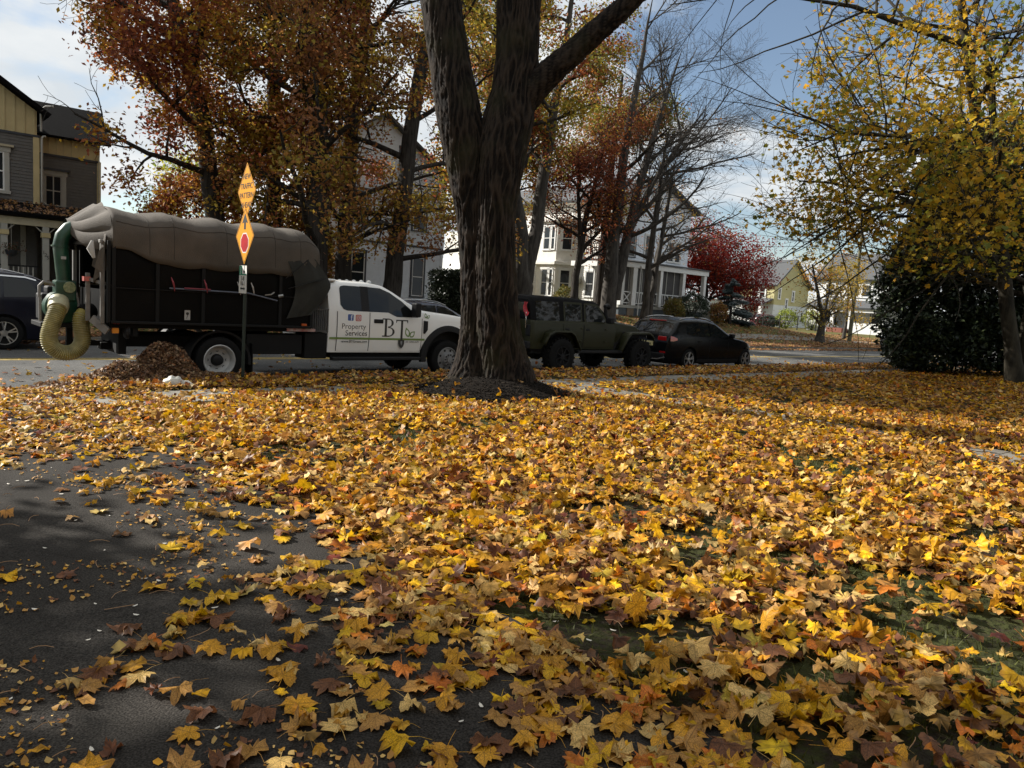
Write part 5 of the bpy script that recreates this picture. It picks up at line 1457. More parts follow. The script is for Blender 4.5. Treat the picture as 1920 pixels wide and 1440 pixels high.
# tarp roll and loose drape over the cab guard
rows = []
for i in range(13):
    f = i / 12; rows.append([(1.16 + .72 * j / 10 * (1 - .30 * abs(f - .45) * 2) + .16 * math.sin(math.pi * f), -BW - .05 - .05 * math.sin(math.pi * j / 10) * math.sin(math.pi * f) - .008 * math.sin(j * 2 + f * 7), 2.22 - 1.02 * f + .08 * (j / 10 - .5)) for j in range(11)])
mb = MB(); mb.grid(rows); mb.build('tarp_drape', M('olive_tarp', (.016, .016, .012), .8, var=.3, scale=4, bump=.3), truck, smooth=70)
mb = MB(); mb.bar((1.15, -BW - .13, 1.70), (1.86, -BW - .12, 1.92), .03, .008); mb.bar((1.10, -BW - .13, 1.88), (1.52, -BW - .12, 2.24), .03, .008); mb.build('tarp_strap', m_black, truck)
rows = [[(1.50 + .45 * i / 6, -1.0 + 2.0 * j / 8, 2.34 - .10 * i / 6 + .05 * math.sin(j) * i / 6) for j in range(9)] for i in range(7)]
mb = MB(); mb.grid(rows); mb.build('cab_guard_flap', m_tarp, truck, smooth=70)
mb = MB(); mb.box(1.70, 1.78, -.95, .95, 1.0, 2.28); mb.build('cab_guard', m_frame, truck)
mb = MB(); mb.box(1.87, 1.90, -.86, -.83, 1.99, 2.03); mb.build('guard_lamp', M('sticker_white', (.33, .33, .32), .5), truck)
mb = MB()
for k in range(9): x = 1.70 + .042 * k; mb.box(x - .008, x + .008, -.99, -.975, .95, 1.34)
mb.box(1.66, 2.06, -.99, -.975, 1.34, 1.36); mb.box(1.66, 2.06, -.99, -.975, .93, .95); mb.build('rack_grille', M('rack_grey', (.07, .07, .07), .5, .3), truck)

# ---- leaf vacuum hung behind the truck
vac = road_empty('leaf_vacuum', -2.2, TV - .12); tag(vac, 'green leaf vacuum with fat ribbed yellow intake hose behind the truck', 'leaf vacuum')
m_green = M('green_enamel', (.010, .052, .028), .4, var=.4, scale=6, coat=.2)
m_hose = M('yellow_hose', (.22, .18, .035), .6, var=.4, scale=4)
m_hoserib = M('hose_rib', (.28, .25, .12), .55, var=.35, scale=8)
pts = [(.06, 0, 1.30), (.05, 0, 1.62), (.02, 0, 1.95), (.0, 0, 2.15), (.03, 0, 2.30), (.12, 0, 2.42), (.24, 0, 2.485), (.33, 0, 2.50)]
mb = MB(); mb.tube(pts, [.10, .108, .11, .11, .11, .11, .108, .105], 20); ch = mb.build('discharge_pipe', m_green, vac, smooth=50)
for z, x in ((1.60, .05), (2.14, 0)):
    mb = MB(); mb.lathe([(-.012, .109), (-.012, .132), (.012, .132), (.012, .109)], (x, 0, z), 'z', 20); mb.build('pipe_flange', m_green, ch)
mb = MB(); mb.tube([(.32, 0, 2.50), (.42, 0, 2.51), (.52, 0, 2.49)], [.112, .108, .115], 18); ru = mb.build('rubber_sleeve', m_tyre, ch, smooth=50)
mb = MB()
for k in range(6): mb.lathe([(-.006, .11), (0, .119), (.006, .11)], (.34 + .03 * k, 0, 2.50), 'x', 18)
mb.build('sleeve_ribs', m_tyre, ru)
mb = MB(); mb.box(-.02, .05, -.152, -.146, 1.935, 1.98); mb.build('pipe_label', M('sticker_white', (.33, .33, .32), .5), ch)
# blower housing: flat drum facing the camera, engine behind, base frame
mb = MB(); mb.lathe([(-.14, .001), (-.14, .23), (-.12, .255), (.14, .255), (.16, .23), (.16, .001)], (.02, .02, 1.18), 'y', 30); mb.build('blower_housing', m_green, vac, smooth=40)
mb = MB(); mb.box(-.09, .20, -.14, .14, 1.28, 1.60); mb.build('outlet_neck', m_green, vac, bevel=.02)
mb = MB(); mb.lathe([(0, .09), (-.012, .085), (-.014, .001)], (.10, -.15, 1.50), 'y', 20); mb.build('round_decal', M('decal_ring', (.32, .33, .2), .5, var=.5, scale=30, col2=(.10, .14, .05)), vac)
mb = MB(); mb.box(-.24, .22, .16, .62, .95, 1.38); mb.box(-.15, .1, .2, .5, 1.38, 1.5); mb.build('engine', m_black, vac, bevel=.03)
mb = MB(); mb.tube([(-.30, -.05, 1.33), (-.30, -.05, 1.50), (-.24, -.04, 1.565), (-.14, -.02, 1.55), (-.06, 0, 1.50)], .022, 8); mb.tube([(-.29, -.06, 1.33), (-.29, -.06, .95)], .022, 8); mb.build('guard_bar', m_galv, vac, smooth=50)
MB().tube([(.22, -.12, 1.0), (.235, -.12, 1.25), (.20, -.12, 1.42)], .02, 8).build('guard_bar', m_galv, vac, smooth=50)
mb = MB(); mb.box(-.3, .3, -.15, .65, .86, .93); mb.bar((.15, .15, .90), (.15, .15, .60), .09, .09); mb.bar((.1, .15, .60), (.92, .12, .60), .10, .09); mb.build('mounting_arm', m_frame, vac, bevel=.008)
# yellow hose: loops down and back up in front of the blower
hp = []
ctrl = [(-.06, -.20, 1.24), (-.10, -.32, 1.14), (-.16, -.36, 1.00), (-.21, -.37, .84), (-.235, -.37, .70), (-.20, -.37, .57), (-.10, -.37, .49), (.02, -.37, .465), (.14, -.37, .50), (.225, -.36, .60), (.245, -.35, .74), (.225, -.34, .88), (.215, -.33, .98), (.24, -.31, 1.07), (.30, -.28, 1.12)]
C = np.array(ctrl); s = np.linspace(0, len(C) - 1, 150); C2 = np.column_stack([np.interp(s, range(len(C)), C[:, k]) for k in range(3)])
for _ in range(24): C2[1:-1] = (C2[:-2] + C2[2:] + 2 * C2[1:-1]) / 4
mb = MB(); mb.tube([tuple(p) for p in C2], .114, 20); ho = mb.build('intake_hose', m_hose, vac, smooth=60)
seg = np.concatenate([[0], np.cumsum(np.linalg.norm(np.diff(C2, axis=0), axis=1))]); mb = MB()
nr = 64
for k in range(nr):
    q = seg[-1] * (.045 + .90 * k / (nr - 1)); p = np.array([np.interp(q, seg, C2[:, i]) for i in range(3)]); p2 = np.array([np.interp(q + .01, seg, C2[:, i]) for i in range(3)])
    t = Vector(p2 - p).normalized()
    mb.tube([Vector(p) - t * .0075, Vector(p) - t * .004, Vector(p) + t * .004, Vector(p) + t * .0075], [.113, .124, .124, .113], 20, False)
mb.build('hose_rib', m_hoserib, ho, smooth=60)
mb = MB(); mb.tube([tuple(C2[0] + np.array([.01, .06, .03])), tuple(C2[3]), tuple(C2[9])], [.145, .15, .14], 20); mb.build('hose_collar', M('cream_collar', (.42, .40, .26), .5), vac, smooth=50)
mb = MB(); mb.tube([tuple(C2[-6]), tuple(C2[-1]), (.40, -.22, 1.15)], [.137, .14, .12], 18); mb.build('nozzle', m_tyre, vac, smooth=50)

# ---- olive off-roader, rear axle at u 8.43
jeep = road_empty('off_roader', 8.43, 1.0); tag(jeep, 'boxy olive green off-road vehicle with black soft top and snorkel', 'off-road car')
m_olive = M('olive_paint', (.021, .022, .0075), .5, var=.06, scale=2, coat=.06, spec=.3)
m_softtop = M('black_canvas', (.006, .006, .0065), .85, var=.25, scale=12, bump=.2, bscale=80, spec=.15)
J = Body(-.95, 2.12, [(-.95, 1.32), (2.12, 1.34)], [(-1, 1.26), (3, 1.28)], .62, .80, [(-.95, .97), (-.85, 1), (2.12, 1)], .1, .03, [(0, .44, .56)], .0, .02)
J.shell('tub', m_olive, jeep)
# bonnet
JH = Body(2.0, 3.42, [(2.0, 1.36), (2.6, 1.33), (3.25, 1.26), (3.38, 1.2), (3.42, 1.05)], [(2, 1.24), (3.42, 1.12)], .80, .66, [(2.0, 1.1), (2.5, 1.0), (3.3, .88), (3.42, .84)], .2, .02, [], .03, .05)
JH.shell('hood', m_olive, jeep)
JT = Body(-.94, 1.96, [(-.94, 1.80), (-.86, 1.87), (-.5, 1.90), (.6, 1.90), (1.35, 1.86), (1.50, 1.80), (1.96, 1.38)], [(-1, 1.29), (3, 1.29)], 1.275, .775, [(-.94, .97), (-.8, 1), (1.96, 1)], .16, .0, [], .02, .07)
JT.shell('soft_top', m_softtop, jeep)
for s in (-1, 1):
    JT.patch('quarter_window', m_glass, jeep, [(-.78, 1.31), (.02, 1.31)], [(-.78, 1.78), (.02, 1.78)], s, .006)
    for a, b, nm in ((.14, .86, 'rear_door'), (.90, 1.78, 'front_door')):
        top = [(a, 1.25), (b, 1.25)]
        d = J.patch(nm, m_olive, jeep, [(a, .67), (b, .67)], top, s, .012)
        if nm == 'rear_door':
            up = [(a + .03, 1.28), (b - .02, 1.28)]; hi = [(a + .03, 1.80), (b - .02, 1.80)]
        else:
            up = [(a + .02, 1.28), (b - .02, 1.28)]; hi = [(a + .02, 1.80), (1.36, 1.79), (1.50, 1.74), (b - .02, 1.43)]
        JT.patch('door_frame', m_olive, d, up, hi, s, .008)
        lo2 = [(up[0][0] + .055, up[0][1] + .05), (up[1][0] - .055, up[1][1] + .05)]
        hi2 = [(q[0] + (.055 if i == 0 else -.055 if i == len(hi) - 1 else -.02), q[1] - .05) for i, q in enumerate(hi)]
        JT.patch('door_window', m_glass, d, lo2, hi2, s, .014)
        MB().box(a + .06, a + .20, s * .815 - .02, s * .815 + .025, 1.10, 1.15).build('handle', m_black, d, bevel=.01)
        for z in (.80, 1.12): MB().box(b - .10, b - .005, s * .82 - .012, s * .82 + .012, z, z + .045).build('hinge', m_olive, d, bevel=.008)
    J.patch('door_seam', m_under, jeep, [(.872, .67), (.89, .67)], [(.872, 1.25), (.89, 1.25)], s, .009, n=2)
    # trapezoid fenders standing out from the body
    for cx, pts in ((0, [(-.62, .78), (-.50, 1.02), (-.30, 1.10), (.28, 1.10), (.42, 1.02), (.66, .66)]), (3.09, [(-.86, .62), (-.62, 1.0), (-.48, 1.10), (.30, 1.12), (.46, 1.04), (.52, .92)])):
        mb = MB(); rows = []
        for x, z in pts: rows.append([(cx + x, s * .74, z), (cx + x, s * .985, z - .01), (cx + x * .97, s * .995, z - .05), (cx + x * .95, s * .97, z - .075)])
        mb.grid(rows); f = mb.build('fender', m_olive, jeep, smooth=35); f.modifiers.new('t', 'SOLIDIFY').thickness = .02
    wheel(jeep, 0, .445, .985, s, .445, .30, .255, 'dark', m_black, True); wheel(jeep, 3.09, .445, .985, s, .445, .30, .255, 'dark', m_black, True)
    MB().box(.62, 2.35, s * .86 - .05, s * .86 + .05, .52, .60).build('rock_rail', m_black, jeep, bevel=.02)
    MB().box(-.975, -.93, s * .70 - .075, s * .70 + .075, .93, 1.2).build('tail_lamp', m_black, jeep, bevel=.02)
    MB().box(1.60, 1.74, s * .98 - .11, s * .98 + .08, 1.31, 1.47).build('mirror', m_black, jeep, bevel=.03)
JT.top_patch('windshield', m_glass, jeep, 1.53, 1.93, .06)
MB().box(-.955, -.935, -.62, .62, 1.36, 1.74).build('rear_window', m_glass, jeep, bevel=.02)
mb = MB(); mb.tube([(1.72, -.73, 1.22), (1.80, -.75, 1.42), (1.72, -.75, 1.62), (1.72, -.75, 1.72)], .045, 9); mb.tube([(1.68, -.75, 1.74), (1.78, -.75, 1.76), (1.86, -.75, 1.72)], [.05, .075, .06], 10); mb.build('snorkel', m_black, jeep, smooth=50)
wheel(jeep, 0, 0, 0, 1, .42, .26, .24, 'dark', m_black, True).matrix_local = Matrix.Translation((-1.12, .05, 1.08)) @ Matrix.Rotation(R(90), 4, 'Z') @ Matrix.Translation((0, .13, 0))
mb = MB(); mb.tube([(-1.0, -.66, 1.12), (-1.02, -.66, 1.36), (-1.01, -.66, 1.5)], .016, 6); mb.build('flag_holder', m_chrome, jeep)
rows = [[(-1.02 - .015 * math.sin(i + j), -.70 + .14 * j / 4 - .02 * i / 6 + .03 * math.sin(i * .9), 1.74 - .36 * i / 6 + .03 * abs(j - 2) * (i > 4)) for j in range(5)] for i in range(7)]
mb = MB(); mb.grid(rows); mb.build('red_flag', M('red_flag_cloth', (.42, .02, .03), .6, var=.5, scale=9), jeep, smooth=60)
MB().box(-1.05, -.93, -.8, .8, .62, .80).build('rear_bumper', m_black, jeep, bevel=.03); MB().box(3.45, 3.68, -.78, .78, .66, .84).build('front_bumper', m_black, jeep, bevel=.03)
MB().box(3.38, 3.46, -.52, .52, .86, 1.18).build('grille', m_olive, jeep, bevel=.02)
under(jeep, -.8, 3.3, .66, .5, 1.1)
mb = MB(); mb.lathe([(-.62, .06), (-.15, .07), (-.1, .15), (.1, .15), (.15, .07), (.62, .06)], (0, 0, .44), 'y', 10); mb.lathe([(-.62, .06), (-.1, .14), (.1, .14), (.62, .06)], (3.09, 0, .44), 'y', 10); mb.build('axles', m_under, jeep)

# ---- generic rounded cars
def rounded_car(name, label, u, v, flip, paint, S, cat='car', rims=None):
    c = road_empty(name, u, v, S.get('z', STREET), flip); tag(c, label, cat, S.get('group'))
    L, H, wb, x0 = S['L'], S['H'], S['wb'], -S['rear']
    x1 = L - S['rear']; r = S['r']; bl = S['belt']
    top = S['top']
    Bc = Body(x0, x1, top, [(x0, bl + .04), (x0 + L * .5, bl), (x1, bl - .12)], .24, S['W'] / 2, [(x0, .80), (x0 + .08, .90), (x0 + .35, .985), (x0 + .8, 1), (x1 - .9, 1), (x1 - .4, .95), (x1 - .12, .84), (x1, .70)], S.get('tumble', .32), .07, [(0, r, r + .05), (wb, r, r + .05)], .035, .10)
    Bc.shell('body', paint, c)
    for s in (-1, 1):
        for nm, lo, hi in S['windows']: Bc.patch(nm, m_glass, c, lo, hi, s, .007)
        if 'trim' in S: Bc.patch('window_trim', m_chrome, c, *S['trim'], s, .009, rows=2)
        for x in S['seams']: Bc.patch('door_seam', m_under, c, [(x - .005, .36), (x + .005, .36)], [(x - .005, bl), (x + .005, bl)], s, .004, n=2)
        for x in S['handles']: MB().box(x - .09, x + .09, s * (S['W'] / 2 + .012) - .02, s * (S['W'] / 2 + .012) + .02, bl - .13, bl - .095).build('door_handle', paint, c, bevel=.01)
        wheel(c, 0, r, S['W'] / 2 - .015, s, r, .22, r * .70, 'alloy', rims); wheel(c, wb, r, S['W'] / 2 - .015, s, r, .22, r * .70, 'alloy', rims)
        mx_ = S['mirror']; MB().box(mx_ - .07, mx_ + .06, s * (S['W'] / 2 + .08) - .09, s * (S['W'] / 2 + .08) + .09, bl + .02, bl + .16).build('mirror', paint, c, bevel=.04)
        if S.get('rails'):
            a, b = S['rails']; mb = MB(); n = 14
            mb.tube([(a + (b - a) * k / n, s * (Bc.hw(a + (b - a) * k / n, Bc.top(a + (b - a) * k / n)) - .11), Bc.top(a + (b - a) * k / n) + .015 + .035 * min(1, 4 * min(k, n - k) / n)) for k in range(n + 1)], .016, 6); mb.build('roof_rail', m_chrome, c, smooth=60)
        if S.get('cladding'): Bc.patch('sill_cladding', m_black, c, [(r + .08, .25), (wb - r - .08, .25)], [(r + .08, .36), (wb - r - .08, .36)], s, .012)
    for nm, a, b in S['glass_top']: Bc.top_patch(nm, m_glass, c, a, b, .10)
    under(c, x0 + .25, x1 - .3, S['W'] / 2 - .16, .20, bl - .15)
    return c, Bc
HATCH = dict(L=4.6, H=1.54, W=1.80, wb=3.10, rear=.98, r=.335, belt=.99, mirror=2.05,
             top=[(-.98, .62), (-.96, .80), (-.93, .98), (-.86, 1.06), (-.50, 1.40), (-.38, 1.47), (-.1, 1.515), (.5, 1.54), (1.1, 1.52), (1.45, 1.45), (1.75, 1.30), (2.2, 1.06), (2.35, 1.01), (3.0, .93), (3.35, .82), (3.55, .66), (3.62, .45)],
             windows=[('rear_quarter_window', [(-.18, 1.10), (.06, 1.05), (.24, 1.04)], [(-.18, 1.18), (-.06, 1.36), (.24, 1.41)]), ('rear_side_window', [(.28, 1.04), (.98, 1.02)], [(.28, 1.42), (.98, 1.44)]), ('front_side_window', [(1.04, 1.02), (1.98, 1.02)], [(1.04, 1.44), (1.35, 1.40), (1.62, 1.28), (1.98, 1.06)])],
             glass_top=[('rear_window', -.84, -.48), ('windshield', 1.52, 2.2)], seams=[.24, 1.0, 2.02], handles=[.45, 1.22], rails=(-.3, 1.45), cladding=True)
m_graph = M('graphite_paint', (.004, .0045, .0055), .2, var=.1, scale=3, spec=.2)
m_alloy = M('alloy_silver', (.36, .36, .36), .3, .8, var=.08)
hatch, HB = rounded_car('hatchback', 'dark graphite compact crossover parked ahead of the olive off-roader', 13.93, 1.03, False, m_graph, HATCH, rims=m_alloy)
for s in (-1, 1):
    HB.patch('tail_lamp', m_red, hatch, [(-.90, .87), (-.80, .87), (-.66, .90)], [(-.90, 1.02), (-.80, 1.01), (-.66, .96)], s, .008)
    MB().box(-.968, -.93, s * .56 - .15, s * .56 + .15, .87, 1.0).build('tail_lamp', m_red, hatch, bevel=.015)
    MB().box(-.985, -.97, s * .62 - .1, s * .62 + .1, .52, .57).build('reflector', m_red, hatch)
MB().box(-.52, -.44, -.3, .3, 1.435, 1.47).build('brake_lamp', m_red, hatch, bevel=.01)
mb = MB(); mb.box(-.995, -.965, -.26, .26, .70, .83); pl = mb.build('number_plate', m_plate, hatch, bevel=.006)
mb = MB()
for k in range(6): mb.box(-.998, -.9955, -.2 + .07 * k, -.165 + .07 * k, .735, .79)
mb.build('plate_marks', M('plate_ink', (.2, .17, .07), .6), pl)
mb = MB(); mb.lathe([(0, .04), (-.008, .036), (-.009, .001)], (-.955, 0, .95), 'x', 16); mb.build('round_emblem', m_chrome, hatch)
text_obj('X1', .085, m_chrome, hatch, facing((-.968, -.50, 1.05), (0, -1, 0), (0, 0, 1)))
MB().box(-1.02, -.93, -.70, .70, .30, .52).build('rear_bumper', m_black, hatch, bevel=.04)
mb = MB(); mb.tube([(-1.0, -.72, .40), (-1.03, -.5, .33), (-1.035, 0, .32), (-1.03, .5, .33), (-1.0, .72, .40)], .018, 6); mb.build('bumper_trim', m_alloy, hatch)
mb = MB(); mb.tube([(-.7, -.05, 1.40), (-.78, .1, 1.24), (-.84, .25, 1.13)], .012, 5); mb.build('rear_wiper', m_black, hatch)
for s in (-1, 1): MB().box(3.40, 3.57, s * .62 - .13, s * .62 + .13, .66, .78).build('head_lamp', m_white_lens, hatch, bevel=.04)

SUV = dict(L=4.65, H=1.68, W=1.86, wb=2.72, rear=.98, r=.36, belt=1.08, mirror=1.75, tumble=.30,
           top=[(-.98, .70), (-.95, .95), (-.92, 1.12), (-.72, 1.52), (-.55, 1.60), (.0, 1.66), (.8, 1.68), (1.3, 1.62), (1.6, 1.48), (2.1, 1.16), (2.3, 1.11), (3.2, 1.0), (3.5, .9), (3.63, .70), (3.67, .45)],
           windows=[('rear_quarter_window', [(-.6, 1.16), (.0, 1.13)], [(-.6, 1.3), (-.45, 1.5), (.0, 1.54)]), ('rear_side_window', [(.05, 1.12), (.78, 1.10)], [(.05, 1.55), (.78, 1.57)]), ('front_side_window', [(.84, 1.10), (1.88, 1.12)], [(.84, 1.57), (1.25, 1.53), (1.5, 1.41), (1.88, 1.16)])],
           glass_top=[('rear_window', -.90, -.74), ('windshield', 1.4, 2.1)], seams=[.02, .81, 1.85], handles=[.25, 1.05], rails=(-.4, 1.1), cladding=True,
           trim=([(-.6, 1.50), (-.4, 1.555), (.8, 1.59), (1.25, 1.555), (1.5, 1.43)], [(-.6, 1.53), (-.4, 1.585), (.8, 1.62), (1.25, 1.585), (1.5, 1.46)]))
m_navy = M('navy_paint', (.005, .006, .014), .3, var=.1, coat=.1, spec=.3)
suvL, _ = rounded_car('parked_suv', 'dark navy SUV cut by the left edge behind the yellow hose', -2.25, 7.1, True, m_navy, SUV, rims=m_alloy)
rounded_car('parked_car', 'dark blue car whose windscreen shows above the truck hood', 8.0, 7.0, False, M('blue_paint', (.014, .022, .05), .2, var=.1, coat=1), dict(HATCH, H=1.5), rims=m_alloy)
suvR, SB = rounded_car('parked_suv', 'black SUV facing the camera across the street beside the dark yews', 50.0, 7.15, True, M('black_paint', (.010, .010, .012), .2, var=.1, coat=1), SUV, rims=m_alloy)
def suv_front(c):
    for s in (-1, 1): MB().box(3.52, 3.62, s * .62 - .18, s * .62 + .18, .84, .93).build('head_lamp', m_white_lens, c, bevel=.03)
    mb = MB()
    for k in range(7): mb.box(3.60, 3.64, -.45 + .15 * k - .045, -.45 + .15 * k + .045, .82, .92)
    mb.build('grille_slots', m_chrome, c); MB().box(3.62, 3.67, -.8, .8, .36, .42).build('bumper_trim', m_chrome, c)
    MB().box(3.67, 3.69, -.16, .16, .52, .62).build('number_plate', m_plate, c)
suv_front(suvR)
rounded_car('parked_car', 'silver car half hidden behind the dark yews', 55.5, 7.15, True, M('silver_paint', (.35, .36, .38), .25, .6, var=.05, coat=1), HATCH, rims=m_alloy)
redc, _ = rounded_car('parked_car', 'dark red car parked by the yellow house', *uvof(30.0, 92.5), False, M('maroon_paint', (.09, .012, .02), .25, var=.1, coat=1), dict(HATCH, z=.42), rims=m_alloy)
redc.rotation_euler.z = R(28)
# ------------------------------------------------------------------ houses
m_wpane = glass('house_glass', (.02, .024, .028), .04)
m_shingle = M('dark_shingle', (.007, .0068, .007), .95, var=.35, scale=30, bump=.5, bscale=25, stretch=(1, 1, 4), spec=.03)
m_shingle2 = M('grey_shingle', (.075, .078, .082), .9, var=.3, scale=26, bump=.4, bscale=25)
m_cream = M('cream_trim', (.40, .36, .25), .6, var=.1)
m_tan = M('tan_board', (.46, .38, .20), .7, var=.08, scale=3)
m_greysiding = M('grey_clapboard', (.098, .095, .09), .7, var=.1, scale=5)
m_whitetrim = M('white_trim', (.66, .66, .64), .55, var=.06)
m_greytrim = M('grey_window_trim', (.34, .335, .30), .6, var=.06)
m_shadewhite = M('shade_tinted_clapboard', (.70, .75, .81), .6, var=.06, scale=4)  # white siding with the blue of shade put into its colour
m_offwhite = M('off_white_clapboard', (.68, .655, .60), .6, var=.07, scale=4)
m_darktrim = M('dark_window_trim', (.03, .035, .045), .5, var=.1)
m_screen = M('porch_screen', (.05, .047, .045), .8, var=.3, scale=2)
m_brick = M('red_brick', (.20, .07, .045), .85, var=.3, scale=18)
class House:
    def __init__(s, name, label, u, v, zb, rz=0):
        s.root = road_empty(name, u, v, zb, rz=rz); s.zb = zb
        tag(s.root, label, 'house')
    def front(s, y=0): return lambda a, d, z: (a, y - d, z - s.zb)
    def left(s, x=0): return lambda a, d, z: (x - d, a, z - s.zb)
    def rightf(s, x=0): return lambda a, d, z: (x + d, a, z - s.zb)
    def box(s, name, mat, x0, x1, y0, y1, z0, z1, parent=None, bevel=0):
        return MB().box(x0, x1, y0, y1, z0 - s.zb, z1 - s.zb).build(name, mat, parent or s.root, bevel=bevel)
    def fbox(s, name, mat, F, a0, a1, d0, d1, z0, z1, parent=None, bevel=0):
        return MB().fbox(F, a0, a1, d0, d1, z0, z1).build(name, mat, parent or s.root, bevel=bevel)
    def clap(s, name, mat, F, a0, a1, z0, z1, step=.115, lim=None):
        """lapped boards: each course leans out at its lower edge"""
        mb = MB(); n = max(1, int(round((z1 - z0) / step))); st = (z1 - z0) / n
        for i in range(n):
            b, t = z0 + st * i, z0 + st * (i + 1)
            l0, l1 = (a0, a1); u0, u1 = (a0, a1)
            if lim: (l0, l1), (u0, u1) = lim(b), lim(t)
            if l1 - l0 < .05: continue
            mb.add([F(l0, .018, b), F(l1, .018, b), F(u1, .002, t), F(u0, .002, t), F(l0, 0, b), F(l1, 0, b)], [(0, 1, 2, 3), (4, 5, 1, 0)])
        return mb.build(name, mat, s.root)
    def window(s, F, a0, a1, z0, z1, trim, sash, tw=.10, d=.05, mull=1, rail=True, hood=None, curtain=None, parent=None):
        mb = MB()
        mb.fbox(F, a0 - tw, a0, 0, d, z0 - tw * .6, z1 + tw * .3); mb.fbox(F, a1, a1 + tw, 0, d, z0 - tw * .6, z1 + tw * .3)
        mb.fbox(F, a0 - tw * 1.25, a1 + tw * 1.25, 0, d + .015, z1, z1 + tw * 1.2); mb.fbox(F, a0 - tw * 1.2, a1 + tw * 1.2, 0, d + .03, z0 - tw * .7, z0)
        w = mb.build('window', trim, parent or s.root)
        mb = MB(); t = .045
        mb.fbox(F, a0, a0 + t, .004, d - .012, z0, z1); mb.fbox(F, a1 - t, a1, .004, d - .012, z0, z1); mb.fbox(F, a0 + t, a1 - t, .004, d - .012, z0, z0 + t); mb.fbox(F, a0 + t, a1 - t, .004, d - .012, z1 - t, z1)
        if rail: mb.fbox(F, a0 + t, a1 - t, .004, d - .009, (z0 + z1) / 2 - .022, (z0 + z1) / 2 + .022)
        for k in range(1, mull):
            x = a0 + (a1 - a0) * k / mull; mb.fbox(F, x - .02, x + .02, .004, d - .010, z0 + t, z1 - t)
        mb.build('sash', sash, w)
        s.fbox('pane', m_wpane, F, a0 + .01, a1 - .01, .019, .024, z0 + .01, z1 - .01, parent=w)
        if hood: s.fbox('window_hood', hood, F, a0 - tw * 1.8, a1 + tw * 1.8, 0, d + .09, z1 + tw * 1.2, z1 + tw * 1.2 + .07, parent=w)
        return w
    def slab(s, name, mat, pts, t=.12, parent=None):
        """flat roof plane from four corners (x, y, z), thickened downwards"""
        P = [Vector((x, y, z - s.zb)) for x, y, z in pts]; n = (P[1] - P[0]).cross(P[3] - P[0]).normalized()
        if n.z < 0: n = -n
        Q = [p - n * t for p in P]
        return MB().add(P + Q, [(0, 1, 2, 3), (7, 6, 5, 4), (0, 4, 5, 1), (1, 5, 6, 2), (2, 6, 7, 3), (3, 7, 4, 0)]).build(name, mat, parent or s.root)

# ---- grey house on the left
h = House('grey_house', 'grey clapboard house with tan gable and front porch at the left edge', 0, 19, 1.0)
F = h.front(0); G = h.front(2.0)
h.box('wall', m_greysiding, -7.5, .47, .03, 9, 1.0, 6.9)
h.clap('clapboard', m_greysiding, F, -7.4, .40, 3.0, 6.28)
h.clap('clapboard', m_greysiding, F, -7.4, .40, 1.1, 3.0)
apx, apz = -3.4, 9.75; sl = .655
rl = lambda z: (apx - max(0, (apz - z) / sl), apx + max(0, (apz - z) / sl))
mb = MB(); mb.add([F(-7.4, 0, 6.34), F(.48, 0, 6.34), F(.48, 0, apz - sl * (.48 - apx)), F(apx, 0, apz), F(-7.4, 0, apz - sl * (7.4 + apx))], [(0, 1, 2, 3, 4)]); mb.build('gable', m_tan, h.root)
for k in range(27):
    x = .40 - .295 * k
    if x < -7.3: break
    h.fbox('batten', m_tan, F, x - .022, x + .022, .002, .026, 6.36, apz - sl * abs(x - apx) - .02)
h.fbox('band', m_darktrim, F, -7.5, .56, 0, .05, 6.26, 6.34)
h.fbox('corner_board', m_tan, F, .36, .55, .0, .045, 3.9, 6.26); h.fbox('corner_board', m_tan, h.rightf(.48), .0, .14, .0, .045, 3.9, 6.26)
h.slab('roof', m_shingle, [(apx, -.45, apz + .12), (.86, -.45, apz + .12 - sl * (.86 - apx)), (.86, 9.2, apz + .12 - sl * (.86 - apx)), (apx, 9.2, apz + .12)], .14)
h.slab('roof', m_shingle, [(apx, -.45, apz + .12), (-7.66, -.45, apz + .12 - sl * (.86 - apx)), (-7.66, 9.2, apz + .12 - sl * (.86 - apx)), (apx, 9.2, apz + .12)], .14)
h.window(F, -1.22, -.50, 4.28, 5.60, m_greytrim, m_whitetrim, .15, .06, 2, True, m_cream)
h.window(F, -3.9, -3.1, 4.28, 5.60, m_greytrim, m_whitetrim, .15, .06, 2, True, m_cream)
h.window(F, -2.9, -1.7, 1.9, 3.2, m_greytrim, m_greytrim, .12, .06, 1)
# recessed wing
h.box('wing_wall', m_greysiding, .46, 2.93, 2.01, 9, 1.0, 6.6)
h.clap('clapboard', m_greysiding, G, .50, 2.86, 1.1, 5.98)
h.fbox('band_board', m_tan, G, .50, 2.92, .0, .02, 6.02, 6.68)
for k in range(9): x = .68 + .26 * k; h.fbox('batten', m_tan, G, x - .02, x + .02, .02, .042, 6.04, 6.66)
h.fbox('band', m_darktrim, G, .5, 2.94, 0, .06, 5.95, 6.03); h.fbox('corner_board', m_tan, G, 2.84, 2.98, 0, .05, 1.1, 6.0)
h.slab('roof', m_shingle, [(.3, 1.65, 6.70), (3.28, 1.65, 6.70), (3.70, 5.0, 8.46), (.9, 5.0, 8.46)], .10)
h.slab('roof', m_shingle, [(.3, 8.4, 6.70), (3.28, 8.4, 6.70), (3.70, 5.0, 8.46), (.9, 5.0, 8.46)], .10)
h.window(G, 1.06, 1.62, 4.08, 5.24, m_greytrim, m_greytrim, .15, .06, 2, True, m_darktrim)
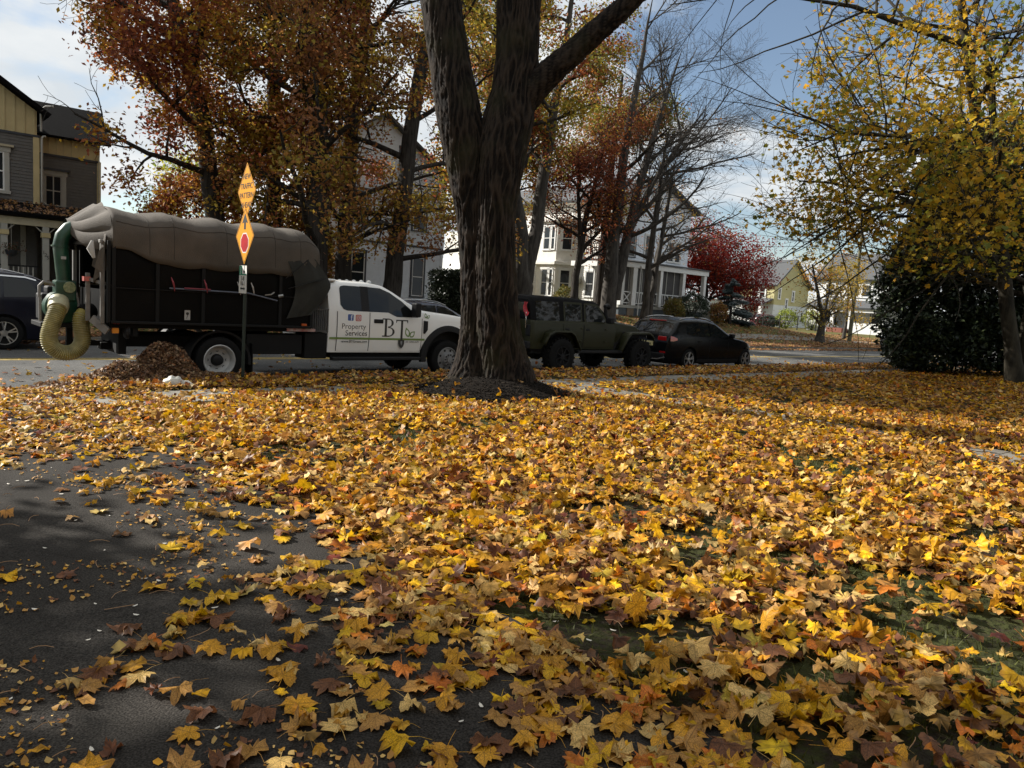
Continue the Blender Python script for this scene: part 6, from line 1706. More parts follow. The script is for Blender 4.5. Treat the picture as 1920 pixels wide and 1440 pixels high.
mb = MB(); mb.tube([(.62, -.06, 5.25), (.62, -.06, 3.05), (.75, .05, 2.98)], .035, 8); mb.tube([(.62, -.06, 5.25), (.66, -.02, 5.33), (.75, 0, 5.35)], .035, 8); mb.tube([(.60, -.05, 5.5), (.60, -.05, 6.25), (.72, -.2, 6.35), (.95, -.3, 6.38)], .035, 8); mb.build('downspout', m_greytrim, h.root, smooth=50)
mb = MB(); mb.tube([(2.90, 1.93, 5.2), (2.90, 1.93, 5.55), (2.92, 1.75, 5.7)], .035, 8); mb.tube([(2.90, 1.93, 5.2), (2.9, 1.93, 3.2)], .03, 8); mb.build('downspout', m_cream, h.root, smooth=50)
# porch
h.slab('porch_roof', m_shingle, [(-7.6, -2.35, 3.44), (3.7, -2.35, 3.44), (3.7, .0, 3.95), (-7.6, .0, 3.95)], .10)
h.slab('porch_roof', m_shingle, [(.5, .0, 3.95), (3.7, .0, 3.95), (3.3, 1.98, 4.0), (.5, 1.98, 4.02)], .08)
h.fbox('porch_beam', m_cream, h.front(-2.0), -7.6, 3.5, 0, .14, 3.06, 3.30)
h.box('porch_floor', m_darktrim, -7.5, 3.5, -2.15, 2.0, .98, 1.12)
for x in (-6.0, -3.2, -.80, .38, 3.3):
    p = h.box('porch_post', m_greytrim, x - .095, x + .095, -2.13, -1.95, 1.10, 3.08, bevel=.01)
    h.box('post_capital', m_tan, x - .13, x + .13, -2.17, -1.91, 2.70, 2.86, parent=p, bevel=.01)
    for s in (-1, 1):
        mb = MB(); mb.bar((x + s * .09, -2.04, 2.86 - h.zb), (x + s * .30, -2.04, 3.06 - h.zb), .035); mb.build('bracket', m_greytrim, p)
pp = h.box('door_frame', m_greytrim, 1.98, 2.86, 1.93, 2.0, 1.12, 3.25); h.box('door', m_darktrim, 2.08, 2.76, 1.90, 1.94, 1.14, 3.15, parent=pp); h.box('pane', m_wpane, 2.2, 2.64, 1.89, 1.90, 1.6, 3.0, parent=pp)
h.box('porch_wall_trim', m_greytrim, -.04, .12, -.05, .0, 1.12, 3.2)
rail = h.box('porch_rail', m_black, -4.6, .15, -2.10, -2.03, 1.68, 1.73)
for k in range(34):
    x = -4.55 + .138 * k
    h.box('baluster', m_greytrim, x - .018, x + .018, -2.09, -2.05, 1.14, 1.68, parent=rail)
for k in range(5): h.box('step', m_conc2, .75, 1.9, -2.5 - .28 * k, -2.15 - .28 * k, .2, 1.0 - .17 * k)
text_obj('1', .17, m_ink, h.root, facing((.31, -2.135, 2.20 - h.zb), (1, 0, 0), (0, 0, 1)), 'house_number'); text_obj('2', .17, m_ink, h.root, facing((.37, -2.135, 2.12 - h.zb), (1, 0, 0), (0, 0, 1)), 'house_number'); text_obj('5', .17, m_ink, h.root, facing((.43, -2.135, 2.03 - h.zb), (1, 0, 0), (0, 0, 1)), 'house_number')
g = np.random.default_rng(77); P = []
for _ in range(900):
    x = g.uniform(-4, 3.4); f = g.random() ** 1.6; P.append((x, -2.3 + 2.3 * f, 3.46 - 1.0 + .51 * f + .02))
P = np.array(P); n = len(P)
V, Fc, C, Uv = scatter([leaf_template(2, 410 + k, False, 1.2) for k in range(4)], g.integers(0, 4, n), P, rot_batch(g.uniform(0, 6.3, n), np.abs(g.normal(.2, .4, n)), g.uniform(0, 6.3, n)), g.uniform(.07, .13, n), np.array([(.22, .11, .05), (.15, .08, .045), (.3, .16, .05)])[g.integers(0, 3, n)])
o = link(bpy.data.objects.new('roof_leaves', np_mesh('roof_leaves', V, Fc, m_leaf_far, C)), h.root); o['kind'] = 'stuff'
hb = road_empty('hanging_basket', -.62, 16.8, 2.0); tag(hb, 'hanging flower basket under the grey porch beam', 'plant')
MB().lathe([(0, .04), (.06, .15), (.2, .19)], (0, 0, 0), 'z', 14).build('basket', m_darktrim, hb, smooth=50)
mb = MB(); mb.tube([(0, 0, .2), (0, 0, 1.08)], .006, 4); mb.build('hanger', m_greytrim, hb)
g = np.random.default_rng(79); n = 300; P = g.normal(0, 1, (n, 3)) * np.array([.16, .16, .1]) + np.array([0, 0, .26])
V, Fc, C, Uv = scatter([KITE], np.zeros(n, int), P, rot_batch(g.uniform(0, 6.3, n), g.uniform(0, 1.5, n), g.uniform(0, 6.3, n)), g.uniform(.04, .08, n), np.array([(.05, .07, .03), (.22, .1, .07), (.09, .05, .03)])[g.integers(0, 3, n)])
link(bpy.data.objects.new('flowers', np_mesh('flowers', V, Fc, m_oakleaf, C)), hb)

# ---- tall white house behind the truck cab, blue of shade put into its colour
h = House('tall_white_house', 'tall white clapboard house, coloured blue as in shade, with dark trimmed windows behind the white cab', 14.0, 18, 1.1)
F = h.front(0)
x0, x1, ez, apz, sl = -3.72, 3.72, 7.45, 9.72, .61
h.box('wall', m_shadewhite, x0, x1, .01, 10, 1.0, ez)
h.clap('clapboard', m_shadewhite, F, x0, x1, 1.2, 3.86, .12); h.clap('clapboard', m_shadewhite, F, x0, x1, 3.98, ez, .12)
h.clap('gable_clapboard', m_shadewhite, F, x0, x1, ez, apz, .12, lambda z: (-(apz - z) / sl, (apz - z) / sl))
mb = MB(); mb.add([F(x0, -.01, ez - .02), F(x1, -.01, ez - .02), F(0, -.01, apz)], [(0, 1, 2)]); mb.build('gable_backing', m_shadewhite, h.root)
h.fbox('band', m_darktrim, F, x0, x1, 0, .05, 3.87, 3.96)
h.fbox('corner_board', m_shadewhite, F, x1 - .12, x1 + .03, 0, .05, 1.1, ez)
for s in (-1, 1): h.slab('roof', m_shingle2, [(0, -.35, apz + .1), (s * 4.05, -.35, apz + .1 - sl * 4.05), (s * 4.05, 10.3, apz + .1 - sl * 4.05), (0, 10.3, apz + .1)], .12)
for a0, a1, z0, z1 in ((1.94, 2.62, 1.52, 3.40), (1.86, 2.60, 4.7, 6.2), (-1.4, -.7, 4.7, 6.2), (-1.4, -.7, 1.52, 3.4), (1.0, 1.42, 7.1, 8.4)):
    h.window(F, a0, a1, z0, z1, m_darktrim, m_whitetrim, .085, .06, 1)
h.box('rear_wing', m_shadewhite, x1 - .2, x1 + .55, 2.6, 9, 1.0, 6.6); h.slab('rear_wing_roof', m_shingle2, [(x1 - .3, 2.3, 6.6), (x1 + .75, 2.3, 6.6), (x1 + .75, 5, 7.6), (x1 - .3, 5, 7.6)], .1)
h = House('garage', 'white garage gable glimpsed beyond the hedge', 22.6, 22, 1.1)
h.box('wall', m_offwhite, -1.6, 1.6, 0, 5, 1.0, 2.6)
mb = MB(); mb.add([(-1.6, -.01, 1.5), (1.6, -.01, 1.5), (0, -.01, 2.7)], [(0, 1, 2)]); mb.build('gable', m_offwhite, h.root)
for s in (-1, 1): h.slab('roof', m_whitetrim, [(0, -.25, 3.9), (s * 1.9, -.25, 2.45), (s * 1.9, 5.2, 2.45), (0, 5.2, 3.9)], .1)

# ---- white house with bay window and screened porch
h = House('white_house', 'large white clapboard house with sunlit bay window and screened corner porch', 31.4, 18.5, 1.15)
F = h.front(0); S = h.left(0)
h.box('wall', m_offwhite, .01, 7.7, .01, 13, 1.0, 8.5)
h.clap('clapboard', m_shadewhite, F, 0, 7.7, 4.3, 8.5, .13); h.clap('clapboard', m_offwhite, F, 0, 7.7, 1.5, 4.3, .13)  # shaded upper front takes the blue shade tint, sunlit side stays off white
h.clap('side_clapboard', m_offwhite, S, 0, 13, 1.4, 8.2, .13)
apz, sl = 10.1, .42
h.clap('gable_clapboard', m_shadewhite, F, 0, 7.7, 8.5, apz, .13, lambda z: (3.85 - (apz - z) / sl, 3.85 + (apz - z) / sl))
mb = MB(); mb.add([F(0, -.01, 8.48), F(7.7, -.01, 8.48), F(3.85, -.01, apz)], [(0, 1, 2)]); mb.build('gable_backing', m_offwhite, h.root)
for s in (-1, 1): h.slab('roof', m_shingle2, [(3.85, -.5, apz + .12), (3.85 + s * 4.4, -.5, apz + .12 - sl * 4.4), (3.85 + s * 4.4, 13.4, apz + .12 - sl * 4.4), (3.85, 13.4, apz + .12)], .16)
h.fbox('cornice', m_offwhite, S, -.3, 13, 0, .35, 8.2, 8.42); h.fbox('corner_board', m_whitetrim, S, 0, .16, 0, .04, 1.4, 8.2)
for a0, a1, z0, z1 in ((1.2, 1.9, 4.9, 6.4), (5.4, 6.0, 4.9, 6.2), (6.15, 6.75, 4.9, 6.2), (2.9, 3.5, 4.9, 6.4), (3.4, 4.2, 8.5, 9.4)): h.window(F, a0, a1, z0, z1, m_darktrim if a1 < 2 else m_whitetrim, m_whitetrim, .08, .06, 1)
h.window(S, 1.2, 1.9, 6.6, 7.9, m_whitetrim, m_whitetrim, .09, .06)
h.window(S, 1.6, 2.3, 2.2, 3.8, m_whitetrim, m_whitetrim, .09, .06)
# two storey bay on the sunlit side
by0, by1, bd = 3.3, 6.9, 1.0
poly = [(0, by0), (-bd, by0 + .9), (-bd, by1 - .9), (0, by1)]
for z0, z1 in ((1.35, 4.15), (4.4, 6.95)):
    mb = MB(); mb.prism(poly, lambda a, b, t, z0=z0, z1=z1: (a, b, (z0 if t == 0 else z1) - h.zb)); bay = mb.build('bay', m_offwhite, h.root)
    for k in range(3):
        p, q = Vector(poly[k]), Vector(poly[k + 1]); d = (q - p).normalized(); nn = Vector((d.y, -d.x)); nn = -nn if nn.x > 0 else nn; L = (q - p).length
        Fb = lambda a, dd, z, p=p, d=d, nn=nn: (p.x + d.x * a + nn.x * dd, p.y + d.y * a + nn.y * dd, z - h.zb)
        h.window(Fb, L / 2 - .33, L / 2 + .33, z0 + .75, z1 - .3, m_whitetrim, m_whitetrim, .10, .05, 1, parent=bay)
        if k == 1: h.window(Fb, .18, .62, z0 + .75, z1 - .3, m_whitetrim, m_whitetrim, .06, .05, 1, parent=bay)
for z in (4.15, 6.95):
    pl = [(0.0, by0 - .2), (-bd - .2, by0 + .8), (-bd - .2, by1 - .8), (0.0, by1 + .2)]
    mb = MB(); mb.prism(pl, lambda a, b, t, z=z: (a, b, z + (.25 if t else 0) - h.zb)); mb.build('bay_cornice', m_offwhite, h.root, bevel=.03)
ac = h.fbox('air_conditioner', m_greytrim, S, 2.65, 3.15, .02, .40, 3.0, 3.4, bevel=.01); h.fbox('louvre', m_black, S, 2.70, 3.10, .40, .41, 3.05, 3.35, parent=ac)
esc = h.fbox('fire_escape', m_black, S, .5, 2.4, .02, .8, 4.5, 4.56)
for k in range(12): h.fbox('bar', m_black, S, .5 + .17 * k, .53 + .17 * k, .76, .80, 4.56, 5.5, parent=esc)
h.fbox('top_bar', m_black, S, .5, 2.4, .76, .80, 5.5, 5.54, parent=esc); h.fbox('ladder_rail', m_black, S, 1.0, 1.03, .7, .74, 2.6, 4.5, parent=esc); h.fbox('ladder_rail', m_black, S, 1.4, 1.43, .7, .74, 2.6, 4.5, parent=esc)
for k in range(7): h.fbox('rung', m_black, S, 1.03, 1.4, .71, .73, 2.7 + .26 * k, 2.72 + .26 * k, parent=esc)
# porch wrapped round the front
py = -2.0
h.slab('porch_roof', m_shingle2, [(-1.9, py - .35, 4.42), (7.2, py - .35, 4.42), (7.2, 0, 4.7), (-1.9, 0, 4.7)], .06)
h.box('porch_fascia', m_whitetrim, -1.8, 7.1, py - .25, py - .05, 4.05, 4.36)
h.box('porch_fascia', m_whitetrim, -1.8, -1.6, py - .05, 2.0, 4.05, 4.36)
h.box('porch_ceiling', m_whitetrim, -1.8, 7.1, py, 0, 4.28, 4.34)
h.box('porch_floor', m_greytrim, -1.8, 7.1, py - .15, 0, 1.62, 1.78); h.box('porch_skirt', M('slate_skirt', (.07, .085, .095), .8, var=.2), -1.7, 7.0, py - .1, -.1, 1.0, 1.62)
h.box('lattice_door', M('weathered_wood', (.16, .12, .08), .8), -.95, -.3, py - .13, py - .11, 1.15, 1.6)
colx = [-1.6, -.44, 2.08, 4.45, 6.81]
for x in colx: h.box('porch_column', m_whitetrim, x - (.26 if x == -.44 else .13), x + .13, py - .22, py + .04, 1.78, 4.05, bevel=.01)
for k, (a, b) in enumerate(zip(colx[:-1], colx[1:])):
    if k < 3:
        sc = h.box('screen', m_screen, a + .13, b - .13, py + .02, py + .035, 1.80, 4.05)
        for j in (1, 2): x = a + (b - a) * j / 3; h.box('screen_post', m_greytrim, x - .03, x + .03, py - .01, py + .018, 1.8, 4.05, parent=sc)
        rl = h.box('railing', m_whitetrim, a + .13, b - .13, py - .10, py - .04, 2.55, 2.61); h.box('bottom_rail', m_whitetrim, a + .13, b - .13, py - .10, py - .04, 1.90, 1.95, parent=rl)
        m0 = (a + b) / 2; w = .35
        for p, q in (((m0 - w, 1.95), (m0 + w, 2.55)), ((m0 - w, 2.55), (m0 + w, 1.95))): MB().bar((p[0], py - .07 - .003 * (p[1] > 2), p[1] - h.zb), (q[0], py - .07 - .003 * (p[1] > 2), q[1] - h.zb), .05, .05).build('cross_bar', m_whitetrim, rl)
        n = int((b - a - .26 - 2 * w) / .13)
        for j in range(n):
            x = a + .2 + (b - a - .4) * j / max(1, n - 1)
            if abs(x - m0) > w + .02: h.box('baluster', m_whitetrim, x - .018, x + .018, py - .09, py - .05, 1.95, 2.55, parent=rl)
mb = MB(); mb.tube([(-.10, py - .28, 4.2 - h.zb), (-.12, py - .28, 1.2 - h.zb)], .035, 8); mb.build('downspout', m_whitetrim, h.root)
st = h.box('porch_steps', m_conc2, 7.0, 8.6, py - .1, -.3, 1.0, 1.3); h.box('step', m_conc2, 7.0, 8.1, py - .1, -.3, 1.3, 1.5, parent=st); h.box('step', m_conc2, 7.0, 7.6, py - .1, -.3, 1.5, 1.66, parent=st)
mb = MB(); mb.bar((7.1, py - .12, 2.62 - h.zb), (8.7, py - .12, 1.9 - h.zb), .06, .06); hr = mb.build('stair_rail', m_whitetrim, h.root)
for k in range(9): x = 7.2 + .17 * k; MB().bar((x, py - .12, 1.75 - .33 * (x - 7.1) - h.zb), (x, py - .12, 2.58 - .45 * (x - 7.1) - h.zb), .035, .035).build('baluster', m_whitetrim, hr)
h.box('newel_post', m_whitetrim, 8.66, 8.80, py - .2, py - .06, 1.1, 2.1)
h.box('left_wing', m_offwhite, -3.6, .1, 9.2, 13, 1.0, 6.2); h.slab('left_wing_roof', m_shingle2, [(-3.9, 8.8, 6.2), (.1, 8.8, 6.2), (.1, 12, 7.9), (-3.9, 12, 7.9)], .12)

# ---- yellow house and white porch house at the far end
h = House('yellow_house', 'distant yellow house with white lower storey and low front porch', 85.7, 37.8, .4)
L = h.left(0); F = h.front(0); m_yel = M('yellow_clapboard', (.40, .36, .17), .7, var=.06, scale=2); m_lowwhite = M('white_shingle', (.52, .54, .52), .7, var=.06, scale=2)
h.box('upper_wall', m_yel, 0, 9, 0, 7.5, 3.3, 6.0); h.box('lower_wall', m_lowwhite, .02, 8.98, .02, 7.48, .3, 3.3)
h.clap('clapboard', m_yel, L, 0, 7.5, 3.3, 6.0, .3); h.clap('clapboard', m_yel, F, 0, 9, 3.3, 6.0, .3); h.clap('shingles', m_lowwhite, F, 0, 9, .4, 3.25, .3); h.clap('shingles', m_lowwhite, L, 0, 7.5, .4, 3.25, .3)
mb = MB(); mb.add([F(0, .0, 6.0), F(9, .0, 6.0), F(4.5, .0, 9.3)], [(0, 1, 2)]); mb.build('gable', m_yel, h.root)
for s in (-1, 1): h.slab('roof', m_shingle2, [(4.5, -.5, 9.45), (4.5 + s * 5.0, -.5, 5.8), (4.5 + s * 5.0, 8, 5.8), (4.5, 8, 9.45)], .2)
for a0, a1, z0, z1 in ((1.0, 1.5, 4.1, 5.4), (4.6, 5.1, 3.9, 5.2), (3.0, 3.5, 2.9, 4.1), (3.4, 4.3, 1.2, 2.6), (5.6, 6.2, 1.2, 2.5), (7.4, 8.0, 1.2, 2.5)): h.window(F, a0, a1, z0, z1, m_whitetrim, m_whitetrim, .12, .08)
for a0, a1 in ((1.3, 2.1), (2.3, 3.1)): h.window(L, a0, a1, 4.2, 5.5, m_whitetrim, m_whitetrim, .14, .08)
h.slab('porch_roof', m_shingle2, [(-2.6, .1, 3.3), (0, .1, 4.1), (0, 6.5, 4.1), (-2.6, 6.5, 3.3)], .2)
for y in (.5, 3.2, 6.0): h.box('porch_post', m_whitetrim, -2.4, -2.05, y - .2, y + .2, .9, 3.2)
h.box('porch_wall', m_whitetrim, -2.5, -2.2, .4, 6.2, .3, 1.15); h.box('door', m_cream, -.08, 0, 2.4, 3.4, .8, 2.8)
h = House('white_porch_house', 'distant white house with dark roofed full width porch and brick steps', 77, 20.5, .4)
L = h.left(0); m_w2 = M('white_siding_far', (.60, .61, .60), .7, var=.06)
h.box('wall', m_w2, 2.2, 11, -1, 8.5, .3, 6.6); h.clap('clapboard', m_w2, h.left(2.2), -1, 8.5, .4, 6.5, .28)
for s in (-1, 1): h.slab('roof', m_shingle2, [(6.6, -1.4, 9.6), (6.6 + s * 4.9, -1.4, 6.4), (6.6 + s * 4.9, 8.9, 6.4), (6.6, 8.9, 9.6)], .2)
h.slab('porch_roof', m_shingle2, [(-.4, -.6, 3.25), (2.2, -.6, 4.1), (2.2, 8.3, 4.1), (-.4, 8.3, 3.25)], .2)
h.box('porch_beam', m_whitetrim, -.15, .1, -.4, 8.1, 2.75, 3.05)
for y in (-.2, 3.2, 5.2, 7.9): h.box('porch_post', m_whitetrim, -.15, .15, y - .16, y + .16, .8, 2.8)
h.box('porch_wall', m_whitetrim, -.2, .1, 5.0, 8.0, .3, 1.6); h.box('porch_wall', m_whitetrim, -.2, .1, -.4, 3.0, .3, 1.6)
h.box('brick_steps', m_brick, -1.6, -.2, 3.3, 5.0, .3, .95); h.box('porch_floor', m_greytrim, -.1, 2.2, -.4, 8, .7, .85)
for a0, a1 in ((1.0, 1.9), (6.2, 7.2)): h.window(h.left(2.2), a0, a1, 1.4, 2.7, m_darktrim, m_whitetrim, .1, .08)
for a0, a1 in ((2.2, 3.2), (3.5, 4.5), (6.3, 7.3)): h.window(h.left(2.2), a0, a1, 4.5, 5.8, m_whitetrim, m_whitetrim, .16, .1)

# ---- unseen house added behind the camera to block sky light and darken reflections
h = House('unseen_house', 'unseen dark shingled house added behind the camera to block sky light', 6.0, -19.0, .1, rz=math.pi)
F = h.front(0); m_unseen = M('brown_shingle', (.06, .05, .042), .85, var=.2, scale=6)
h.box('wall', m_unseen, -10, 10, .02, 9, .0, 6.2); h.clap('clapboard', m_unseen, F, -10, 10, .3, 6.1, .2)
h.slab('roof', m_shingle, [(-10.5, -.6, 6.1), (10.5, -.6, 6.1), (10.5, 4.5, 10), (-10.5, 4.5, 10)], .15); h.slab('roof', m_shingle, [(-10.5, 9.6, 6.1), (10.5, 9.6, 6.1), (10.5, 4.5, 10), (-10.5, 4.5, 10)], .15)
for a0 in (-8.5, -5.5, 4.5, 7.5):
    h.window(F, a0, a0 + 1, 1.2, 2.8, m_greytrim, m_whitetrim, .12, .06); h.window(F, a0, a0 + 1, 4.0, 5.4, m_greytrim, m_whitetrim, .12, .06)
dr = h.fbox('door', m_darktrim, F, -.5, .5, .02, .08, .4, 2.5); h.fbox('door_frame', m_greytrim, F, -.65, -.5, .02, .10, .3, 2.65, parent=dr)
# ------------------------------------------------------------------ street furniture and small things
# sign post with two yellow diamonds and a parking sign, all facing oncoming traffic (towards -u)
sg = road_empty('street_sign', .08, -.84, 0.0); tag(sg, 'green post with two yellow diamond warning signs and a small parking sign', 'sign')
m_post = M('green_post', (.012, .022, .016), .6, var=.2)
lean = .014
mb = MB(); mb.tube([(0, 0, -.1), (.0, -.01, 1.9), (.005, -.06, 3.3)], .028, 6); mb.build('post', m_post, sg)
m_syel = M('sign_yellow', (.66, .28, .004), .7, var=.05, scale=3, spec=.15); m_sblk = M('sign_black', (.012, .012, .012), .5); m_sred = M('sign_red', (.36, .006, .010), .7, spec=.15); m_swht = M('sign_white', (.66, .66, .63), .5); m_sgrn = M('sign_green', (.02, .22, .13), .45); m_salu = M('sign_back', (.3, .3, .3), .5, .5)
def sp(x, a, b, k=0): return (x, -a, b)     # sign plane: a to the viewer's right when looking along +u, b up
def splate(mb, pts, x, t=.003): mb.prism(pts, lambda a, b, k: (x - t * k, -a, b))
def rhomb(cx, cz, hw, hh): return [(cx - hw, cz), (cx, cz - hh), (cx + hw, cz), (cx, cz + hh)]
def strip(mb, outer, inner, x):
    n = len(outer)
    for i in range(n): splate(mb, [outer[i], outer[(i + 1) % n], inner[(i + 1) % n], inner[i]], x, .0012)
for cx, cz, hw, hh, x in ((.07, 3.06, .355, .445, -.034), (.05, 2.355, .36, .45, -.040)):
    mb = MB(); splate(mb, rhomb(cx, cz, hw, hh), x); pl = mb.build('warning_sign', m_syel, sg)
    mb = MB(); strip(mb, rhomb(cx, cz, hw * .955, hh * .955), rhomb(cx, cz, hw * .925, hh * .925), x - .0032); mb.build('border', m_sblk, pl)
    if cz > 2.8:
        for w, dz, s_ in (('NEW', .225, .125), ('TRAFFIC', .075, .125), ('PATTERN', -.07, .125), ('AHEAD', -.22, .125)):
            text_obj(w, s_, m_sblk, pl, facing((x - .0045, -cx, cz + dz), (0, -1, 0), (0, 0, 1)) @ Matrix.Scale(1.0, 4))
    else:
        mb = MB(); splate(mb, [(cx, cz + .36), (cx - .115, cz + .2), (cx - .038, cz + .215), (cx - .038, cz + .105), (cx + .038, cz + .105), (cx + .038, cz + .215), (cx + .115, cz + .2)], x - .0034, .0012); mb.build('arrow', m_sblk, pl)
        oc = lambda r: [(cx + r * math.cos(R(22.5 + 45 * k)), cz - .11 + r * math.sin(R(22.5 + 45 * k))) for k in range(8)]
        mb = MB(); splate(mb, oc(.172), x - .0034, .001); wt = mb.build('octagon_border', m_swht, pl); mb = MB(); splate(mb, oc(.152), x - .0048, .001); mb.build('octagon', m_sred, pl)
x = -.036; c = .0
mb = MB(); splate(mb, [(c - .15, 1.44), (c + .15, 1.44), (c + .15, 1.885), (c - .15, 1.885)], x); pk = mb.build('parking_sign', m_swht, sg)
mb = MB(); splate(mb, [(c - .145, 1.73), (c - .03, 1.73), (c - .03, 1.88), (c - .145, 1.88)], x - .0032, .001); mb.build('green_panel', m_sgrn, pk)
mb = MB(); splate(mb, [(c - .03, 1.73), (c + .145, 1.73), (c + .145, 1.75), (c - .03, 1.75)], x - .0032, .001); mb.build('green_bar', m_sgrn, pk)
for w, a, z, s_ in (('1', .06, 1.845, .10), ('HR', .06, 1.785, .06), ('3-8', .0, 1.675, .10), ('10-1', .0, 1.595, .10)): text_obj(w, s_, m_sblk if s_ < .09 or z < 1.7 else m_sblk, pk, facing((x - .0046, -a, z), (0, -1, 0), (0, 0, 1)))
text_obj('PARK', .05, m_swht, pk, facing((x - .0046, .088, 1.805), (0, 0, 1), (0, 1, 0)))
mb = MB(); splate(mb, [(c - .10, 1.515), (c - .05, 1.545), (c - .05, 1.527), (c + .05, 1.527), (c + .05, 1.545), (c + .10, 1.515), (c + .05, 1.485), (c + .05, 1.503), (c - .05, 1.503), (c - .05, 1.485)], x - .0032, .001); mb.build('double_arrow', m_sblk, pk)

# utility pole, wires and black fence across the street
up_ = road_empty('utility_pole', 51.3, 12.1, .1); tag(up_, 'weathered wooden utility pole across the street beside the black SUV', 'utility pole')
mb = MB(); mb.tube([(0, 0, 0), (.05, 0, 4), (.12, 0, 9)], [.15, .13, .10], 10); mb.build('pole', M('weathered_pole', (.10, .095, .055), .9, var=.3, scale=8, bump=.4), up_, smooth=50)
mb = MB(); mb.box(-.04, .2, -1.1, 1.1, 8.4, 8.52); mb.build('crossarm', M('weathered_pole', (.1, .095, .055), .9), up_)
fe = road_empty('metal_fence', 70, 30, .42); tag(fe, 'low black metal fence in front of the distant houses', 'fence')
for k in range(10): MB().box(-.04, .04, -6 + 2 * k, -5.92 + 2 * k, 0, 1.5).build('fence_post', m_black, fe)
for z in (.9, 1.45): MB().box(-.02, .02, -6, 12.1, z, z + .035).build('rail', m_black, fe)
# the mulch mound at the foot of the big maple
g = np.random.default_rng(91)
mo = empty('mulch_mound', W(TREE_U, TREE_V, 0)); tag(mo, 'dark mulch mound round the foot of the big maple', 'mulch')
rows = []
for i in range(17):
    r = 1.62 * i / 16; row = []
    for k in range(49):
        a = 2 * math.pi * k / 48; rr = r * (1 + .10 * noise.noise(Vector((math.cos(a) * 1.5, math.sin(a) * 1.5, 3))))
        q = W(TREE_U + rr * math.cos(a), TREE_V + rr * math.sin(a) / 1.1); row.append((q.x - mo.location.x, q.y - mo.location.y, gz(TREE_U + rr * math.cos(a), TREE_V + rr * math.sin(a) / 1.1) + .035 * (1 - (r / 1.62) ** 4) - .012 * (i == 16) + .012 * noise.noise(Vector((q.x * 9, q.y * 9, 0)))))
    rows.append(row)
m_mulch = M('black_mulch', (.009, .007, .0055), .95, var=.5, scale=40, bump=.9, bscale=45, spec=.08)
mb = MB(); mb.grid(rows); mb.build('mound', m_mulch, mo, smooth=70)
n = 4200; a = g.uniform(0, 6.3, n); r = 1.55 * np.sqrt(g.random(n)); P = []
for i in range(n):
    u, v = TREE_U + r[i] * math.cos(a[i]), TREE_V + r[i] * math.sin(a[i]) / 1.1; q = W(u, v); P.append((q.x - mo.location.x, q.y - mo.location.y, gz(u, v) + .04))
chip = (np.array([(-.5, -.09, 0), (.5, -.09, 0), (.5, .09, 0), (-.5, .09, 0), (0, 0, .12)]), np.array([(0, 1, 4), (1, 2, 4), (2, 3, 4), (3, 0, 4)]), np.zeros((5, 2)))
V, Fc, C, Uv = scatter([chip], np.zeros(n, int), np.array(P), rot_batch(g.uniform(0, 6.3, n), np.abs(g.normal(0, .5, n)), g.uniform(0, 6.3, n)), g.uniform(.03, .08, n), np.array([(.011, .0085, .0065)]) * g.uniform(.4, 2.2, (n, 1)))
o = link(bpy.data.objects.new('mulch_chips', np_mesh('mulch_chips', V, Fc, leaf_mat('mulch_chip', .0, .95, gloss=.08), C)), mo); o['kind'] = 'stuff'

# heap of brown leaves raked to the kerb, with a plastic bag at its foot
lp = empty('leaf_pile', W(-.95, -.35, STREET)); tag(lp, 'heap of chopped brown leaves on the kerb behind the truck wheel', 'leaf pile')
def pile_h(x, y):
    u, v = x, y
    d = math.hypot((u + .06) / .64, v / .58); e = math.hypot((u + .70) / .6, (v + .30) / .45)
    return max(0, .56 * (1 - sstep(.15, 1.15, d)) * (1 + .12 * noise.noise(Vector((u * 4, v * 4, 1)))), .30 * (1 - sstep(0, 1.2, e)), .10 * (1 - sstep(.2, 1.3, math.hypot((u - .1) / 1.3, v / .9))))
rows = []
for i in range(41):
    rows.append([])
    for k in range(33):
        u = -1.7 + 2.9 * i / 40; v = -.95 + 1.75 * k / 32; q = W(u, v); c0 = W(0, 0)
        rows[-1].append((q.x - c0.x, q.y - c0.y, pile_h(u, v) - .02 + .13 * sstep(.2, -.1, v)))
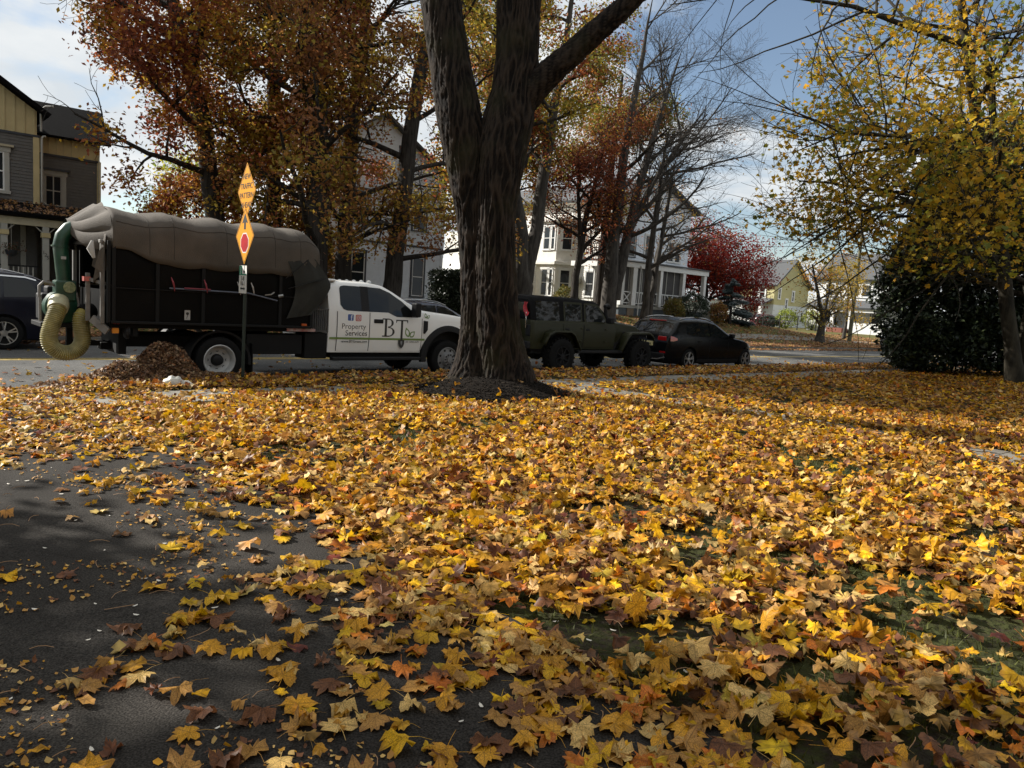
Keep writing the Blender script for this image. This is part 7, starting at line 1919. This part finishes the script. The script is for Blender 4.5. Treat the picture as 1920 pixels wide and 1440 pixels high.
m_pilebase = M('leaf_mould', (.06, .035, .022), .95, var=.5, scale=30, bump=.8)
mb = MB(); mb.grid(rows); mb.build('heap', m_pilebase, lp, smooth=70)
g = np.random.default_rng(93); P = []
while len(P) < 15000:
    u = g.uniform(-1.7, 1.2); v = g.uniform(-.95, .8); hh = pile_h(u, v)
    if hh < .015 and g.random() < .8: continue
    q = W(u, v); c0 = W(0, 0); P.append((q.x - c0.x, q.y - c0.y, hh + .13 * sstep(.2, -.1, v) + g.uniform(-.005, .03)))
n = len(P); T = [leaf_template(2, 420 + k, False, 1.5) for k in range(5)]
col = np.array([(.19, .10, .055), (.28, .17, .09), (.11, .06, .035), (.36, .25, .14), (.30, .13, .05)])[g.choice(5, n, p=[.34, .24, .22, .12, .08])] * g.uniform(.6, 1.2, (n, 1))
V, Fc, C, Uv = scatter(T, g.integers(0, 5, n), np.array(P), rot_batch(g.uniform(0, 6.3, n), g.uniform(0, 1.3, n), g.uniform(0, 6.3, n)), g.uniform(.03, .075, n), col)
o = link(bpy.data.objects.new('chopped_leaves', np_mesh('chopped_leaves', V, Fc, m_leaf_far, C)), lp); o['kind'] = 'stuff'
bagp = W(-1.22, -1.52, .03); bag = empty('plastic_bag', bagp, .3); tag(bag, 'crumpled white plastic bag at the foot of the brown leaf heap', 'bag')
rows = []
for i in range(15):
    t = math.pi * i / 14; row = []
    for k in range(25):
        a = 2 * math.pi * k / 24; d = Vector((math.sin(t) * math.cos(a), math.sin(t) * math.sin(a), math.cos(t)))
        f = 1 + .22 * noise.noise(d * 2.2) + .12 * noise.noise(d * 6)
        row.append((d.x * .14 * f, d.y * .10 * f, max(0, .06 + d.z * .10 * f)))
    rows.append(row)
m_bag = M('white_plastic', (.50, .49, .44), .5, var=.12, scale=14, bump=.5, bscale=14)
mb = MB(); mb.grid(rows); mb.build('body', m_bag, bag, smooth=60)
mb = MB(); mb.tube([(.10, 0, .05), (.19, .02, .055), (.26, 0, .025), (.30, -.02, .012)], [.05, .045, .03, .012], 9); mb.build('knot', m_bag, bag, smooth=60)
